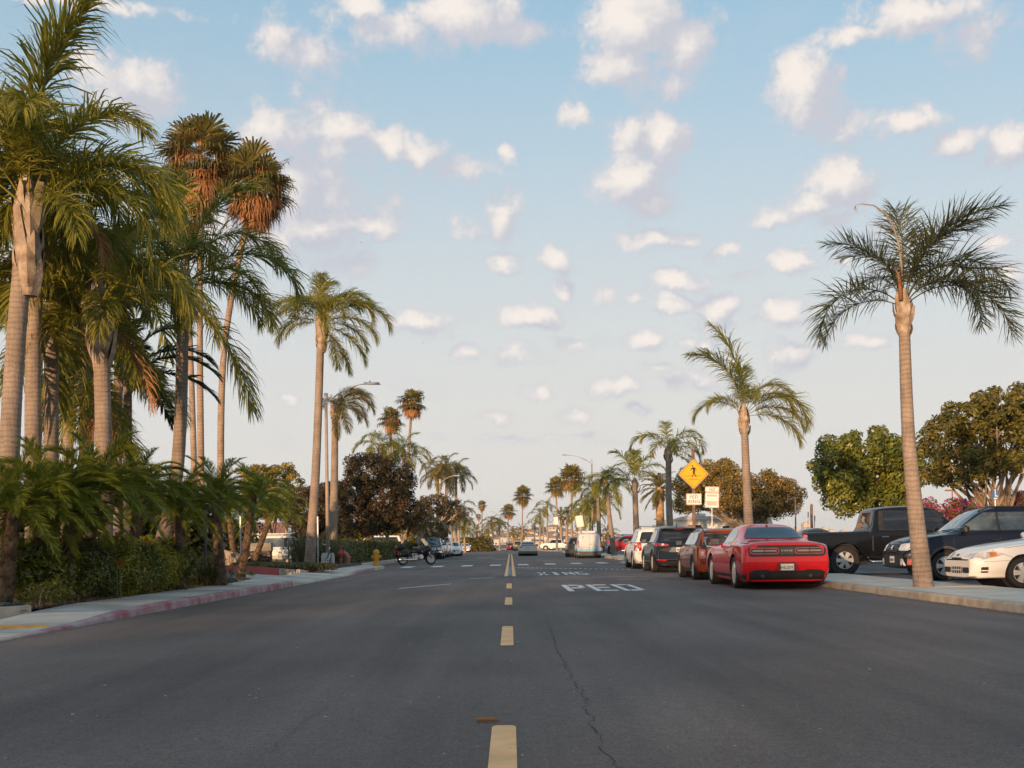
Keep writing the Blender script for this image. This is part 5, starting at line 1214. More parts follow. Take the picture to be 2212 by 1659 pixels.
    def handle(s, x, z, mat=None):
        for sd, vw in ((1, 'L'), (-1, 'R')):
            p = s.pos(x, z, vw)
            if p: MB().box(p + Vector((0, sd * .018, 0)), (.19, .022, .032), ch=.008).build('door_handle', mat or s.paint, s.o)
    def plate(s, view, y, z, txt=None, frame=False):
        p = s.pos(y, z, view)
        if p is None: return
        sg = -1 if view == 'B' else 1
        o = MB().box(p + Vector((sg * .014, 0, 0)), (.008, .305, .155), ch=.003).build('number_plate', PLT, s.o)
        if frame:
            f = MB()
            for q in ((0, .082, .33, .022), (0, -.082, .33, .022), (.157, 0, .02, .16), (-.157, 0, .02, .16)): f.box(p + Vector((sg * .019, q[0], q[1])), (.012, q[2], q[3]), ch=.003)
            f.build('plate_frame', BLK, s.o)
        if txt: link('lettering', text_mesh(txt, .098, INK, sp=.98), o, p + Vector((sg * .0195, 0, -.012)), (R(90), 0, R(-90 if view == 'B' else 90)))
        else: 
            m = MB()
            for k in range(7): m.box(p + Vector((sg * .0195, -.115 + k * .038, -.01)), (.002, .024, .062))
            m.build('plate_characters', INK, o)
    def tube(s, name, mat, pts, r, n=6): h = s.L / 2; return MB().tube([(a - h, b, c) for a, b, c in pts], r, n).build(name, mat, s.o, smooth=True)
    def box(s, name, mat, c, d, ch=.01, rot=None): return MB().box((c[0] - s.L / 2, c[1], c[2]), d, rot, ch).build(name, mat, s.o)
UP = R(90)     # heading away from the camera
# ---------------- red coupe
def coupe():
    P = PAINT('red', (.57, .009, .014))
    k = dict(zt=[(0, .90), (.25, .96), (1.1, .995), (1.9, .97), (2.7, .94), (3.6, .93), (4.3, .90), (4.8, .82), (5.02, .70)],
             zr=[(0, .985), (.10, 1.03), (.7, 1.06), (.92, 1.085), (1.75, 1.37), (2.15, 1.44), (2.6, 1.45), (3.0, 1.40), (3.65, 1.06), (3.9, 1.02), (4.5, .96), (4.85, .88), (5.02, .76)],
             wt=[(0, .90), (.3, .925), (1.1, .945), (1.9, .89), (3.6, .88), (4.2, .91), (4.8, .88), (5.02, .80)], wr=[(0, .80), (.7, .79), (.95, .72), (1.75, .59), (2.6, .58), (3.0, .60), (3.65, .72), (4.2, .80), (5.02, .70)])
    c = Car('coupe', 'red muscle coupe parked nearest on the right, wide black tail lamp panel', 'car', 5.02, 1.92, k, P, (5.97, 25.0 + 2.51, 0), UP, (1.14, 4.09, .36), zb=.15, rr=.28, kr=.10, xoff_r=[(.15, .10), (.42, .02), (.55, 0), (.75, .015), (.97, .03), (1.05, .06)], style='five', rimf=.74, tw=.25, zw=.66, zs=.28, ws=.90)
    c.panel('rear_window', GLASS, rpoly([(-.68, 1.115), (.68, 1.115), (.50, 1.365), (-.50, 1.365)], .05), 'B', .012)
    c.panel('side_window', GLASS2, rpoly([(1.95, 1.03), (2.02, 1.12), (2.22, 1.33), (2.6, 1.375), (2.95, 1.33), (3.45, 1.06), (3.40, 1.02)], .05), 'S')
    c.panel('windscreen', GLASS, rpoly([(3.05, -.52), (3.62, -.66), (3.62, .66), (3.05, .52)], .06), 'T')
    c.panel('tail_panel', BLK, rrect(-.84, .84, .715, .965, .10), 'B', .005, step=.07)
    for sd in (-1, 1):
        a, b = sorted((sd * .17, sd * .80)); o = c.panel('tail_lamp', REDL, rrect(a, b, .77, .91, .06), 'B', .011)
        c.panel('lamp_slot', BLK, rrect(a + .025, b - .025, .79, .89, .045), 'B', .014, o); c.panel('light_bar', M('smoked_bar', (.24, .22, .21), .15, coat=.5), rrect(a + .05, b - .05, .822, .862, .018), 'B', .020, o)
        c.panel('lamp_divider', BLK, [((a + b) / 2 - .008, .775), ((a + b) / 2 + .008, .775), ((a + b) / 2 + .008, .905), ((a + b) / 2 - .008, .905)], 'B', .024, o)
    pl_ = c.panel('centre_plaque', DKG, rrect(-.155, .155, .765, .915, .012), 'B', .010)
    q = c.pos(0, .845, 'B'); link('lettering', text_mesh('DODGE', .05, PLT, sp=1.6), pl_, q + Vector((-.014, 0, 0)), (R(90), 0, R(-90)))
    c.panel('lower_valance', BLK, rpoly([(-.95, .165), (.95, .165), (.95, .33), (.70, .435), (.42, .44), (.36, .415), (-.36, .415), (-.42, .44), (-.70, .435), (-.95, .33)], .03), 'B', .008)
    c.panel('lower_valance', BLK, [(.02, .17), (.60, .17), (.62, .30), (.30, .33), (.02, .34)], 'S', .006)
    c.panel('plate_recess', M('recess_red', (.30, .010, .013), .3, var=.05), rpoly([(-.27, .425), (.27, .425), (.20, .60), (-.20, .60)], .02), 'B', .006)
    c.plate('B', 0, .49, '8HLS093', True)
    for sd in (-1, 1): c.tube('exhaust', DKG, [(.25, sd * .52, .29), (.03, sd * .52, .29)], .045, 10); c.panel('side_marker', REDL, rrect(.30, .44, .60, .635, .01), 'L' if sd > 0 else 'R')
    c.panel('sill', BLK, [(1.62, .24), (3.62, .24), (3.62, .315), (1.62, .315)], 'S', .004)
    c.seam([(1.93, 1.0), (1.90, .75), (1.85, .36)]); c.seam([(3.42, 1.0), (3.46, .36)]); c.seam([(.86, .93), (.86, 1.02), (.2, 1.0)])
    c.mirror(3.28, 1.0, P, (.12, .22, .15)); c.handle(2.15, .84); c.box('antenna', BLK, (1.95, 0, 1.49), (.12, .04, .08))
    for sd in (-1, 1): c.panel('headlamp', BLK, rrect(min(sd * .45, sd * .80), max(sd * .45, sd * .80), .62, .76, .05), 'F')
coupe()
# ---------------- orange-brown clubman wagon
def wagon():
    P = PAINT('copper', (.40, .078, .014), .3, .25); RF = PAINT('silver_roof', (.42, .43, .44), .6)
    k = dict(zt=[(0, .90), (.15, .94), (1, .95), (2.4, .93), (3.1, .92), (3.6, .86), (3.88, .74), (3.96, .62)], zr=[(0, .97), (.04, 1.22), (.09, 1.36), (.25, 1.41), (1.5, 1.43), (2.2, 1.405), (2.48, 1.36), (3.0, 1.0), (3.1, .97), (3.6, .92), (3.88, .80), (3.96, .68)],
             wt=[(0, .80), (.5, .82), (3, .80), (3.7, .76), (3.96, .66)], wr=[(0, .68), (.3, .66), (2.3, .62), (3.0, .68), (3.6, .68), (3.96, .56)])
    c = Car('wagon', 'small copper-brown wagon with silver roof behind the red coupe', 'car', 3.96, 1.70, k, P, (5.95, 31.9 + 1.98, 0), UP, (.70, 3.25, .315), rr=.2, kr=.10, style='ten', rimf=.70, zw=.60, arch=1.12, xoff_r=[(.2, .06), (.45, 0), (.7, .02), (1.4, .08)])
    c.panel('roof_panel', RF, rpoly([(.04, -.60), (2.42, -.60), (2.42, .60), (.04, .60)], .06), 'T', .004)
    c.panel('window_band', BLK, rpoly([(.06, .965), (.12, 1.33), (.5, 1.37), (2.2, 1.355), (2.92, 1.0), (2.9, .965)], .03), 'S', .003)
    c.panel('side_window', GLASS2, rpoly([(.55, .985), (.58, 1.32), (1.40, 1.33), (1.40, .985)], .03), 'S', .006); c.panel('side_window', GLASS2, rpoly([(1.45, .985), (1.45, 1.33), (2.2, 1.32), (2.82, 1.0)], .03), 'S', .006)
    c.panel('tailgate_surround', BLK, rpoly([(-.73, .93), (.73, .93), (.66, 1.345), (-.66, 1.345)], .04), 'B', .003)
    for sd in (-1, 1):
        a, b = sorted((sd * .03, sd * .50)); c.panel('rear_window', GLASS2, rpoly([(a, .975), (b, .975), (b * .96, 1.27), (a, 1.27)], .03), 'B', .007)
        a, b = sorted((sd * .545, sd * .80)); o = c.panel('tail_lamp_housing', BLK, rpoly([(a, .50), (b, .50), (b, .97), (a, .97)], .02), 'B', .004)
        a, b = sorted((sd * .575, sd * .745)); c.panel('tail_lamp', REDP, rrect(a, b, .60, .86, .05), 'B', .010, o); c.panel('lamp_centre', WHTL, rrect(a + .045, b - .045, .68, .79, .03), 'B', .014, o); c.panel('reflector', REDL, rrect(a, b, .525, .57, .01), 'B', .010, o)
    c.panel('chrome_strip', CHR, [(-.54, .925), (.54, .925), (.54, .945), (-.54, .945)], 'B', .006)
    c.panel('door_gap', INK, [(-.006, .46), (.006, .46), (.006, .93), (-.006, .93)], 'B', .005); c.panel('badge', CHR, rpoly([(.10, .60), (.16, .585), (.22, .60), (.16, .625)], .01), 'B', .008)
    c.panel('bumper_line', CHR, [(-.80, .445), (.80, .445), (.80, .462), (-.80, .462)], 'B', .008); c.panel('bumper_gap', BLK, [(-.80, .462), (.80, .462), (.80, .50), (-.80, .50)], 'B', .006)
    c.panel('bumper_pad', PAINT('copper2', (.46, .09, .015), .3), rrect(-.40, .40, .32, .42, .04), 'B', .022); c.panel('lower_valance', DKG, rpoly([(-.83, .18), (.83, .18), (.83, .30), (-.83, .30)], .02), 'B', .006)
    c.panel('sill', DKG, [(1.05, .22), (2.9, .22), (2.9, .32), (1.05, .32)], 'S', .006); c.arches(DKG, .055)
    c.seam([(1.42, .95), (1.42, .34)]); c.seam([(2.72, .95), (2.72, .34)]); c.mirror(2.70, .99, DKG, (.11, .20, .14)); c.handle(1.62, .83, CHR)
    for sd in (-1, 1): c.tube('roof_rail', DKG, [(.20, sd * .60, 1.38), (.35, sd * .60, 1.455), (1.9, sd * .58, 1.46), (2.1, sd * .58, 1.40)], .018)
    c.box('third_brake_light', REDL, (.045, 0, 1.335), (.03, .9, .022), .006); c.box('antenna', BLK, (.30, 0, 1.46), (.06, .02, .06), .008)
wagon()
def suv_keys(L, H, belt, hood, rake, scr, nose, W, rg=.30):
    """generic tall car: rg = how far the tailgate leans in, scr = x of the windscreen foot, rake = its run"""
    h = W / 2
    return dict(zt=[(0, belt - .10), (.2, belt), (1.2, belt + .01), (scr - rake, belt - .03), (scr + .1, belt - .05), (L - .5, hood - .07), (L - .12, hood - .20), (L, hood - .36)],
                zr=[(0, belt - .07), (.06, belt - .01), (.16, belt + .06), (.16 + rg * .75, H - .14), (.22 + rg, H - .06), (.75 + rg, H - .01), (1.9, H), (scr - rake - .25, H - .03), (scr - rake, H - .10), (scr, hood + .07), (scr + .15, hood + .035), (L - .5, hood - .02), (L - .12, hood - .14), (L, hood - .30)],
                wt=[(0, h - .07), (.5, h - .035), (scr, h - .05), (L - .4, h - .08), (L, h - .16)], wr=[(0, h - .16), (.3, h - .20), (.8, h - .26), (scr - rake, h - .28), (scr, h - .18), (L - .4, h - .18), (L, h - .26)])
def suv_glass(c, L, H, belt, scr, rake, W, rg, doors, glass=None, rear=True, band=None):
    h = W / 2; g = glass or GLASS; b = belt + .05; t = H - .15
    if rear: c.panel('rear_window', GLASS, rpoly([(-h + .22, b + .02), (h - .22, b + .02), (h - .34, t - .02), (-h + .34, t - .02)], .07), 'B')
    x0 = .28 + rg; x1 = scr - .15
    if band: c.panel('window_band', band, rpoly([(x0 - .12, b - .02), (x0 + .12, t + .02), (scr - rake, t + .01), (x1 + .06, b - .02)], .05), 'S', .003)
    xs = [x0] + list(doors) + [x1]
    for i, (a, e) in enumerate(zip(xs, xs[1:])):
        last = i == len(xs) - 2; first = i == 0
        poly = [(a + .03, b), (a + (.20 if first else .03), t), (e - .03 if not last else scr - rake + .02, t - (.0 if not last else .01)), (e - .03 if not last else e, b)]
        c.panel('side_window', g, rpoly(poly, .04), 'S', .006)
    c.panel('windscreen', g, rpoly([(scr - rake + .06, -h + .36), (scr - .05, -h + .26), (scr - .05, h - .26), (scr - rake + .06, h - .36)], .06), 'T', .005)
    for d in doors: c.seam([(d, b), (d, .36)])
    c.seam([(scr - .02, b - .04), (scr + .02, .36)])
# ---------------- dark blue crossover
def crossover():
    P = PAINT('midnight_blue', (.012, .018, .030), .2, .2); L, W, H, belt, rg, scr, rake = 4.55, 1.84, 1.67, 1.03, .52, 3.40, .95
    c = Car('crossover', 'dark blue crossover behind the copper wagon', 'car', L, W, suv_keys(L, H, belt, 1.0, rake, scr, 0, W, rg), P, (5.98, 40.7 + 2.27, 0), UP, (.93, 3.63, .36), rr=.35, kr=.15, style='five', rimf=.72, zw=.66, xoff_r=[(.2, .10), (.45, .0), (.75, .03), (1.0, .06)])
    suv_glass(c, L, H, belt, scr, rake, W, rg, (1.55, 2.45), GLASS2, band=BLK)
    c.panel('tailgate_recess', BLK, rpoly([(-.78, .80), (-.30, .70), (.30, .70), (.78, .80), (.55, .86), (.3, .905), (-.3, .905), (-.55, .86)], .04), 'B', .004); c.panel('gate_plate_holder', M('smoked_silver', (.25, .26, .28), .3, .6), rpoly([(-.42, .73), (.42, .73), (.30, .89), (-.30, .89)], .03), 'B', .007)
    c.plate('B', -.0, .81)
    for sd in (-1, 1):
        a, b = sorted((sd * .42, sd * .84)); c.panel('tail_lamp', REDL, rpoly([(a, .935), (b, .93), (b, 1.05), (a, 1.0)], .03), 'B', .008); c.panel('tail_lamp', REDL, rpoly([(.06, .94), (.38, .96), (.36, 1.02), (.06, 1.05)], .03), 'L' if sd > 0 else 'R', .007)
        q = c.pos(sd * .62, .985, 'B'); MB().lathe([(.05, 0), (.05, .012), (.02, .016)], 12, q + Vector((-.02, 0, 0)), (0, R(-90), 0)).build('lamp_ring', WHTL, c.o)
        a, b = sorted((sd * .50, sd * .84)); c.panel('reflector', REDL, rpoly([(a, .405), (b, .43), (b, .475), (a, .455)], .015), 'B', .012)
        c.tube('exhaust', DKG, [(.3, sd * .55, .28), (.06, sd * .55, .28)], .04, 10)
    q = c.pos(0, 1.02, 'B'); MB().lathe([(.062, 0), (.062, .012), (.048, .014), (.048, .006), (.01, .008)], 18, q + Vector((-.004, 0, 0)), (0, R(-75), 0)).build('badge', CHR, c.o)
    c.panel('lower_valance', BLK, rpoly([(-.9, .2), (.9, .2), (.9, .40), (.4, .40), (-.4, .40), (-.9, .40)], .03), 'B', .006); c.panel('valance_strip', DKG, [(-.86, .46), (.86, .46), (.86, .475), (-.86, .475)], 'B', .008)
    c.panel('sill', BLK, [(1.33, .22), (3.25, .22), (3.25, .38), (1.33, .38)], 'S', .006); c.panel('sill_strip', ALU, [(1.35, .385), (3.22, .385), (3.22, .40), (1.35, .40)], 'S', .008); c.arches(BLK, .065)
    c.mirror(3.12, 1.08, P, (.13, .22, .17)); c.handle(1.62, .92, CHR); c.handle(2.55, .91, CHR)
    c.box('roof_spoiler', P, (.60, 0, 1.565), (.34, 1.18, .05), .02, (0, R(-8), 0)); c.box('third_brake_light', REDL, (.44, 0, 1.535), (.02, .34, .018), .004); c.box('antenna', BLK, (.95, 0, 1.70), (.12, .03, .07), .012)
    q = c.pos(0, 1.22, 'B'); MB().tube([q + Vector((-.02, .02, -.06)), q + Vector((.0, -.22, -.035)), q + Vector((.03, -.36, .03))], [.012, .010, .006], 5).build('wiper', BLK, c.o)
crossover()
# ---------------- white family SUV
def white_suv():
    P = PAINT('white', (.80, .78, .73)); L, W, H, belt, rg, scr, rake = 4.69, 1.83, 1.68, 1.04, .26, 3.45, .80
    c = Car('suv', 'white SUV with big red tail lamps at the head of the right row', 'car', L, W, suv_keys(L, H, belt, 1.02, rake, scr, 0, W, rg), P, (5.95, 47.1 + 2.35, 0), UP, (1.0, 3.72, .355), rr=.3, kr=.13, style='six', rimf=.66, zw=.66)
    suv_glass(c, L, H, belt, scr, rake, W, rg, (1.35, 2.35), GLASS2, band=DKG)
    for sd in (-1, 1):
        a, b = sorted((sd * .62, sd * .84)); c.panel('tail_lamp', REDL, rpoly([(a, .74), (b, .72), (b, 1.09), (a + .0, 1.10)], .04), 'B', .010); c.panel('lamp_centre', REDP, rrect(a + .02, b - .02, .88, .99, .02), 'B', .014)
        c.panel('tail_lamp', REDL, rpoly([(.08, .74), (.26, .76), (.30, 1.06), (.10, 1.09)], .03), 'L' if sd > 0 else 'R', .008)
        c.tube('roof_rail', DKG, [(.7, sd * .58, 1.66), (.85, sd * .58, 1.735), (2.5, sd * .57, 1.74), (2.65, sd * .57, 1.66)], .018)
    c.plate('B', 0, .80); c.panel('bumper_gap', DKG, [(-.85, .64), (.85, .64), (.85, .655), (-.85, .655)], 'B', .005); c.panel('lower_valance', BLK, rpoly([(-.85, .2), (.85, .2), (.80, .30), (-.80, .30)], .02), 'B', .006)
    c.mirror(3.16, 1.10, P, (.13, .22, .17)); c.handle(1.45, .92); c.handle(2.45, .92); c.box('third_brake_light', REDL, (.42, 0, 1.60), (.03, .3, .025), .005); c.box('roof_spoiler', P, (.5, 0, 1.63), (.25, 1.15, .04), .015)
    c.tube('roof_bar', DKG, [(1.1, -.6, 1.75), (1.1, .6, 1.75)], .016)
white_suv()
# ---------------- black pickup, side on
def pickup(name, label, loc, rz, P, chrome=True, W=2.0, L=5.85, group=None, tint=None, H=1.92, rad=.41):
    h = W / 2
    k = dict(zt=[(0, 1.14), (1.9, 1.17), (2.1, 1.20), (4.4, 1.20), (5.2, 1.13), (5.7, 1.0), (L, .84)], zr=[(0, 1.19), (1.93, 1.225), (1.99, 1.27), (2.09, H - .14), (2.22, H - .05), (3.0, H), (3.5, H - .01), (3.78, H - .08), (4.42, 1.32), (4.6, 1.27), (5.3, 1.21), (5.7, 1.08), (L, .92)],
             wt=[(0, h - .03), (4.6, h - .03), (5.4, h - .06), (L, h - .14)], wr=[(0, h - .09), (1.95, h - .09), (2.1, h - .24), (3.7, h - .27), (4.45, h - .17), (5.4, h - .15), (L, h - .22)])
    c = Car(name, label, 'pickup truck', L, W, k, P, loc, rz, (1.18, 4.85, rad), group, zb=.42, zs=.50, zw=.85, rr=.1, kr=.05, arch=1.15, style='six', rimf=.60, tw=.26, xoff_r=[(.3, .1), (.6, .0), (1.3, 0)])
    g = tint or GLASS
    c.panel('window_band', BLK, rpoly([(2.14, 1.24), (2.20, H - .12), (3.78, H - .14), (4.34, 1.30), (4.32, 1.24)], .04), 'S', .003)
    c.panel('side_window', g, rpoly([(2.28, 1.27), (2.30, H - .15), (3.02, H - .14), (3.02, 1.27)], .05), 'S', .006); c.panel('side_window', g, rpoly([(3.14, 1.27), (3.14, H - .14), (3.74, H - .17), (4.24, 1.31), (4.24, 1.27)], .05), 'S', .006)
    c.panel('rear_window', g, rpoly([(-.66, 1.33), (.66, 1.33), (.62, H - .16), (-.62, H - .16)], .05), 'B', .005); c.panel('windscreen', g, rpoly([(3.82, -.66), (4.38, -.76), (4.38, .76), (3.82, .66)], .06), 'T', .005)
    for x in (1.96, 3.08, 4.36): c.seam([(x, 1.22), (x, .55)], w=.03 if x < 2 else .008)
    for x in (2.32, 3.28): c.handle(x, 1.06, CHR if chrome else None)
    c.panel('bed_rail', BLK, [(.05, 1.165), (1.9, 1.19), (1.9, 1.215), (.05, 1.19)], 'S', .012); c.arches(P, .09, .035)
    for sd in (-1, 1):
        a, b = sorted((sd * (h - .20), sd * (h - .035))); c.panel('tail_lamp', REDL, rrect(a, b, .82, 1.15, .03), 'B', .012); c.panel('tail_lamp', REDP, rrect(.03, .14, .82, 1.14, .03), 'L' if sd > 0 else 'R', .012)
        c.tube('step_bar', CHR, [(1.85, sd * (h - .05), .40), (1.95, sd * (h + .02), .37), (4.1, sd * (h + .02), .37), (4.2, sd * (h - .05), .40)], .04, 8)
        a, b = sorted((sd * .56, sd * .90)); c.panel('headlamp', WHTL, rrect(a, b, .78, 1.02, .04), 'F', .008); c.panel('headlamp', WHTL, rrect(L - .24, L - .02, .80, .98, .03), 'L' if sd > 0 else 'R', .008)
    c.box('rear_bumper', CHR, (-.05, 0, .58), (.22, W - .12, .22), .04); c.box('front_bumper', CHR, (L + .02, 0, .60), (.20, W - .10, .28), .05)
    c.panel('grille', CHR, rrect(-.52, .52, .72, 1.03, .04), 'F', .010); c.panel('grille_mesh', BLK, rrect(-.46, .46, .76, .99, .03), 'F', .014); c.plate('B', 0, .62)
    c.mirror(4.12, 1.32, BLK, (.16, .26, .24)); c.panel('tailgate_band', DKG, [(-.75, .95), (.75, .95), (.75, .97), (-.75, .97)], 'B', .005)
    return c

q = pickup('pickup_truck', 'black crew-cab pickup truck side-on in the car park', (8.12 + 2.93, 33.2, .08), 0, PAINT('black', (.008, .009, .011)), rad=.42)
# ---------------- navy compact SUV, nose to the street
def navy_suv():
    P = PAINT('navy', (.010, .013, .026), .15, .2); L, W, H, belt, rg, scr, rake = 4.30, 1.78, 1.74, 1.12, .22, 3.15, .80
    c = Car('compact_suv', 'navy compact SUV nose-in behind the nearest right palm', 'car', L, W, suv_keys(L, H, belt, 1.06, rake, scr, 0, W, rg), P, (9.22 + 2.15, 27.95, .08), R(180), (.82, 3.34, .345), zb=.28, zs=.36, rr=.25, rf=.4, kf=.18, style='split', rimf=.66, zw=.68)
    suv_glass(c, L, H, belt, scr, rake, W, rg, (1.15, 2.05), GLASS2, band=BLK)
    for sd in (-1, 1):
        a, b = sorted((sd * .46, sd * .80)); c.panel('headlamp', WHTL, rpoly([(a, .72), (b, .70), (b, .90), (a, .86)], .04), 'F', .010); c.panel('headlamp', WHTL, rpoly([(L - .42, .84), (L - .06, .70), (L - .04, .84), (L - .30, .92)], .04), 'L' if sd > 0 else 'R', .009)
        a, b = sorted((sd * .58, sd * .76)); c.panel('fog_lamp', WHTL, rrect(a, b, .36, .52, .03), 'F', .014); c.panel('fog_lamp', REDP, rrect(L - .20, L - .08, .38, .52, .03), 'L' if sd > 0 else 'R', .012)
        c.tube('roof_rail', BLK, [(.6, sd * .55, 1.63), (.8, sd * .56, 1.72), (2.2, sd * .55, 1.72), (2.45, sd * .55, 1.62)], .022)
    c.panel('grille', BLK, rpoly([(-.40, .68), (.40, .68), (.42, .86), (-.42, .86)], .04), 'F', .008); c.panel('badge', CHR, rrect(-.06, .06, .73, .83, .04), 'F', .018)
    for z in (.72, .80): c.panel('grille_bar', DKG, [(-.38, z), (.38, z), (.38, z + .02), (-.38, z + .02)], 'F', .016)
    c.panel('lower_bumper', BLK, rpoly([(-.84, .30), (.84, .30), (.84, .62), (-.84, .62)], .04), 'F', .005); c.panel('lower_bumper', BLK, rpoly([(L - .50, .36), (L - .02, .36), (L - .02, .62), (L - .45, .62)], .04), 'S', .004); c.plate('F', 0, .50)
    c.panel('cladding', DKG, [(1.25, .30), (2.9, .30), (2.9, .48), (1.25, .48)], 'S', .008); c.arches(DKG, .06)
    c.mirror(2.92, 1.14, BLK, (.12, .20, .18)); c.handle(1.28, .95, BLK); c.handle(2.16, .94, BLK)
    q = c.pos(3.14, 0, 'T'); MB().tube([q + Vector((0, .1, .02)), q + Vector((-.12, .6, .06))], .012, 5).build('wiper', BLK, c.o)
    # the driver's place seen through the glass: seat backs
    for sd in (-1, 1): c.box('seat', M('seat_cloth', (.07, .07, .075), .9), (2.05, sd * .38, 1.12), (.16, .44, .6), .06)
navy_suv()
# ---------------- white sedan at the right edge
def sedan_keys(L, W, H=1.38, belt=.94, scr=None, rake=.85, deck=1.02):
    h = W / 2; s_ = scr or L * .70
    return dict(zt=[(0, belt - .10), (.3, belt), (1.5, belt), (s_, belt - .02), (L - .6, .80), (L - .15, .68), (L, .54)], zr=[(0, deck - .10), (.10, deck - .01), (.75, deck + .03), (.95, deck + .06), (1.55, H - .06), (2.0, H), (s_ - rake - .15, H - .02), (s_ - rake, H - .07), (s_, belt + .06), (s_ + .15, belt + .03), (L - .6, .84), (L - .15, .73), (L, .60)],
                wt=[(0, h - .08), (.5, h - .05), (s_, h - .06), (L - .5, h - .08), (L, h - .2)], wr=[(0, h - .16), (.8, h - .18), (1.0, h - .24), (1.55, h - .31), (s_ - rake, h - .31), (s_, h - .2), (L - .5, h - .18), (L, h - .3)])
def sedan_glass(c, L, H, belt, s_, rake, W, g=None, deck=1.02, doors=True):
    h = W / 2; g = g or GLASS
    c.panel('rear_window', GLASS, rpoly([(-h + .28, deck + .08), (h - .28, deck + .08), (h - .40, H - .07), (-h + .40, H - .07)], .05), 'B')
    a, e = 1.25, s_ - .12; c.panel('side_window', g, rpoly([(a, belt + .05), (1.65, H - .12), (s_ - rake, H - .11), (e, belt + .05)], .05), 'S', .005)
    if doors:
        x = (a + e) / 2 + .1; c.panel('pillar', c.paint, [(x - .04, belt + .03), (x + .04, belt + .03), (x + .04, H - .10), (x - .04, H - .10)], 'S', .009); c.seam([(x, belt), (x, .34)]); c.seam([(s_ - .02, belt), (s_, .34)]); c.handle(x - .9 if x > 2.2 else 1.6, belt - .12); c.handle(x + .12, belt - .12)
    c.panel('windscreen', g, rpoly([(s_ - rake + .06, -h + .38), (s_ - .05, -h + .28), (s_ - .05, h - .28), (s_ - rake + .06, h - .38)], .06), 'T', .005)
def white_sedan():
    P = PAINT('warm_white', (.82, .79, .74)); L, W = 4.60, 1.74
    c = Car('sedan', 'white sedan with amber-cornered headlamps at the right edge', 'car', L, W, sedan_keys(L, W, 1.36, .92, 3.05, .85), P, (8.90 + 2.3, 23.1, .08), R(180), (1.05, 3.64, .305), zb=.19, rr=.3, rf=.75, kf=.26, style='five', rimf=.66, zw=.58, zs=.27)
    sedan_glass(c, L, 1.36, .92, 3.05, .85, W, GLASS2)
    for sd in (-1, 1):
        a, b = sorted((sd * .34, sd * .78)); vw = 'L' if sd > 0 else 'R'
        c.panel('headlamp', WHTL, rpoly([(a, .60), (b, .58), (b, .71), (a, .66)], .03), 'F', .009)
        o = c.panel('headlamp', WHTL, rpoly([(L - .62, .665), (L - .22, .56), (L - .12, .60), (L - .22, .70), (L - .45, .725)], .03), vw, .009); c.panel('indicator', AMB, rpoly([(L - .46, .63), (L - .33, .60), (L - .33, .70), (L - .46, .70)], .02), vw, .013)
        a, b = sorted((sd * .30, sd * .62)); c.panel('bumper_vent', BLK, rrect(a, b, .30, .41, .03), 'F', .008); c.panel('bumper_vent', BLK, rrect(L - .30, L - .17, .31, .42, .02), vw, .008)
        for z in (.345,): c.panel('vent_bar', P, [(L - .30, z), (L - .17, z), (L - .17, z + .02), (L - .30, z + .02)], vw, .012)
    c.panel('lower_grille', BLK, rrect(-.27, .27, .29, .42, .03), 'F', .007)
    for k in range(5): x = -.22 + k * .11; c.panel('grille_bar', P, [(x - .012, .29), (x + .012, .29), (x + .012, .42), (x - .012, .42)], 'F', .011)
    c.panel('grille_bar', P, [(-.27, .35), (.27, .35), (.27, .365), (-.27, .365)], 'F', .012); c.panel('upper_grille', BLK, rrect(-.24, .24, .565, .60, .012), 'F', .007); c.panel('badge', INK, rrect(-.06, .06, .63, .665, .012), 'F', .008)
    c.seam([(L - .75, .60), (L - .40, .74), (L - .2, .56)], w=.006); c.seam([(L - 1.3, .56), (L - .12, .52)], w=.006); c.seam([(3.15, .88), (L - .6, .78)], w=.006); c.mirror(2.9, .98, P, (.12, .2, .13))
white_sedan()
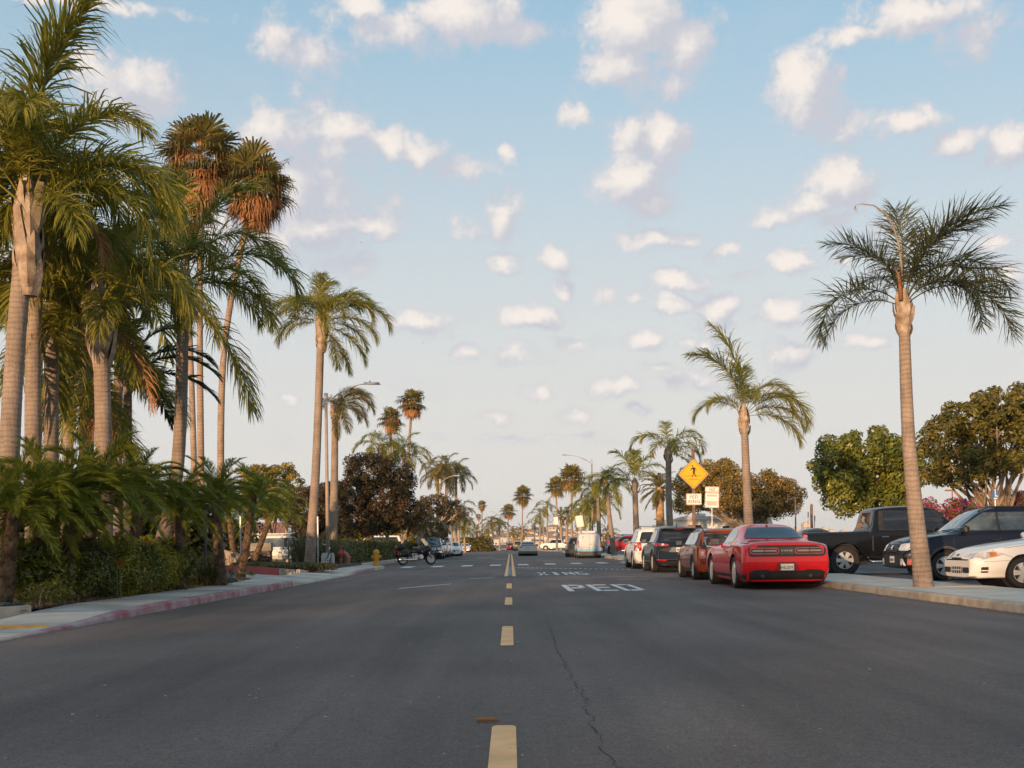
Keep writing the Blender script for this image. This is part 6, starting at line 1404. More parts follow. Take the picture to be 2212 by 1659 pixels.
# ---------------- blue and white van
def small_van():
    P = M('paint_van', (.60, .62, .62), .3, var=.03, coat=.8)
    nt = P.node_tree; N, L_ = nt.nodes, nt.links; b = next(n for n in N if n.type == 'BSDF_PRINCIPLED'); src = b.inputs['Base Color'].links[0].from_socket
    tc = N.new('ShaderNodeTexCoord'); sp = N.new('ShaderNodeSeparateXYZ'); L_.new(tc.outputs['Object'], sp.inputs[0]); nz = N.new('ShaderNodeTexNoise'); L_.new(tc.outputs['Object'], nz.inputs[0]); nz.inputs['Scale'].default_value = 2.5
    ad = N.new('ShaderNodeMath'); ad.operation = 'MULTIPLY_ADD'; L_.new(nz.outputs[0], ad.inputs[0]); ad.inputs[1].default_value = .25; L_.new(sp.outputs[2], ad.inputs[2])
    mr = N.new('ShaderNodeMapRange'); L_.new(ad.outputs[0], mr.inputs[0]); mr.inputs[1].default_value = 1.12; mr.inputs[2].default_value = .62
    mx = N.new('ShaderNodeMix'); mx.data_type = 'RGBA'; L_.new(mr.outputs[0], mx.inputs[0]); L_.new(src, mx.inputs[6]); mx.inputs[7].default_value = (.10, .38, .58, 1); L_.new(mx.outputs[2], b.inputs['Base Color'])
    L, W, H = 4.42, 1.84, 1.84; h = W / 2
    k = dict(zt=[(0, .98), (.3, 1.0), (3.2, 1.02), (3.9, .98), (4.3, .80), (L, .6)], zr=[(0, 1.0), (.03, 1.3), (.10, 1.70), (.2, 1.80), (.6, 1.84), (2.4, 1.84), (2.75, 1.76), (3.45, 1.12), (3.6, 1.07), (4.1, .98), (4.35, .82), (L, .66)], wt=[(0, h - .04), (3.4, h - .04), (4.1, h - .1), (L, h - .2)], wr=[(0, h - .12), (.3, h - .16), (2.6, h - .2), (3.45, h - .16), (4.1, h - .18), (L, h - .28)])
    c = Car('van', 'small white delivery van fading to blue, parked ahead on the right', 'van', L, W, k, P, (5.85, 86.0 + 2.2, 0), UP, (.85, 3.51, .33), rr=.15, kr=.08, style='five', zw=.62)
    c.panel('rear_bumper', DKG, rpoly([(-.9, .25), (.9, .25), (.9, .55), (.55, .50), (-.55, .50), (-.9, .55)], .04), 'B', .02); c.panel('side_window', GLASS, rpoly([(2.35, 1.1), (2.4, 1.62), (2.75, 1.6), (3.25, 1.12)], .05), 'S', .005)
    for sd in (-1, 1):
        a, b = sorted((sd * .76, sd * .90)); c.panel('tail_lamp', REDL, rrect(a, b, .80, 1.34, .04), 'B', .014); c.panel('lamp_centre', REDP, rrect(a + .01, b - .01, .95, 1.15, .03), 'B', .018); a, b = sorted((sd * .55, sd * .75)); c.panel('reflector', REDL, rrect(a, b, .40, .45, .01), 'B', .03)
    c.panel('door_gap', INK, [(-.006, .52), (.006, .52), (.006, 1.72), (-.006, 1.72)], 'B', .004); c.plate('B', .28, .68); c.panel('door_handle', BLK, rrect(-.18, -.02, 1.03, 1.06, .01), 'B', .012); c.panel('logo', M('orange_print', (.65, .24, .10), .5), rpoly([(.40, 1.52), (.50, 1.50), (.53, 1.60), (.44, 1.63)], .03), 'B', .006)
    c.mirror(3.2, 1.12, BLK, (.14, .22, .24)); c.box('light_bar', M('white_plastic', (.6, .62, .62), .5), (.7, 0, 1.96), (.30, 1.0, .16), .03)
small_van()
# ---------------- silver car driving away
def silver_car():
    P = PAINT('silver', (.42, .41, .40), .5, .28); L, W = 4.9, 1.84
    c = Car('sedan', 'silver two-door car driving away in the right lane', 'car', L, W, sedan_keys(L, W, 1.38, .94, 3.4, .9, 1.04), P, (xat(1140.5, 110), 110 + 2.4, 0), UP, (1.05, 3.85, .33), rr=.35, kr=.14, zb=.2, xoff_r=[(.2, .12), (.45, 0), (.8, .03), (1.1, .08)])
    sedan_glass(c, L, 1.38, .94, 3.4, .9, W, None, 1.04, False)
    for sd in (-1, 1): a, b = sorted((sd * .52, sd * .84)); c.panel('tail_lamp', REDP, rpoly([(a, .78), (b, .70), (b, .94), (a, .90)], .05), 'B', .010)
    c.plate('B', 0, .80); c.panel('bumper_gap', DKG, [(-.85, .60), (.85, .60), (.85, .615), (-.85, .615)], 'B', .004); c.panel('lower_valance', BLK, [(-.8, .2), (.8, .2), (.8, .27), (-.8, .27)], 'B', .006); c.box('tail_spoiler', P, (.18, 0, 1.07), (.22, 1.4, .04), .015); c.mirror(3.25, 1.0, P)
silver_car()
# ---------------- other parked cars
def any_suv(name, label, loc, rz, P, group=None, L=4.7, W=1.86, H=1.74, front=False, rack=False, cat='car', rg=.3, glass=None):
    belt, scr, rake = 1.06, L * .735, .8
    c = Car(name, label, cat, L, W, suv_keys(L, H, belt, 1.06, rake, scr, 0, W, rg), P, loc, rz, (L * .21, L * .79, .36), group, zb=.26, rr=.3, kr=.13, nx=34, zw=.68)
    suv_glass(c, L, H, belt, scr, rake, W, rg, (L * .28, L * .50), glass, band=BLK)
    for sd in (-1, 1):
        a, b = sorted((sd * .52, sd * .84)); c.panel('headlamp', WHTL, rrect(a, b, .74, .92, .04), 'F', .010); c.panel('tail_lamp', REDL, rrect(min(sd * .68, sd * .88), max(sd * .68, sd * .88), .80, 1.08, .03), 'B', .010)
        if rack: c.tube('roof_rail', BLK, [(.7, sd * .58, H - .03), (.9, sd * .58, H + .06), (L * .5, sd * .57, H + .06), (L * .55, sd * .57, H - .02)], .02)
    c.panel('grille', CHR if rack else BLK, rrect(-.42, .42, .72, .90, .04), 'F', .010); c.panel('grille_bar', BLK, rrect(-.38, .38, .76, .86, .02), 'F', .014); c.panel('lower_bumper', BLK if rack else DKG, rpoly([(-.85, .28), (.85, .28), (.85, .44), (-.85, .44)], .03), 'F', .008); c.plate('F', 0, .56)
    if rack: c.panel('bumper_bar', CHR, rpoly([(-.88, .52), (.88, .52), (.88, .66), (-.88, .66)], .03), 'F', .03); c.tube('roof_bar', BLK, [(1.2, -.6, H + .07), (1.2, .6, H + .07)], .02)
    c.mirror(scr - .25, 1.12, P); c.plate('B', 0, .8)
    return c
def any_sedan(name, label, loc, rz, P, group=None, L=4.6, W=1.8, H=1.43):
    c = Car(name, label, 'car', L, W, sedan_keys(L, W, H, .95, L * .69, .85), P, loc, rz, (L * .22, L * .80, .32), group, nx=30)
    sedan_glass(c, L, H, .95, L * .69, .85, W, None)
    for sd in (-1, 1): a, b = sorted((sd * .45, sd * .82)); c.panel('headlamp', WHTL, rpoly([(a, .62), (b, .60), (b, .74), (a, .70)], .03), 'F', .010); c.panel('tail_lamp', REDL, rrect(a, b, .78, .94, .04), 'B', .010)
    c.panel('grille', BLK, rrect(-.32, .32, .42, .66, .05), 'F', .010); c.plate('F', 0, .42); c.mirror(L * .65, 1.0, P); c.plate('B', 0, .72)
    return c
DN = R(-90)    # heading towards the camera
GPL = 'cars parked along the left kerb'
WPT, SIL, BLU, GRY, BLP = PAINT('plain_white', (.78, .77, .75)), PAINT('pale_silver', (.42, .44, .46), .4), PAINT('ice_blue', (.33, .40, .45), .4), PAINT('graphite', (.07, .075, .08), .4), PAINT('dark_navy', (.012, .015, .03), .2)
any_suv('suv', 'dark navy SUV with roof rack and chrome bumper, first on the left', (xat(930, 90), 92.4, 0), DN, BLP, GPL, 4.65, 1.76, 1.76, rack=True, glass=GLASS2)
any_suv('suv', 'pale blue SUV behind the dark navy one on the left', (-6.55, 99.5, 0), DN, BLU, GPL, 4.7, 1.86, 1.70)
any_suv('suv', 'silver SUV third along the left kerb', (-6.5, 106.5, 0), DN, SIL, GPL, 4.6, 1.82, 1.66)
any_suv('suv', 'tall white SUV fourth along the left kerb', (-6.65, 113.5, 0), DN, WPT, GPL, 5.0, 1.95, 1.92, rack=False)
any_sedan('sedan', 'white low car just before the tall white SUV on the left', (-5.95, 119.8, 0), DN, WPT, GPL)
any_sedan('sedan', 'white sedan with dark grille farther along the left kerb', (xat(1005, 190), 190, 0), DN, WPT, GPL)
any_sedan('sedan', 'dark sedan coming towards the camera in the far left lane', (xat(1023, 225), 225, 0), DN, GRY)
any_suv('suv', 'far dark grey SUV seen from behind on the left', (xat(1038, 232), 232, 0), UP, GRY, None, 4.6, 1.8, 1.66)
any_sedan('sedan', 'tiny far white car beyond the dark grey SUV', (xat(1049, 262), 262, 0), DN, WPT)
pickup('pickup_truck', 'far white pickup truck at the left end of the street', (xat(1061, 240), 240, 0), UP, WPT, False)
any_suv('suv', 'dark SUV ahead of the blue and white van', (5.55, 97, 0), UP, GRY, 'cars parked along the right kerb', 4.6, 1.84, 1.68)
any_suv('minivan', 'grey minivan nose-in behind the palms on the right', (xat(1325, 128), 128, .08), R(180), GRY, None, 4.9, 1.9, 1.76, rg=.2, glass=GLASS2)
pickup('pickup_truck', 'red pickup truck with chrome front beside the leaning palm', (xat(1314, 103) + 2.5, 103, .08), R(180), PAINT('truck_red', (.42, .02, .02)), True, 1.9, 5.3, H=1.75, rad=.38)
pickup('pickup_truck', 'white pickup truck facing left far down the right side', (xat(1203, 196), 196, .08), R(180), WPT, False)
any_suv('suv', 'dark red car under the far right palms', (xat(1103, 255), 262, 0), UP, PAINT('dark_red', (.20, .02, .03)), None, 4.4, 1.8, 1.6)
any_sedan('sedan', 'dark blue car parked at the far right bend', (xat(1113, 250), 252, 0), UP, BLP)
any_suv('camper_bus', 'yellow and white camper bus half hidden by the silver car', (xat(1118, 225), 225, 0), UP, PAINT('mustard', (.48, .33, .12)), None, 4.4, 1.8, 1.95, rg=.1, cat='van')
any_sedan('sedan', 'silver-blue sedan roof showing behind the copper wagon', (xat(1575, 62), 62, .08), R(180), SIL)
any_suv('suv', 'pale blue SUV roof showing above the dark blue crossover', (xat(1545, 72), 72, .08), R(0), BLU, None, 4.8, 1.9, 1.85)
any_sedan('sedan', 'dark low roof showing left of the black pickup bed', (xat(1775, 48), 48, .08), R(0), GRY, None, 4.7, 1.8, 1.50)
any_suv('suv', 'white wagon parked behind the flax clumps on the left', (xat(725, 88), 88, -.025), R(0), WPT, None, 4.8, 1.86, 1.72)
any_suv('van', 'white passenger van behind the hedge and dark tree trunk', (xat(805, 94), 94, -.025), R(180), WPT, None, 5.2, 1.95, 1.98, rg=.12, cat='van')
# ---------------- camper van on the left
def camper():
    P = PAINT('camper_silver', (.74, .70, .63), .1); L, W, H = 5.1, 1.84, 1.98; h = W / 2
    k = dict(zt=[(0, 1.02), (.2, 1.06), (3.6, 1.06), (4.3, 1.02), (4.9, .86), (L, .62)], zr=[(0, 1.05), (.04, 1.3), (.10, 1.66), (.22, 1.86), (.5, 1.94), (3.0, 1.95), (3.3, 1.88), (4.15, 1.18), (4.3, 1.12), (4.8, .95), (5.02, .80), (L, .66)], wt=[(0, h - .05), (4.0, h - .05), (4.7, h - .12), (L, h - .24)], wr=[(0, h - .14), (.4, h - .17), (3.2, h - .18), (4.1, h - .16), (4.7, h - .22), (L, h - .34)])
    c = Car('camper_van', 'silver-white pop-top camper van behind the stone wall', 'van', L, W, k, P, (xat(530, 77) + 2.55, 77, -.025), 0, (.95, 3.87, .33), zb=.3, zs=.36, rr=.2, kr=.08, style='cap', zw=.7)
    c.box('pop_top', M('white_plastic2', (.62, .63, .64), .5), (1.75, 0, 1.985), (3.1, 1.45, .11), .04); c.box('roof_band', M('slate', (.10, .10, .14), .5), (1.75, 0, 1.92), (3.2, 1.5, .03), .01)
    c.panel('window_band', BLK, rpoly([(.22, 1.13), (.30, 1.72), (3.3, 1.72), (3.95, 1.18), (3.9, 1.13)], .05), 'S', .003)
    for (a, b) in ((.32, 1.05), (1.12, 1.75), (1.8, 2.72)): c.panel('side_window', GLASS2, rrect(a, b, 1.17, 1.68, .05), 'S', .007)
    c.panel('side_window', GLASS2, rpoly([(2.95, 1.17), (2.95, 1.68), (3.28, 1.67), (3.82, 1.19)], .05), 'S', .007); c.panel('windscreen', GLASS, rpoly([(3.32, -.66), (4.08, -.72), (4.08, .72), (3.32, .66)], .06), 'T', .005)
    for x in (1.75, 2.84, 3.9): c.seam([(x, 1.1), (x, .40)])
    for z in (.98, .82, .52): c.seam([(.15, z), (4.2, z)], w=.012, mat=DKG)
    for x in (2.68, 2.98):
        q = c.pos(x, 1.03, 'R'); MB().box(q + Vector((0, -.008, 0)), (.10, .02, .15), ch=.01).build('door_handle', BLK, c.o)
    c.panel('headlamp', WHTL, rrect(L - .22, L - .06, .70, .86, .03), 'S', .008); c.mirror(3.75, 1.2, BLK, (.14, .2, .22)); c.plate('B', 0, .7)
camper()
# ---------------- motorhome
def motorhome():
    d = 95; x0 = xat(1500, d); o = thing('motorhome', 'long cream motorhome behind the signs and red coupe', 'motorhome', (x0 + 1.9, d, .08)); C_ = M('motorhome_cream', (.80, .74, .66), .4, var=.05)
    m = MB(); prof = [(-5.2, .55), (3.9, .55), (4.3, 1.0), (4.35, 2.3), (4.1, 2.95), (3.6, 3.12), (-5.2, 3.12)]; ring = chaikin(np.array([(p[0], p[1]) for p in prof + [prof[0]]]), 1)[:-1]
    n = len(ring); m.add([(p[0], -1.25, p[1]) for p in ring] + [(p[0], 1.25, p[1]) for p in ring], [tuple(range(n)), tuple(range(2 * n - 1, n - 1, -1))] + [(i, n + i, n + (i + 1) % n, (i + 1) % n) for i in range(n)]); m.build('body', C_, o)
    for (a, b, z0, z1) in ((-4.6, -3.4, 1.6, 2.4), (-2.6, -1.5, 1.6, 2.4), (.2, .75, 1.7, 2.3), (1.2, 1.75, 1.7, 2.3), (2.6, 3.0, 2.35, 2.65), (3.2, 3.75, 2.35, 2.65)): f = MB().box(((a + b) / 2, -1.262, (z0 + z1) / 2), (b - a, .03, z1 - z0), ch=.01).build('window', BLK, o); MB().box(((a + b) / 2, -1.280, (z0 + z1) / 2), (b - a - .1, .012, z1 - z0 - .1)).build('pane', GLASS, f)
    MB().box((-.4, -1.262, 2.82), (9.3, .02, .05)).build('stripe', M('stripe_blue', (.25, .33, .42), .5), o); MB().box((-.4, -1.262, 2.72), (9.3, .02, .03)).build('stripe', M('stripe_tan', (.45, .33, .2), .5), o)
    for x in (-1.5, 2.9): MB().box((x, 0, 3.24), (1.0, .8, .26), ch=.06).build('roof_unit', M('roof_white', (.62, .62, .6), .5), o)
    MB().lathe([(.05, 0), (.32, .06), (.38, .16), (.3, .26), (.05, .3)], 16, (3.5, .3, 3.12)).build('dish_dome', M('dome_grey', (.5, .5, .52), .4), o)
    t, rm = wheel_parts(.42, .25, 'six', .6)
    for x in (-3.0, 2.7):
        for sd in (1, -1): w = empty('wheel'); w.parent = o; w.location = (x, sd * 1.08, .42); w.rotation_euler = (0, 0, 0 if sd > 0 else math.pi); link('tyre', t, w); link('rim', rm, w)
    MB().box((-.5, 0, .5), (8.6, 2.3, .3)).build('skirt', DKG, o)
motorhome()

# ================================================================== STREET FURNITURE AND SMALL THINGS
POLE = M('lamp_post_paint', (.34, .27, .22), .6, var=.1, vscale=2); GALV = M('galvanised', (.42, .44, .45), .45, .6, var=.12, vscale=6); LGREY = M('lamp_grey', (.40, .43, .45), .5, var=.08)
def lamp(label, base_, h, arm, rise, sgn, group, big=True):
    o = thing('street_lamp', label, 'street lamp', base_, 0, group)
    if big:
        MB().prism(rpoly([(-.26, -.26), (.26, -.26), (.26, .26), (-.26, .26)], .05), -.1, .58).prism(rpoly([(-.23, -.23), (.23, -.23), (.23, .23), (-.23, .23)], .05), .58, .66).build('footing', CONC, o)
    MB().tube([(0, 0, .6 if big else -.1), (0, 0, h * .5), (0, 0, h)], [.085, .075, .065], 10).build('pole', POLE, o, smooth=True)
    MB().box((0, 0, h + .16), (.17, .17, .46), ch=.015).build('pole_box', LGREY, o)
    n = 9; pts = [(sgn * (.06 + (arm - .06) * i / n), 0, h + .02 + rise * math.sin(math.pi / 2 * i / n)) for i in range(n + 1)]
    MB().tube(pts, [.032 - .006 * i / n for i in range(n + 1)], 8).build('arm', LGREY, o, smooth=True)
    hd = MB(); x = sgn * (arm + .28); z = h + rise + .03
    hd.add([(x - .36, -.08, z - .02), (x + .36, -.15, z - .03), (x + .36, .15, z - .03), (x - .36, .08, z - .02), (x - .36, -.05, z + .07), (x + .30, -.11, z + .05), (x + .30, .11, z + .05), (x - .36, .05, z + .07)], [(3, 2, 1, 0), (4, 5, 6, 7), (0, 1, 5, 4), (1, 2, 6, 5), (2, 3, 7, 6), (3, 0, 4, 7)])
    ho = hd.build('lamp_head', LGREY, o); MB().box((x + .05, 0, z - .034), (.5, .18, .012)).build('lens', M('lamp_lens', (.55, .55, .5), .3), ho); MB().lathe([(.03, 0), (.03, .05), (.01, .06)], 8, (x - .1, 0, z + .07)).build('photocell', BLK, ho)
    return o
GLP = 'street lamps'
lamp('street lamp on a square concrete footing beside the left palms', base(708, 50.6), 7.25, 1.75, .75, 1, GLP)
lamp('street lamp on the right pavement reaching out over the small van', (7.7, 108.5, .14), 8.5, 2.1, .75, -1, GLP, False)
lamp('far street lamp on the left, half lost behind the golden palms', (xat(952, 122), 122, .1), 7.6, 1.5, .7, 1, GLP, False)
lamp('far street lamp on the right among the bowed palms', (xat(1174, 205), 205, .1), 8.2, 8.2 * .25, .7, -1, GLP, False)
lamp('farthest street lamp on the left beyond the parked cars', (xat(1080, 268), 268, .1), 8.0, 1.8, .7, -1, GLP, False)
# --- crossing sign
SGN_Y = M('sign_yellow', (1.0, .42, .008), .45, var=.05); SGN_W = M('sign_white', (.80, .78, .74), .5, var=.05); SGN_B = M('sign_black', (.012, .012, .012), .6); SGN_R = M('sign_red', (.45, .04, .05), .6); WOOD = M('brown_post', (.20, .125, .085), .85, var=.25, vscale=6, bump=.5, bscale=30); GREYM = M('sign_back', (.25, .22, .20), .6)
def plate_mesh(poly, t=.004): return MB().prism(poly, -t, 0)
RX = Matrix.Rotation(R(90), 3, 'X')
def upright(m): m.v = [tuple(RX @ Vector(q)) for q in m.v]; return m     # x right, z up, front looks to -y
def crossing_sign():
    d = 47.0; X = xat(1500, d); o = thing('crossing_sign', 'yellow diamond pedestrian crossing sign on a brown post', 'sign', (X, d, .14)); zc = at(1499, 1024, d).z - .14; top = at(1495, 972, d).z - .14
    MB().box((0, .06, top / 2), (.125, .09, top + .1), ch=.012).build('post', WOOD, o)
    hd = .60
    def dia(r, rr): return rpoly([(0, -r), (r, 0), (0, r), (-r, 0)], rr)
    bk = upright(plate_mesh(dia(hd + .05, .10), .012)).build('backing', GREYM, o, (0, -.008, zc)); fc = upright(plate_mesh(dia(hd, .09))).build('sign_face', SGN_Y, o, (0, -.022, zc))
    b = MB(); out, inn = dia(hd - .05, .07), dia(hd - .068, .065); n = len(out)
    b.add([(p[0], p[1], 0) for p in out] + [(p[0], p[1], 0) for p in inn], [(i, (i + 1) % n, n + (i + 1) % n, n + i) for i in range(n)]); upright(b).build('border', SGN_B, fc, (0, -.003, 0))
    f = MB(); S = .0135
    def poly(p): f.sheet([(S * a, S * c, 0) for a, c in p])
    f.sheet([(S * (-3 + 2.6 * math.cos(t)), S * (22 + 2.6 * math.sin(t)), 0) for t in np.linspace(0, 6.28, 15)[:-1]])                  # head
    poly([(-4.2, 17.5), (1.5, 18.5), (4.2, 15), (4.6, 8.5), (3.6, 3), (-2.2, 3), (-1.8, 9), (-3.0, 13)])                                 # trunk
    poly([(1.5, 18.5), (5.0, 16.6), (8.6, 10.5), (7.6, 5.2), (6.2, 5.6), (6.8, 10.2), (4.2, 13.5)])                                      # rear arm
    poly([(-4.2, 17.5), (-8.2, 12.6), (-10.6, 9.0), (-9.5, 7.9), (-6.6, 10.6), (-2.6, 13.5)])                                            # front arm
    poly([(-2.2, 3.5), (1.3, 3.5), (.4, -3), (-3.0, -11.5), (-6.2, -11.5), (-2.6, -4)])                                                  # legs
    poly([(.6, 3.5), (3.6, 3.5), (5.2, -3.5), (9.2, -10.5), (6.2, -11.5), (2.2, -4.5)])
    upright(f).build('walking_figure', SGN_B, fc, (0, -.0035, .03))
    l = MB()
    for z, w in ((-.075, .34), (-.215, .20)): l.sheet([(-w, z - .008, 0), (w, z - .008, 0), (w, z + .008, 0), (-w, z + .008, 0)])
    upright(l).build('crossing_lines', SGN_B, fc, (0, -.0032, 0))
    z2 = at(1500, 1078.5, d).z - .14; p = upright(plate_mesh(rpoly([(-.31, -.23), (.31, -.23), (.31, .23), (-.31, .23)], .05))).build('word_plate', SGN_W, o, (0, -.012, z2))
    b = MB(); out, inn = rpoly([(-.295, -.215), (.295, -.215), (.295, .215), (-.295, .215)], .045), rpoly([(-.283, -.203), (.283, -.203), (.283, .203), (-.283, .203)], .04); n = len(out); b.add([(q[0], q[1], 0) for q in out] + [(q[0], q[1], 0) for q in inn], [(i, (i + 1) % n, n + (i + 1) % n, n + i) for i in range(n)]); upright(b).build('border', SGN_B, p, (0, -.003, 0))
    for t, z in (('PED', .085), ('XING', -.095)): link('lettering', text_mesh(t, .19, SGN_B, sp=1.15), p, (0, -.004, z), (R(90), 0, 0))
    MB().lathe([(.006, 0), (.006, .004)], 8, (0, -.006, .19), (R(90), 0, 0)).build('bolt', BLK, p); MB().lathe([(.006, 0), (.006, .004)], 8, (0, -.006, -.19), (R(90), 0, 0)).build('bolt', BLK, p)
crossing_sign()
def parking_sign(label, x, y, d, w, h, tilt, words=True, X=None):
    p = at(x, y, d); o = thing('parking_sign', label, 'sign', (p.x if X is None else X, d, .14)); z = p.z - .14
    MB().tube([(0, .03, -.1), (0, .03, z + h * .3)], .022, 8).build('post', GALV, o)
    m = upright(plate_mesh(rpoly([(-w / 2, -h / 2), (w / 2, -h / 2), (w / 2, h / 2), (-w / 2, h / 2)], .04))).build('sign_face', SGN_W, o, (0, -.004, z)); m.rotation_euler = (0, tilt, 0)
    b = MB(); out = rpoly([(-w / 2 + .015, -h / 2 + .015), (w / 2 - .015, -h / 2 + .015), (w / 2 - .015, h / 2 - .015), (-w / 2 + .015, h / 2 - .015)], .03); inn = [(q[0] * .965, q[1] * .978) for q in out]; n = len(out); b.add([(q[0], q[1], 0) for q in out] + [(q[0], q[1], 0) for q in inn], [(i, (i + 1) % n, n + (i + 1) % n, n + i) for i in range(n)]); upright(b).build('border', SGN_R, m, (0, -.0055, 0))
    if words:
        for t, s_, zz in (('NO', .14, .36), ('PARKING', .125, .22)): link('lettering', text_mesh(t, s_ * w / .51, SGN_R), m, (0, -.006, zz * h), (R(90), 0, 0))
        for zz, ww in ((.10, .74), (.055, .7), (-.22, .80), (-.27, .66), (-.32, .74), (-.37, .6)):
            l = MB(); r = random.Random(int(zz * 1000)); xx = -w * ww / 2
            while xx < w * ww / 2: q = r.uniform(.018, .05); l.sheet([(xx, zz * h - .010, 0), (xx + q, zz * h - .010, 0), (xx + q, zz * h + .010, 0), (xx, zz * h + .010, 0)]); xx += q + .012
            upright(l).build('small_print', SGN_R, m, (0, -.0055, 0))
    return o
parking_sign('white no-parking sign with red words beside the crossing sign', 1538, 1074, 43, .52, .78, R(2))
parking_sign('tilted white parking sign behind the small van', 1252, 1126, 96, .62, .95, R(-8), False)
parking_sign('far white parking sign on the right pavement', 1201, 1125, 118, .46, .8, 0, False)
# --- blue disabled-parking signs and posts of the car park
BLUE = M('sign_blue', (.04, .16, .38), .5, var=.05)
for (x, y, d, lab) in ((2150, 1070, 40, 'blue disabled-parking sign above the navy SUV roof'), (1746, 1112, 72, 'blue parking sign seen edge-on left of the brown post'), (1760, 1120, 74, 'small blue parking sign right of the brown post')):
    p = at(x, y, d); o = thing('disabled_sign', lab, 'sign', (p.x, d, 0), R(0 if d < 50 else 55), 'blue parking signs'); MB().tube([(0, .02, -.05), (0, .02, p.z + .2)], .025, 8).build('post', GALV, o)
    m = MB().box((0, 0, p.z), (.20, .006, .34), ch=.002).build('sign_face', BLUE, o); f = MB()
    for (cx, cz, r_) in ((0, .11, .022),): f.sheet([(cx + r_ * math.cos(t), -.005, p.z + cz + r_ * math.sin(t)) for t in np.linspace(0, 6.28, 9)[:-1]])
    f.sheet([(-.012, -.005, p.z + .08), (.012, -.005, p.z + .08), (.012, -.005, p.z), (.06, -.005, p.z), (.075, -.005, p.z - .07), (.05, -.005, p.z - .07), (.04, -.005, p.z - .02), (-.012, -.005, p.z - .02)]); f.sheet([(-.06, -.005, p.z - .13), (.06, -.005, p.z - .13), (.06, -.005, p.z - .10), (-.06, -.005, p.z - .10)]); f.build('symbol', SGN_W, m)
p = at(1753, 1091, 73); tag(MB().box((0, 0, p.z / 2), (.15, .15, p.z), ch=.015).lathe([(.09, 0), (.02, .08)], 8, (0, 0, p.z)).build('wooden_post', WOOD, None, (p.x, 73, 0)), 'plain brown wooden post between two blue signs', 'post')
p = at(1718, 1075, 80); tag(MB().tube([(0, 0, 0), (0, 0, p.z)], .05, 8).box((0, 0, p.z), (.4, .12, .08), ch=.02).build('car_park_post', WOOD, None, (p.x, 80, 0)), 'thin dark post under the right end of the rust-brown tree', 'post')
for (x, y, d, lab) in ((1424, 1122, 120, 'thin red car-park lamp post left of the golden date palm'), (1432, 1131, 140, 'smaller car-park lamp post beside the golden date palm'), (1486, 1118, 118, 'thin car-park lamp post between two palm trunks'), (2057, 1060, 90, 'thin post behind the pickup cab')):
    p = at(x, y, d); o = thing('car_park_lamp', lab, 'lamp post', (p.x, d, 0), 0, 'car park lamp posts'); MB().tube([(0, 0, 0), (0, 0, p.z)], .05, 8).build('pole', M('rust_pole', (.30, .14, .10), .7), o); MB().box((-.25, 0, p.z + .03), (.6, .22, .12), ch=.03).build('lamp_head', M('rust_pole', (.30, .14, .10)), o)
# --- plain posts on the left
for (x, yt, yb, d, lab) in ((519, 1118, 1229, 49, 'thin pale bare post by the red kerb of the drive'), (686, 1118, 1222, 51.2, 'grey-blue metal post right beside the lone palm trunk'), (443, 1105, 1235, 31, 'dark slim post behind the grass tuft')):
    p = at(x, yt, d); m = MB(); m.box((0, 0, p.z / 2), (.06, .04, p.z), ch=.006)
    for k in range(int(p.z / .12)): m.box((0, -.021, .1 + k * .12), (.012, .004, .018))
    tag(m.build('sign_post', GALV if d > 40 else DKG, None, (p.x, d, .05)), lab, 'post')
# --- hydrant
def hydrant():
    Y = M('hydrant_yellow', (.66, .30, .012), .42, var=.08, vscale=8, bump=.1, bscale=60); o = thing('fire_hydrant', 'yellow fire hydrant on the left pavement before the hedge', 'fire hydrant', base(812.5, 54), R(20))
    MB().lathe([(.17, 0), (.17, .05), (.13, .055), (.13, .09)], 18).build('base_flange', Y, o, smooth=True, sharp=40); MB().lathe([(.13, -.06), (.13, .0)], 16).build('foot', DKG, o)
    MB().lathe([(.115, .08), (.11, .34), (.15, .345), (.15, .385), (.12, .39), (.12, .56), (.155, .57), (.155, .61), (.13, .62)], 20).build('barrel', Y, o, smooth=True, sharp=40)
    MB().lathe([(.15, .615), (.148, .66), (.12, .72), (.07, .76), (.045, .77), (.045, .80), (.02, .805)], 20).build('bonnet', Y, o, smooth=True, sharp=40)
    for a, z, r_, l in ((0, .44, .075, .20), (180, .44, .055, .20), (270, .42, .095, .19)):
        n = MB().lathe([(r_ * .8, .08), (r_ * .8, l - .05), (r_ * 1.1, l - .045), (r_ * 1.1, l), (r_ * .9, l + .012), (.022, l + .015), (.022, l + .045)], 14); m_ = Matrix.Rotation(R(a), 3, 'Z') @ Matrix.Rotation(R(90), 3, 'Y'); n.v = [tuple(m_ @ Vector(q) + Vector((0, 0, z))) for q in n.v]; n.build('nozzle_cap', Y, o, smooth=True, sharp=40)
    for k in range(8): a = k * math.pi / 4; MB().lathe([(.014, .60), (.014, .63)], 6, (.142 * math.cos(a), .142 * math.sin(a), 0)).build('bolt', Y, o)
hydrant()
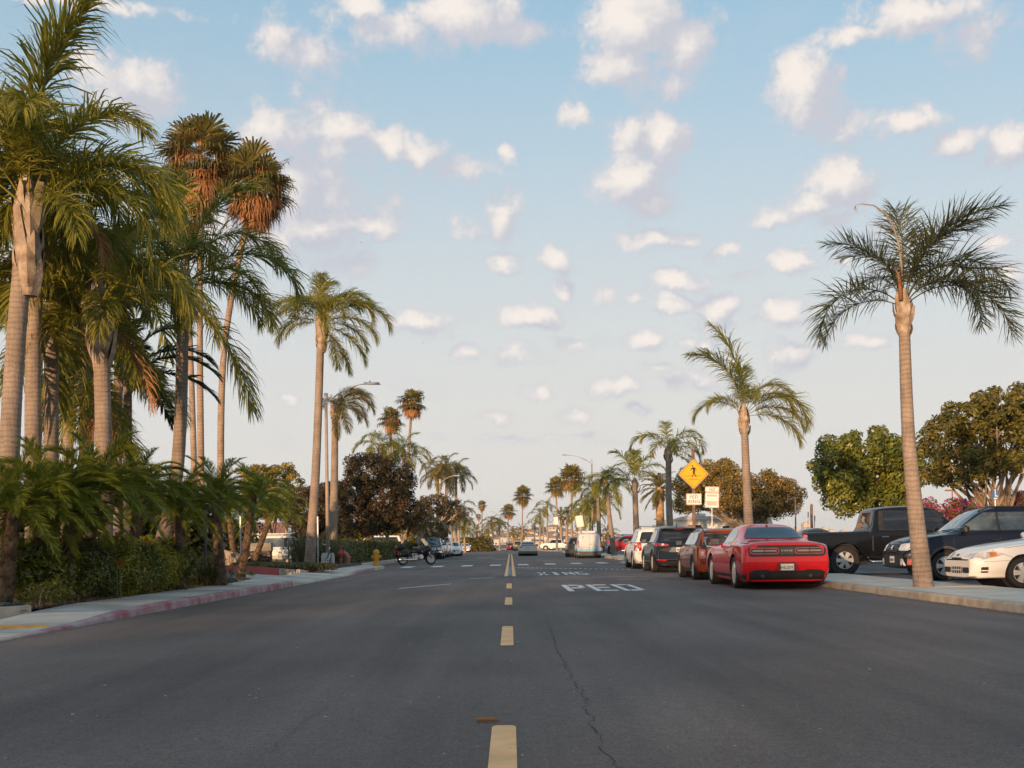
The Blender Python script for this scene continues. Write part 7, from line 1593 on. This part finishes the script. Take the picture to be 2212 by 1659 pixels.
# --- red fire standpipe
def standpipe():
    Rd = M('standpipe_red', (.38, .085, .060), .7, var=.25, vscale=7, bump=.2, bscale=40); Rp = M('standpipe_pink', (.50, .17, .14), .75, var=.2, vscale=7); o = thing('standpipe', 'faded red fire standpipe with valve at the hedge end', 'standpipe', base(742, 53.5), 0)
    MB().tube([(.22, 0, -.1), (.22, 0, .42), (.20, 0, .52), (.12, 0, .60), (.0, 0, .62)], .075, 14).build('pipe', Rp, o, smooth=True); MB().lathe([(.13, .40), (.13, .45)], 16, (.22, 0, 0)).build('flange', Rp, o); MB().lathe([(.12, -.03), (.12, .03)], 16, (.05, 0, .62), (0, R(90), 0)).build('flange', Rp, o)
    MB().lathe([(.10, .45), (.15, .52), (.16, .66), (.09, .72), (.06, .80), (.05, .86)], 14, (-.12, 0, 0)).build('valve_body', Rd, o, smooth=True, sharp=40); MB().tube([(-.12, 0, .8), (-.12, 0, 1.0)], .02, 8).build('stem', Rd, o)
    MB().lathe([(.09, 0), (.10, .02), (.09, .04)], 14, (-.12, 0, .93)).build('handwheel', Rd, o); MB().tube([(-.12, 0, -.1), (-.12, 0, .5)], .07, 12).build('pipe', Rd, o, smooth=True)
standpipe()
# --- motorcycle
def motorcycle():
    a = gnd(876, 1222); b_ = gnd(921, 1219); L_ = 1.72; dr = Vector((.86, .51, 0)).normalized(); c = Vector(((a.x + b_.x) / 2 + .05, (a.y + b_.y) / 2, 0)); o = thing('motorcycle', 'black touring motorcycle with chrome pipes parked at the kerb end', 'motorcycle', c, math.atan2(dr.y, dr.x)); o.rotation_euler = (R(-7), 0, math.atan2(dr.y, dr.x))
    P = PAINT('motorcycle_black', (.007, .008, .010)); SEAT = M('motorcycle_seat', (.02, .02, .022), .7, bump=.2, bscale=60)
    for x, r_ in ((-.86, .315), (.86, .325)):
        w = empty('wheel'); w.parent = o; w.location = (x, 0, r_); wd = .085 if x < 0 else .065; rr = r_ * .70
        MB().lathe([(rr, -wd * .6), (r_ * .94, -wd), (r_ * .99, -wd * .6), (r_, 0), (r_ * .99, wd * .6), (r_ * .94, wd), (rr, wd * .6)], 26, rot=(R(90), 0, 0), cap=False).build('tyre', RUB, w, smooth=True)
        m = MB(); m.lathe([(rr, -.05), (rr, .05), (rr * .88, .05), (rr * .88, -.05), (rr, -.05)], 26, rot=(R(90), 0, 0), cap=False); m.lathe([(.05, -.07), (.05, .07)], 12, rot=(R(90), 0, 0))
        for k in range(5): t = 2 * math.pi * k / 5; m.tube([(.04 * math.cos(t), 0, .04 * math.sin(t)), (rr * .9 * math.cos(t + .35), 0, rr * .9 * math.sin(t + .35))], [.022, .016], 6)
        for s_ in (-1, 1): m.lathe([(.14, s_ * .055 - .003), (.14, s_ * .055 + .003), (.09, s_ * .055 + .003), (.09, s_ * .055 - .003), (.14, s_ * .055 - .003)], 20, rot=(R(90), 0, 0), cap=False)
        m.build('rim', ALU, w)
    def blob(name, mat, secs, n=12):     # secs: x, half width, z low, z high
        m = MB(); k = len(secs)
        for (x, hw, z0, z1) in secs:
            for j in range(n): t = 2 * math.pi * j / n; q = lambda v: math.copysign(abs(v) ** .7, v); m.v.append((x, hw * q(math.cos(t)), (z0 + z1) / 2 + (z1 - z0) / 2 * q(math.sin(t))))
        for i in range(k - 1):
            for j in range(n): m.f.append((i * n + j, (i + 1) * n + j, (i + 1) * n + (j + 1) % n, i * n + (j + 1) % n))
        m.f.append(tuple(range(n))); m.f.append(tuple((k - 1) * n + j for j in range(n - 1, -1, -1))); m.tone = [.5] * len(m.v); return m.build(name, mat, o, smooth=True)
    blob('fairing', P, [(.18, .22, .55, .86), (.35, .30, .50, 1.00), (.55, .34, .55, 1.10), (.72, .30, .70, 1.06), (.86, .20, .80, .98), (.93, .08, .85, .93)]); blob('fuel_tank', P, [(-.25, .14, .62, .84), (-.05, .20, .60, .94), (.15, .22, .60, .96), (.3, .18, .62, .92)])
    blob('seat', SEAT, [(-.95, .16, .80, .92), (-.75, .20, .72, .95), (-.55, .20, .70, .90), (-.40, .18, .66, .80), (-.18, .15, .66, .78), (-.05, .10, .70, .82)]); blob('trunk_box', P, [(-1.22, .20, .86, 1.08), (-1.12, .28, .82, 1.16), (-.86, .28, .82, 1.20), (-.76, .20, .86, 1.24)]); blob('backrest', SEAT, [(-.80, .18, 1.0, 1.22), (-.72, .19, .98, 1.30), (-.66, .12, 1.0, 1.24)])
    for s_ in (-1, 1):
        m = blob('saddlebag', P, [(-1.20, .07, .48, .72), (-1.08, .11, .42, .78), (-.70, .12, .42, .78), (-.55, .08, .48, .74)]); m.location = (0, s_ * .27, 0)
        MB().tube([(.10, s_ * .20, .32), (-.2, s_ * .26, .27), (-.5, s_ * .27, .27), (-1.22, s_ * .27, .30)], [.03, .04, .05, .055], 10).build('exhaust', CHR, o, smooth=True); MB().tube([(.62, s_ * .11, .92), (.88, s_ * .11, .33)], [.032, .028], 8).build('fork', CHR, o, smooth=True)
        MB().lathe([(.13, 0), (.15, .05), (.15, .20), (.12, .26)], 14, (.15, s_ * .08, .42), (R(-90 * s_), 0, 0)).build('cylinder_head', ALU, o, smooth=True, sharp=40); MB().tube([(.30, s_ * .18, .98), (.12, s_ * .34, 1.04), (.0, s_ * .38, 1.02)], .016, 6).build('handlebar', CHR, o); MB().box((.60, s_ * .40, 1.08), (.08, .14, .10), ch=.03).build('mirror', P, o)
        MB().box((-1.24, s_ * .27, .62), (.02, .12, .16), ch=.008).build('tail_lamp', REDL, o); MB().tube([(-.35, s_ * .30, .33), (-.3, s_ * .12, .62), (.0, s_ * .12, .60)], .03, 6).build('frame_tube', ALU, o)
    MB().box((.05, 0, .40), (.55, .30, .30), ch=.06).build('engine', ALU, o); blob('front_mudguard', P, [(.55, .05, .50, .56), (.72, .08, .60, .68), (.90, .08, .62, .70), (1.08, .07, .52, .62), (1.16, .05, .42, .50)]); MB().box((.94, 0, .90), (.03, .26, .12), ch=.04).build('headlamp', WHTL, o); MB().box((-1.245, 0, .98), (.02, .34, .07), ch=.01).build('tail_lamp', REDL, o)
    w = MB(); n = 8; vs = [(.80 - .34 * t - .04 * abs(j / n) ** 2, .27 * j / n * (1 - .25 * t), 1.02 + .46 * t) for t in (0, .5, 1) for j in range(-n, n + 1)]; k = 2 * n + 1; w.add(vs, [(i * k + j, i * k + j + 1, (i + 1) * k + j + 1, (i + 1) * k + j) for i in range(2) for j in range(k - 1)]); w.build('windshield', M('screen_plastic', (.45, .50, .52), .1, spec=.8), o, smooth=True); MB().tube([(-.05, .1, .3), (-.12, .32, .02)], .012, 6).build('side_stand', CHR, o)
motorcycle()
# --- bicycle leaning by the lamp footing
def bicycle():
    o = thing('bicycle', 'dark bicycle leaning beside the lamp footing, handlebar up', 'bicycle', (xat(697, 50.0), 50.3, .15), R(100)); o.rotation_euler = (R(14), 0, R(112)); FR = M('bike_paint', (.03, .10, .13), .35)
    for x in (-.52, .52):
        w = empty('wheel'); w.parent = o; w.location = (x, 0, .34); m = MB(); n = 28
        m.tube([(.33 * math.cos(2 * math.pi * k / n), 0, .33 * math.sin(2 * math.pi * k / n)) for k in range(n + 1)], .019, 6, False); m.build('tyre', RUB, w); s_ = MB(); s_.tube([(.30 * math.cos(2 * math.pi * k / n), 0, .30 * math.sin(2 * math.pi * k / n)) for k in range(n + 1)], .010, 5, False)
        for k in range(12): t = 2 * math.pi * k / 12; s_.tube([(0, 0, 0), (.30 * math.cos(t), 0, .30 * math.sin(t))], .0025, 3)
        s_.build('rim', CHR, w)
    f = MB(); A, B, C_, D_, E = (-.52, 0, .34), (-.12, 0, .30), (-.22, 0, .80), (.34, 0, .82), (.40, 0, .66)
    for p, q in ((A, B), (A, C_), (B, C_), (C_, D_), (B, E), (D_, E), (E, (.52, 0, .34))): f.tube([p, q], .016, 6)
    f.build('frame', FR, o); MB().tube([(.34, 0, .8), (.30, 0, 1.0), (.36, .26, 1.02)], .012, 6).tube([(.30, 0, 1.0), (.36, -.26, 1.02)], .012, 6).build('handlebar', CHR, o); MB().tube([C_, (-.25, 0, .95)], .013, 6).build('seat_post', CHR, o); MB().box((-.25, 0, .97), (.26, .14, .05), ch=.02).build('saddle', BLK, o); MB().lathe([(.09, -.01), (.09, .01)], 14, (-.12, 0, .30), (R(90), 0, 0)).build('crank', CHR, o)
bicycle()
# --- stone sign wall with capping slab, every stone laid
def stone_wall():
    d = 57.5; x0, x1 = xat(540, d), xat(584, d); o = thing('stone_wall', 'low dark stone wall with a concrete capping before the camper van', 'wall', ((x0 + x1) / 2, d, .15)); w = x1 - x0
    MB().box((0, .28, .36), (w - .06, .38, .74)).build('mortar_core', M('mortar', (.16, .14, .12), .95), o); MB().box((0, .26, .95), (w + .06, .55, .40), ch=.015).build('capping', M('wall_cap', (.27, .25, .22), .9, var=.2, vscale=3, bump=.4, bscale=30, detail=8), o)
    r = random.Random(17); ms = [M('stone_%d' % k, q, .9, var=.3, vscale=9, bump=.6, bscale=30, detail=8) for k, q in enumerate([(.085, .075, .066), (.13, .11, .09), (.065, .06, .058), (.17, .13, .10)])]; z = .0
    while z < .70:
        h = r.uniform(.08, .16); x = -w / 2
        while x < w / 2 - .05:
            l = min(r.uniform(.13, .34), w / 2 - x); MB().box((x + l / 2, .06 + r.uniform(-.02, .02), z + h / 2), (l - .018, .14, h - .016), (r.uniform(-.04, .04), r.uniform(-.05, .05), r.uniform(-.03, .03)), .022).build('stone', r.choice(ms), o); x += l
        for sx in (1,): MB().box((w / 2 - .03, .28, z + h / 2), (.08, .34, h - .016), (0, 0, r.uniform(-.05, .05)), .02).build('stone', r.choice(ms), o)
        z += h
stone_wall()
# --- boulder and log edging
bo = MB(); r = random.Random(8); bm_ = bmesh.new(); bmesh.ops.create_icosphere(bm_, subdivisions=3, radius=1)
for v in bm_.verts:
    n_ = v.co.normalized(); k = 1 + .12 * math.sin(n_.x * 5 + 1) + .10 * math.sin(n_.y * 7 + n_.z * 4); v.co = Vector((n_.x * .62 * k, n_.y * .35 * k, max(-.35, min(.30 - .18 * n_.x, n_.z * .55 * k))))
me = bpy.data.meshes.new('boulder'); bm_.to_mesh(me); bm_.free(); me.materials.append(M('boulder_stone', (.36, .28, .21), .9, var=.2, vscale=4, bump=.5, bscale=20, detail=8))
tag(link('boulder', me, None, (xat(491, 54.5), 55, .62)), 'pale flat-faced boulder standing behind the log edging', 'boulder')
r = random.Random(9)
lo = thing('log_edging', 'row of short upright weathered logs before the boulder', 'edging', (xat(489, 53.6), 53.6, .12))
for k in range(9):
    h = r.uniform(.42, .62) if k else .78; MB().lathe([(.075, -.1), (.078, h * .5), (.072, h), (.05, h + .015)], 9, (-.42 + k * .105, r.uniform(-.03, .03), 0)).build('log', M('weathered_log_%d' % (k % 3), [(.34, .26, .18), (.27, .20, .14), (.40, .32, .23)][k % 3], .9, var=.3, vscale=8, bump=.5, bscale=30), lo, smooth=True, sharp=40)
# --- garden lamps
def mushroom():
    p = at(463, 1227, 50.5); o = thing('path_lamp', 'lit mushroom path lamp in front of the boulder', 'garden lamp', (p.x, 50.5, .16)); MB().tube([(0, 0, -.1), (0, 0, .62)], .018, 8).build('stem', DKG, o)
    MB().lathe([(.21, .63), (.20, .68), (.15, .74), (.08, .775), (.01, .785)], 18).build('lamp_shade', M('lamp_dome', (.10, .11, .12), .35, .5), o, smooth=True); MB().lathe([(.19, .625), (.19, .63)], 16).build('bulb_glow', M('amber_glow', (.6, .3, .08), .5, emit=(1.0, .50, .12), estr=1.6), o)
mushroom()
GSP = 'ground spotlights in the left bed'
def spot(label, x, y, lit=False, aim=None, energy=0, s=1.0):
    p = gnd(x, y, .15); o = thing('ground_spotlight', label, 'garden lamp', p, 0, GSP); a = aim or Vector((0, .35, 1)); a = a.normalized(); Z = Vector((0, 0, .10)); MB().tube([(0, 0, -.05), Z], .012, 6).build('stake', DKG, o)
    q = a.to_track_quat('Z', 'Y').to_matrix(); m = MB().lathe([(.026 * s, 0), (.034 * s, .02), (.045 * s, .15 * s), (.045 * s, .17 * s), (.038 * s, .17 * s), (.036 * s, .14 * s)], 14); m.v = [tuple(q @ Vector(v) + Z) for v in m.v]; m.build('lamp_body', M('spot_body', (.50, .44, .42), .5, var=.15), o, smooth=True, sharp=40)
    m = MB().lathe([(.034 * s, .142 * s), (.034 * s, .146 * s)], 12); m.v = [tuple(q @ Vector(v) + Z) for v in m.v]; m.build('lens', M('lit_lens', (.6, .4, .15), .4, emit=(1.0, .55, .15), estr=3.0) if lit else M('dull_lens', (.3, .3, .3), .2), o)
    if energy:
        l = bpy.data.lights.new('spot_light', 'SPOT'); l.energy = energy; l.color = (1.0, .42, .10); l.spot_size = R(62); l.spot_blend = .6; l.shadow_soft_size = .03; lo_ = bpy.data.objects.new('spot_light', l); COL.objects.link(lo_); lo_.parent = o; lo_.location = Z + a * .19 * s; lo_.rotation_euler = (-a).to_track_quat('Z', 'Y').to_euler()
spot('white ground spotlight at the far left of the bed', 19, 1300, s=1.15)
tr = Vector((xat(62, 19.5), 19.5, 1.1))
p0 = gnd(92, 1283, .15); spot('lit ground spotlight aimed up the leaning rough trunk', 92, 1283, True, (tr - p0), 26, .8)
spot('ground spotlight with a glowing yellow tip among the low plants', 133, 1290, True, Vector((-.2, .5, 1)), 3, .8)
spot('pale ground spotlight before the bushy yellow-green plant', 336, 1263, s=1.0)
spot('ground spotlight half hidden in the bushy plants', 346, 1243, s=1.1)
spot('small ground spotlight near the grass tuft', 404, 1254, s=.9)
spot('short ground spotlight on the drive corner', 456, 1252, s=.8)
p = gnd(73, 1300, .14); o = thing('bollard', 'dark green bollard on a pale footing at the corner ramp', 'bollard', p); MB().lathe([(.11, .05), (.11, .55), (.13, .56), (.13, .62), (.10, .66), (.02, .67)], 16).build('body', M('bollard_green', (.012, .035, .035), .4), o, smooth=True, sharp=40); MB().box((0, 0, .03), (.46, .36, .06), ch=.015).build('footing', CONC, o)
r = random.Random(30)
for k, (x, y) in enumerate([(12, 1309), (24, 1307), (35, 1308), (46, 1305), (57, 1307), (68, 1309)]):
    p = gnd(x, y, .16); tag(MB().lathe([(.02, -.03), (.09, -.02), (.10, .02), (.06, .06), (.01, .065)], 7).build('edging_rock', M('edging_rock', (.15, .17, .16), .9, var=.3, vscale=8), None, p), 'grey-green rock in the row along the bed end by the ramp', 'rock', 'rocks at the bed end'); bpy.data.objects[-1] if False else None
tag(MB().box((0, 0, .02), (.30, .22, .05), (0, 0, .5), .02).build('flat_stone', M('pale_stone', (.40, .43, .43), .9, var=.15), None, gnd(213, 1277, .14)), 'flat pale stone on the mulch', 'stone')
for k, (x, y, w) in enumerate([(478, 1262, 16), (490, 1259, 12), (500, 1257, 10)]): tag(MB().lathe([(.03, -.03), (.16, -.01), (.17, .04), (.09, .10), (.01, .11)], 8).build('dark_rock', M('dark_rock', (.07, .075, .08), .9, var=.3, vscale=8), None, gnd(x, y, .15)), ['dark rock nearest the grass tuft on the drive corner', 'middle dark rock on the drive corner', 'dark rock farthest from the grass tuft'][k], 'rock')
# bird-of-paradise blooms
for k, (x, y, d, lab) in enumerate(((436 / 1.736, 1210, 21.0, 'orange bird-of-paradise bloom, higher of two in the bright shrub'), (258, 1218, 21.0, 'orange bird-of-paradise bloom, lower of two in the bright shrub'))):
    p = at(x, y, d); o = thing('flower', lab, 'flower', (p.x, d, .15)); MB().tube([(0, .05, 0), (0, 0, p.z - .2)], .012, 5).build('stalk', M('stalk_green', (.10, .12, .03), .6), o); m = MB()
    for j in range(4): a = R(30 + 32 * j); m.add([(0, 0, 0), (.05 * math.cos(a + .25), .01, .05 * math.sin(a + .25)), (.17 * math.cos(a), 0, .17 * math.sin(a)), (.05 * math.cos(a - .25), -.01, .05 * math.sin(a - .25))], [(0, 1, 2, 3)])
    m.build('petals', M('petal_orange', (.60, .16, .02), .5), o, (0, 0, p.z - .22))
# dry flower stalk of the nearest right palm, and its orange spathe
rp = bpy.data.objects['palm_tree.013'] if 'palm_tree.013' in bpy.data.objects else None
rp = next(o for o in bpy.data.objects if o.get('label', '').startswith('nearest feather palm'))
B0 = Vector(rp.location)
pts = [at(x, y, 22.2) - B0 for x, y in ((1950, 640), (1948, 580), (1942, 530), (1930, 490), (1912, 460), (1888, 444), (1860, 440), (1847, 444))]
MB().tube(pts, [.026, .025, .023, .020, .017, .013, .009, .005], 6).build('dry_stalk', M('stalk_tan', (.30, .245, .19), .85), rp, smooth=True)
m = MB()
for k in range(5): m.tube([pts[-1], pts[-1] + Vector((-.04 + .03 * k, .02 * k, -.10 - .02 * (k % 2)))], [.005, .002], 4)
m.build('dry_flowers', M('stalk_tan', (.36, .24, .15)), rp)
sp_ = [at(x, y, 22.0) - B0 for x, y in ((1946, 648), (1944, 615), (1940, 592), (1932, 578))]; MB().tube(sp_, [.035, .04, .026, .006], 6).build('spathe', M('spathe_orange', (.30, .12, .055), .8), rp, smooth=True)
# two birds high over the street
for (x, y, lab) in ((780, 524, 'small dark bird flying left of the middle of the sky'), (914, 740, 'tiny dark bird flying lower over the street')):
    o = thing('bird', lab, 'bird', at(x, y, 190)); MB().lathe([(.01, -.14), (.035, -.05), (.04, .03), (.02, .10), (.005, .14)], 8, rot=(0, R(90), .4)).build('body', M('bird_dark', (.05, .05, .05), .8), o, smooth=True)
    for s_ in (-1, 1): MB().add([(-.04, 0, 0), (.05, 0, 0), (.03, s_ * .16, .07), (-.05, s_ * .30, .04), (-.06, s_ * .14, .06)], [(0, 1, 2, 4), (4, 2, 3)]).build('wing', M('bird_dark', (.05, .05, .05)), o)

# ================================================================== BUILDINGS AND THE FAR SHORE
# hotel building with a tiled roof behind the camper van
def tiled_building():
    d = 100; x0, x1 = xat(455, d), xat(610, d); o = thing('hotel_building', 'low building with a red-brown tiled roof behind the camper van', 'building', ((x0 + x1) / 2, d, 0)); w = x1 - x0
    MB().box((0, 3, 1.05), (w, 6, 2.1)).build('wall', M('hotel_wall', (.34, .28, .22), .9, var=.15), o)
    m = MB(); n = 16
    for i in range(n):
        t0, t1 = i / n, (i + 1) / n; z0, z1 = 2.05 + 1.25 * t0, 2.05 + 1.25 * t1; y0, y1 = -.6 + 3.4 * t0, -.6 + 3.4 * t1
        k = int(w / .30)
        for j in range(k): xa = -w / 2 - .2 + (w + .4) * j / k; xb = xa + (w + .4) / k * .94; m.add([(xa, y0, z0 + .05), (xb, y0, z0 + .05), (xb, y1, z1 + .03), (xa, y1, z1 + .03), (xa, y0, z0), (xb, y0, z0)], [(0, 1, 2, 3), (4, 5, 1, 0)])
    r_ = m.build('roof', M('roof_tile', (.30, .13, .09), .85, var=.25, vscale=5), o); r_['kind'] = 'stuff'
    for k in range(4): f = MB().box((-w / 2 + 1.2 + k * 1.6, -.03, 1.3), (.9, .06, 1.0), ch=.01).build('window', M('window_frame', (.5, .48, .44), .7), o); MB().box((-w / 2 + 1.2 + k * 1.6, -.065, 1.3), (.76, .02, .86)).build('pane', GLASS, f)
tiled_building()
def low_building(name, label, xa, xb, yt, d, col, dep=8, awn=False):
    X0, X1 = xat(xa, d), xat(xb, d); zt = at((xa + xb) / 2, yt, d).z; o = thing(name, label, 'building', ((X0 + X1) / 2, d, 0)); w = X1 - X0
    MB().box((0, dep / 2, zt / 2), (w, dep, zt)).build('wall', M('wall_' + label[:18].replace(' ', '_'), col, .9, var=.1), o); MB().box((0, dep / 2 - .2, zt + .12), (w + .5, dep + .6, .25), ch=.03).build('roof', M('flat_roof', (.45, .42, .38), .9), o)
    n = max(1, int(w / 3))
    for k in range(n): f = MB().box((-w / 2 + (k + .5) * w / n, -.03, zt * .5), (w / n * .6, .06, zt * .42), ch=.01).build('window', DKG, o); MB().box((-w / 2 + (k + .5) * w / n, -.065, zt * .5), (w / n * .5, .02, zt * .34)).build('pane', GLASS, f)
    if awn: MB().box((0, -.9, zt * .82), (w, 1.8, .12), (R(8), 0, 0)).build('awning', M('awning_cream', (.55, .46, .36), .9), o)
low_building('kiosk_building', 'long low cream building with awning behind the right palms', 1322, 1412, 1162, 215, (.52, .42, .32), awn=True)
low_building('low_building', 'low pale orange building behind the small van', 1232, 1318, 1163, 240, (.55, .38, .24))  # orange of the evening sun is put into this wall colour
low_building('low_building', 'low pale building left of the white pickup at the far right', 1140, 1196, 1171, 330, (.55, .48, .40))
d = 205; p = at(1366, 1158, d); o = thing('solar_array', 'blue solar panels on the low building roof', 'solar panels', (p.x, d, p.z - .6))
for k in range(6): MB().box((-1.6 + k * .64, 0, .5), (.60, .05, 1.1), (R(-35), 0, 0), .01).build('panel', M('solar_blue', (.03, .07, .16), .2, spec=.7), o)
MB().box((0, .3, .0), (3.8, .3, .1)).build('rack', GALV, o)
# city blocks across the bay
r = random.Random(41); cb = [(1744, 14, 1122), (1722, 8, 1132), (1765, 12, 1136), (1782, 10, 1133), (1800, 16, 1137), (1690, 10, 1136), (1665, 14, 1138), (1628, 8, 1140), (1530, 14, 1133), (1515, 8, 1138), (1825, 12, 1138), (1850, 10, 1140), (1480, 9, 1142)]
for k, (x, w, y) in enumerate(cb):
    d = 1900 + 60 * (k % 4); pz = at(x, y + 8, d).z; W_ = w / F_PX * d; o = thing('city_block', 'tallest hazy pale block of the skyline, left of the brown post' if k == 0 else 'hazy pale sunlit block of the skyline across the bay', 'building', (xat(x, d), d, 0), 0, 'skyline across the bay')
    MB().box((0, 10, pz / 2), (W_, 20, pz)).build('wall', M('city_wall_%d' % (k % 3), [(.55, .42, .33), (.50, .44, .40), (.58, .47, .36)][k % 3], .9, var=.1, vscale=.05), o); MB().box((0, 10, pz + 1), (W_ * .5, 10, 2)).build('roof_house', M('city_roof', (.4, .36, .33), .9), o)
    for j in range(3): MB().box((0, -.15, pz * (.25 + .25 * j)), (W_ * .86, .3, pz * .07)).build('window_band', M('city_glass', (.25, .24, .25), .4), o)
# hills beyond the bay
def ridge(name, d, xs, mat, depth=500, seed=0):
    r = random.Random(seed); m = MB(); n = len(xs)
    pts = []
    for (x0, y0), (x1, y1) in zip(xs, xs[1:]):
        k = max(1, int(abs(x1 - x0) / 4))
        for i in range(k): t = i / k; pts.append((x0 + (x1 - x0) * t, y0 + (y1 - y0) * t + r.uniform(-.8, .8)))
    for (x, y) in pts:
        X = xat(x, d); z = max(1, at(x, y, d).z)
        for (o_, f) in ((-depth, 0), (-depth * .55, .38), (-depth * .2, .78), (0, 1), (depth * .4, .4)): m.v.append((X + r.uniform(-4, 4), d + o_, z * f + r.uniform(-.5, .5) * (0 < f < 1) * 3)); m.tone.append(.5)
    for i in range(len(pts) - 1):
        for k in range(4): m.f.append((i * 5 + k, i * 5 + k + 1, (i + 1) * 5 + k + 1, (i + 1) * 5 + k))
    return tag(m.build(name, mat, smooth=False), kind='structure'), pts
HM = M('hill_scrub', (.10, .105, .075), .95, var=.35, vscale=.02, detail=8)
ridge('hills_far', 3200, [(700, 1176), (900, 1166), (1040, 1160), (1150, 1152), (1240, 1150), (1330, 1156), (1450, 1158), (1600, 1160), (1800, 1158), (2000, 1156), (2300, 1160)], HM, 600, 5)
ridge('hills_near', 1500, [(940, 1178), (1000, 1168), (1060, 1158), (1100, 1150), (1150, 1140), (1185, 1138), (1215, 1146), (1260, 1154), (1320, 1160), (1400, 1165), (1520, 1166), (1640, 1170)], HM, 420, 6)
# houses on the near hillside
hs = [M('house_wall_%d' % k, q, .9, var=.08) for k, q in enumerate([(.62, .55, .47), (.60, .48, .36), (.55, .54, .52)])]; rf_ = M('house_roof', (.30, .20, .15), .9); r = random.Random(50)
hw = MB().box((0, 0, 2.6), (10, 8, 5.2)).mesh('wall', hs[0]); hw2 = MB().box((0, 0, 2.6), (10, 8, 5.2)).mesh('wall', hs[1]); hw3 = MB().box((0, 0, 3.4), (8, 8, 6.8)).mesh('wall', hs[2]); hr = MB().add([(-5.6, -4.6, 5.2), (5.6, -4.6, 5.2), (5.6, 4.6, 5.2), (-5.6, 4.6, 5.2), (-3, 0, 7.4), (3, 0, 7.4)], [(0, 1, 5, 4), (1, 2, 5), (2, 3, 4, 5), (3, 0, 4)]).mesh('roof', rf_); hwin = MB().box((-2.5, -4.05, 2.8), (2.2, .12, 1.6)).box((2.5, -4.05, 2.8), (2.2, .12, 1.6)).mesh('windows', M('house_glass', (.12, .13, .14), .3))
hill_obs = {}
for k in range(120):
    x = r.uniform(1010, 1330); d = r.uniform(1120, 1470); yr = np.interp(x, [940, 1000, 1060, 1100, 1150, 1185, 1215, 1260, 1320, 1400], [1178, 1168, 1158, 1150, 1140, 1138, 1146, 1154, 1160, 1165]); zr = max(1, at(x, yr, 1500).z); f = np.interp(d, [1080, 1269, 1416, 1500], [0, .38, .78, 1]); X = xat(x, 1500) * (1.0)
    o = thing('hillside_house', 'small pale house on the hazy hillside across the bay', 'house', (X, d, zr * f - 1.5), r.uniform(-.6, .6), 'houses on the far hillside'); o.scale = (1, 1, 1); link('wall', [hw, hw2, hw3][k % 3], o); 
    if k % 3 != 2: link('roof', hr, o)
    link('windows', hwin, o)
# haze
hz = MB().box((0, 1490, 34), (5200, 4920, 74)); h_ = hz.build('haze', None); tag(h_, kind='stuff')
mt, nt, N, L_ = _new('haze'); pv = N.new('ShaderNodeVolumePrincipled'); ou = N.new('ShaderNodeOutputMaterial'); L_.new(pv.outputs[0], ou.inputs['Volume']); pv.inputs['Color'].default_value = (.98, .97, .96, 1); pv.inputs['Density'].default_value = 1.1e-4; pv.inputs['Anisotropy'].default_value = .2
h_.data.materials.clear(); h_.data.materials.append(mt)
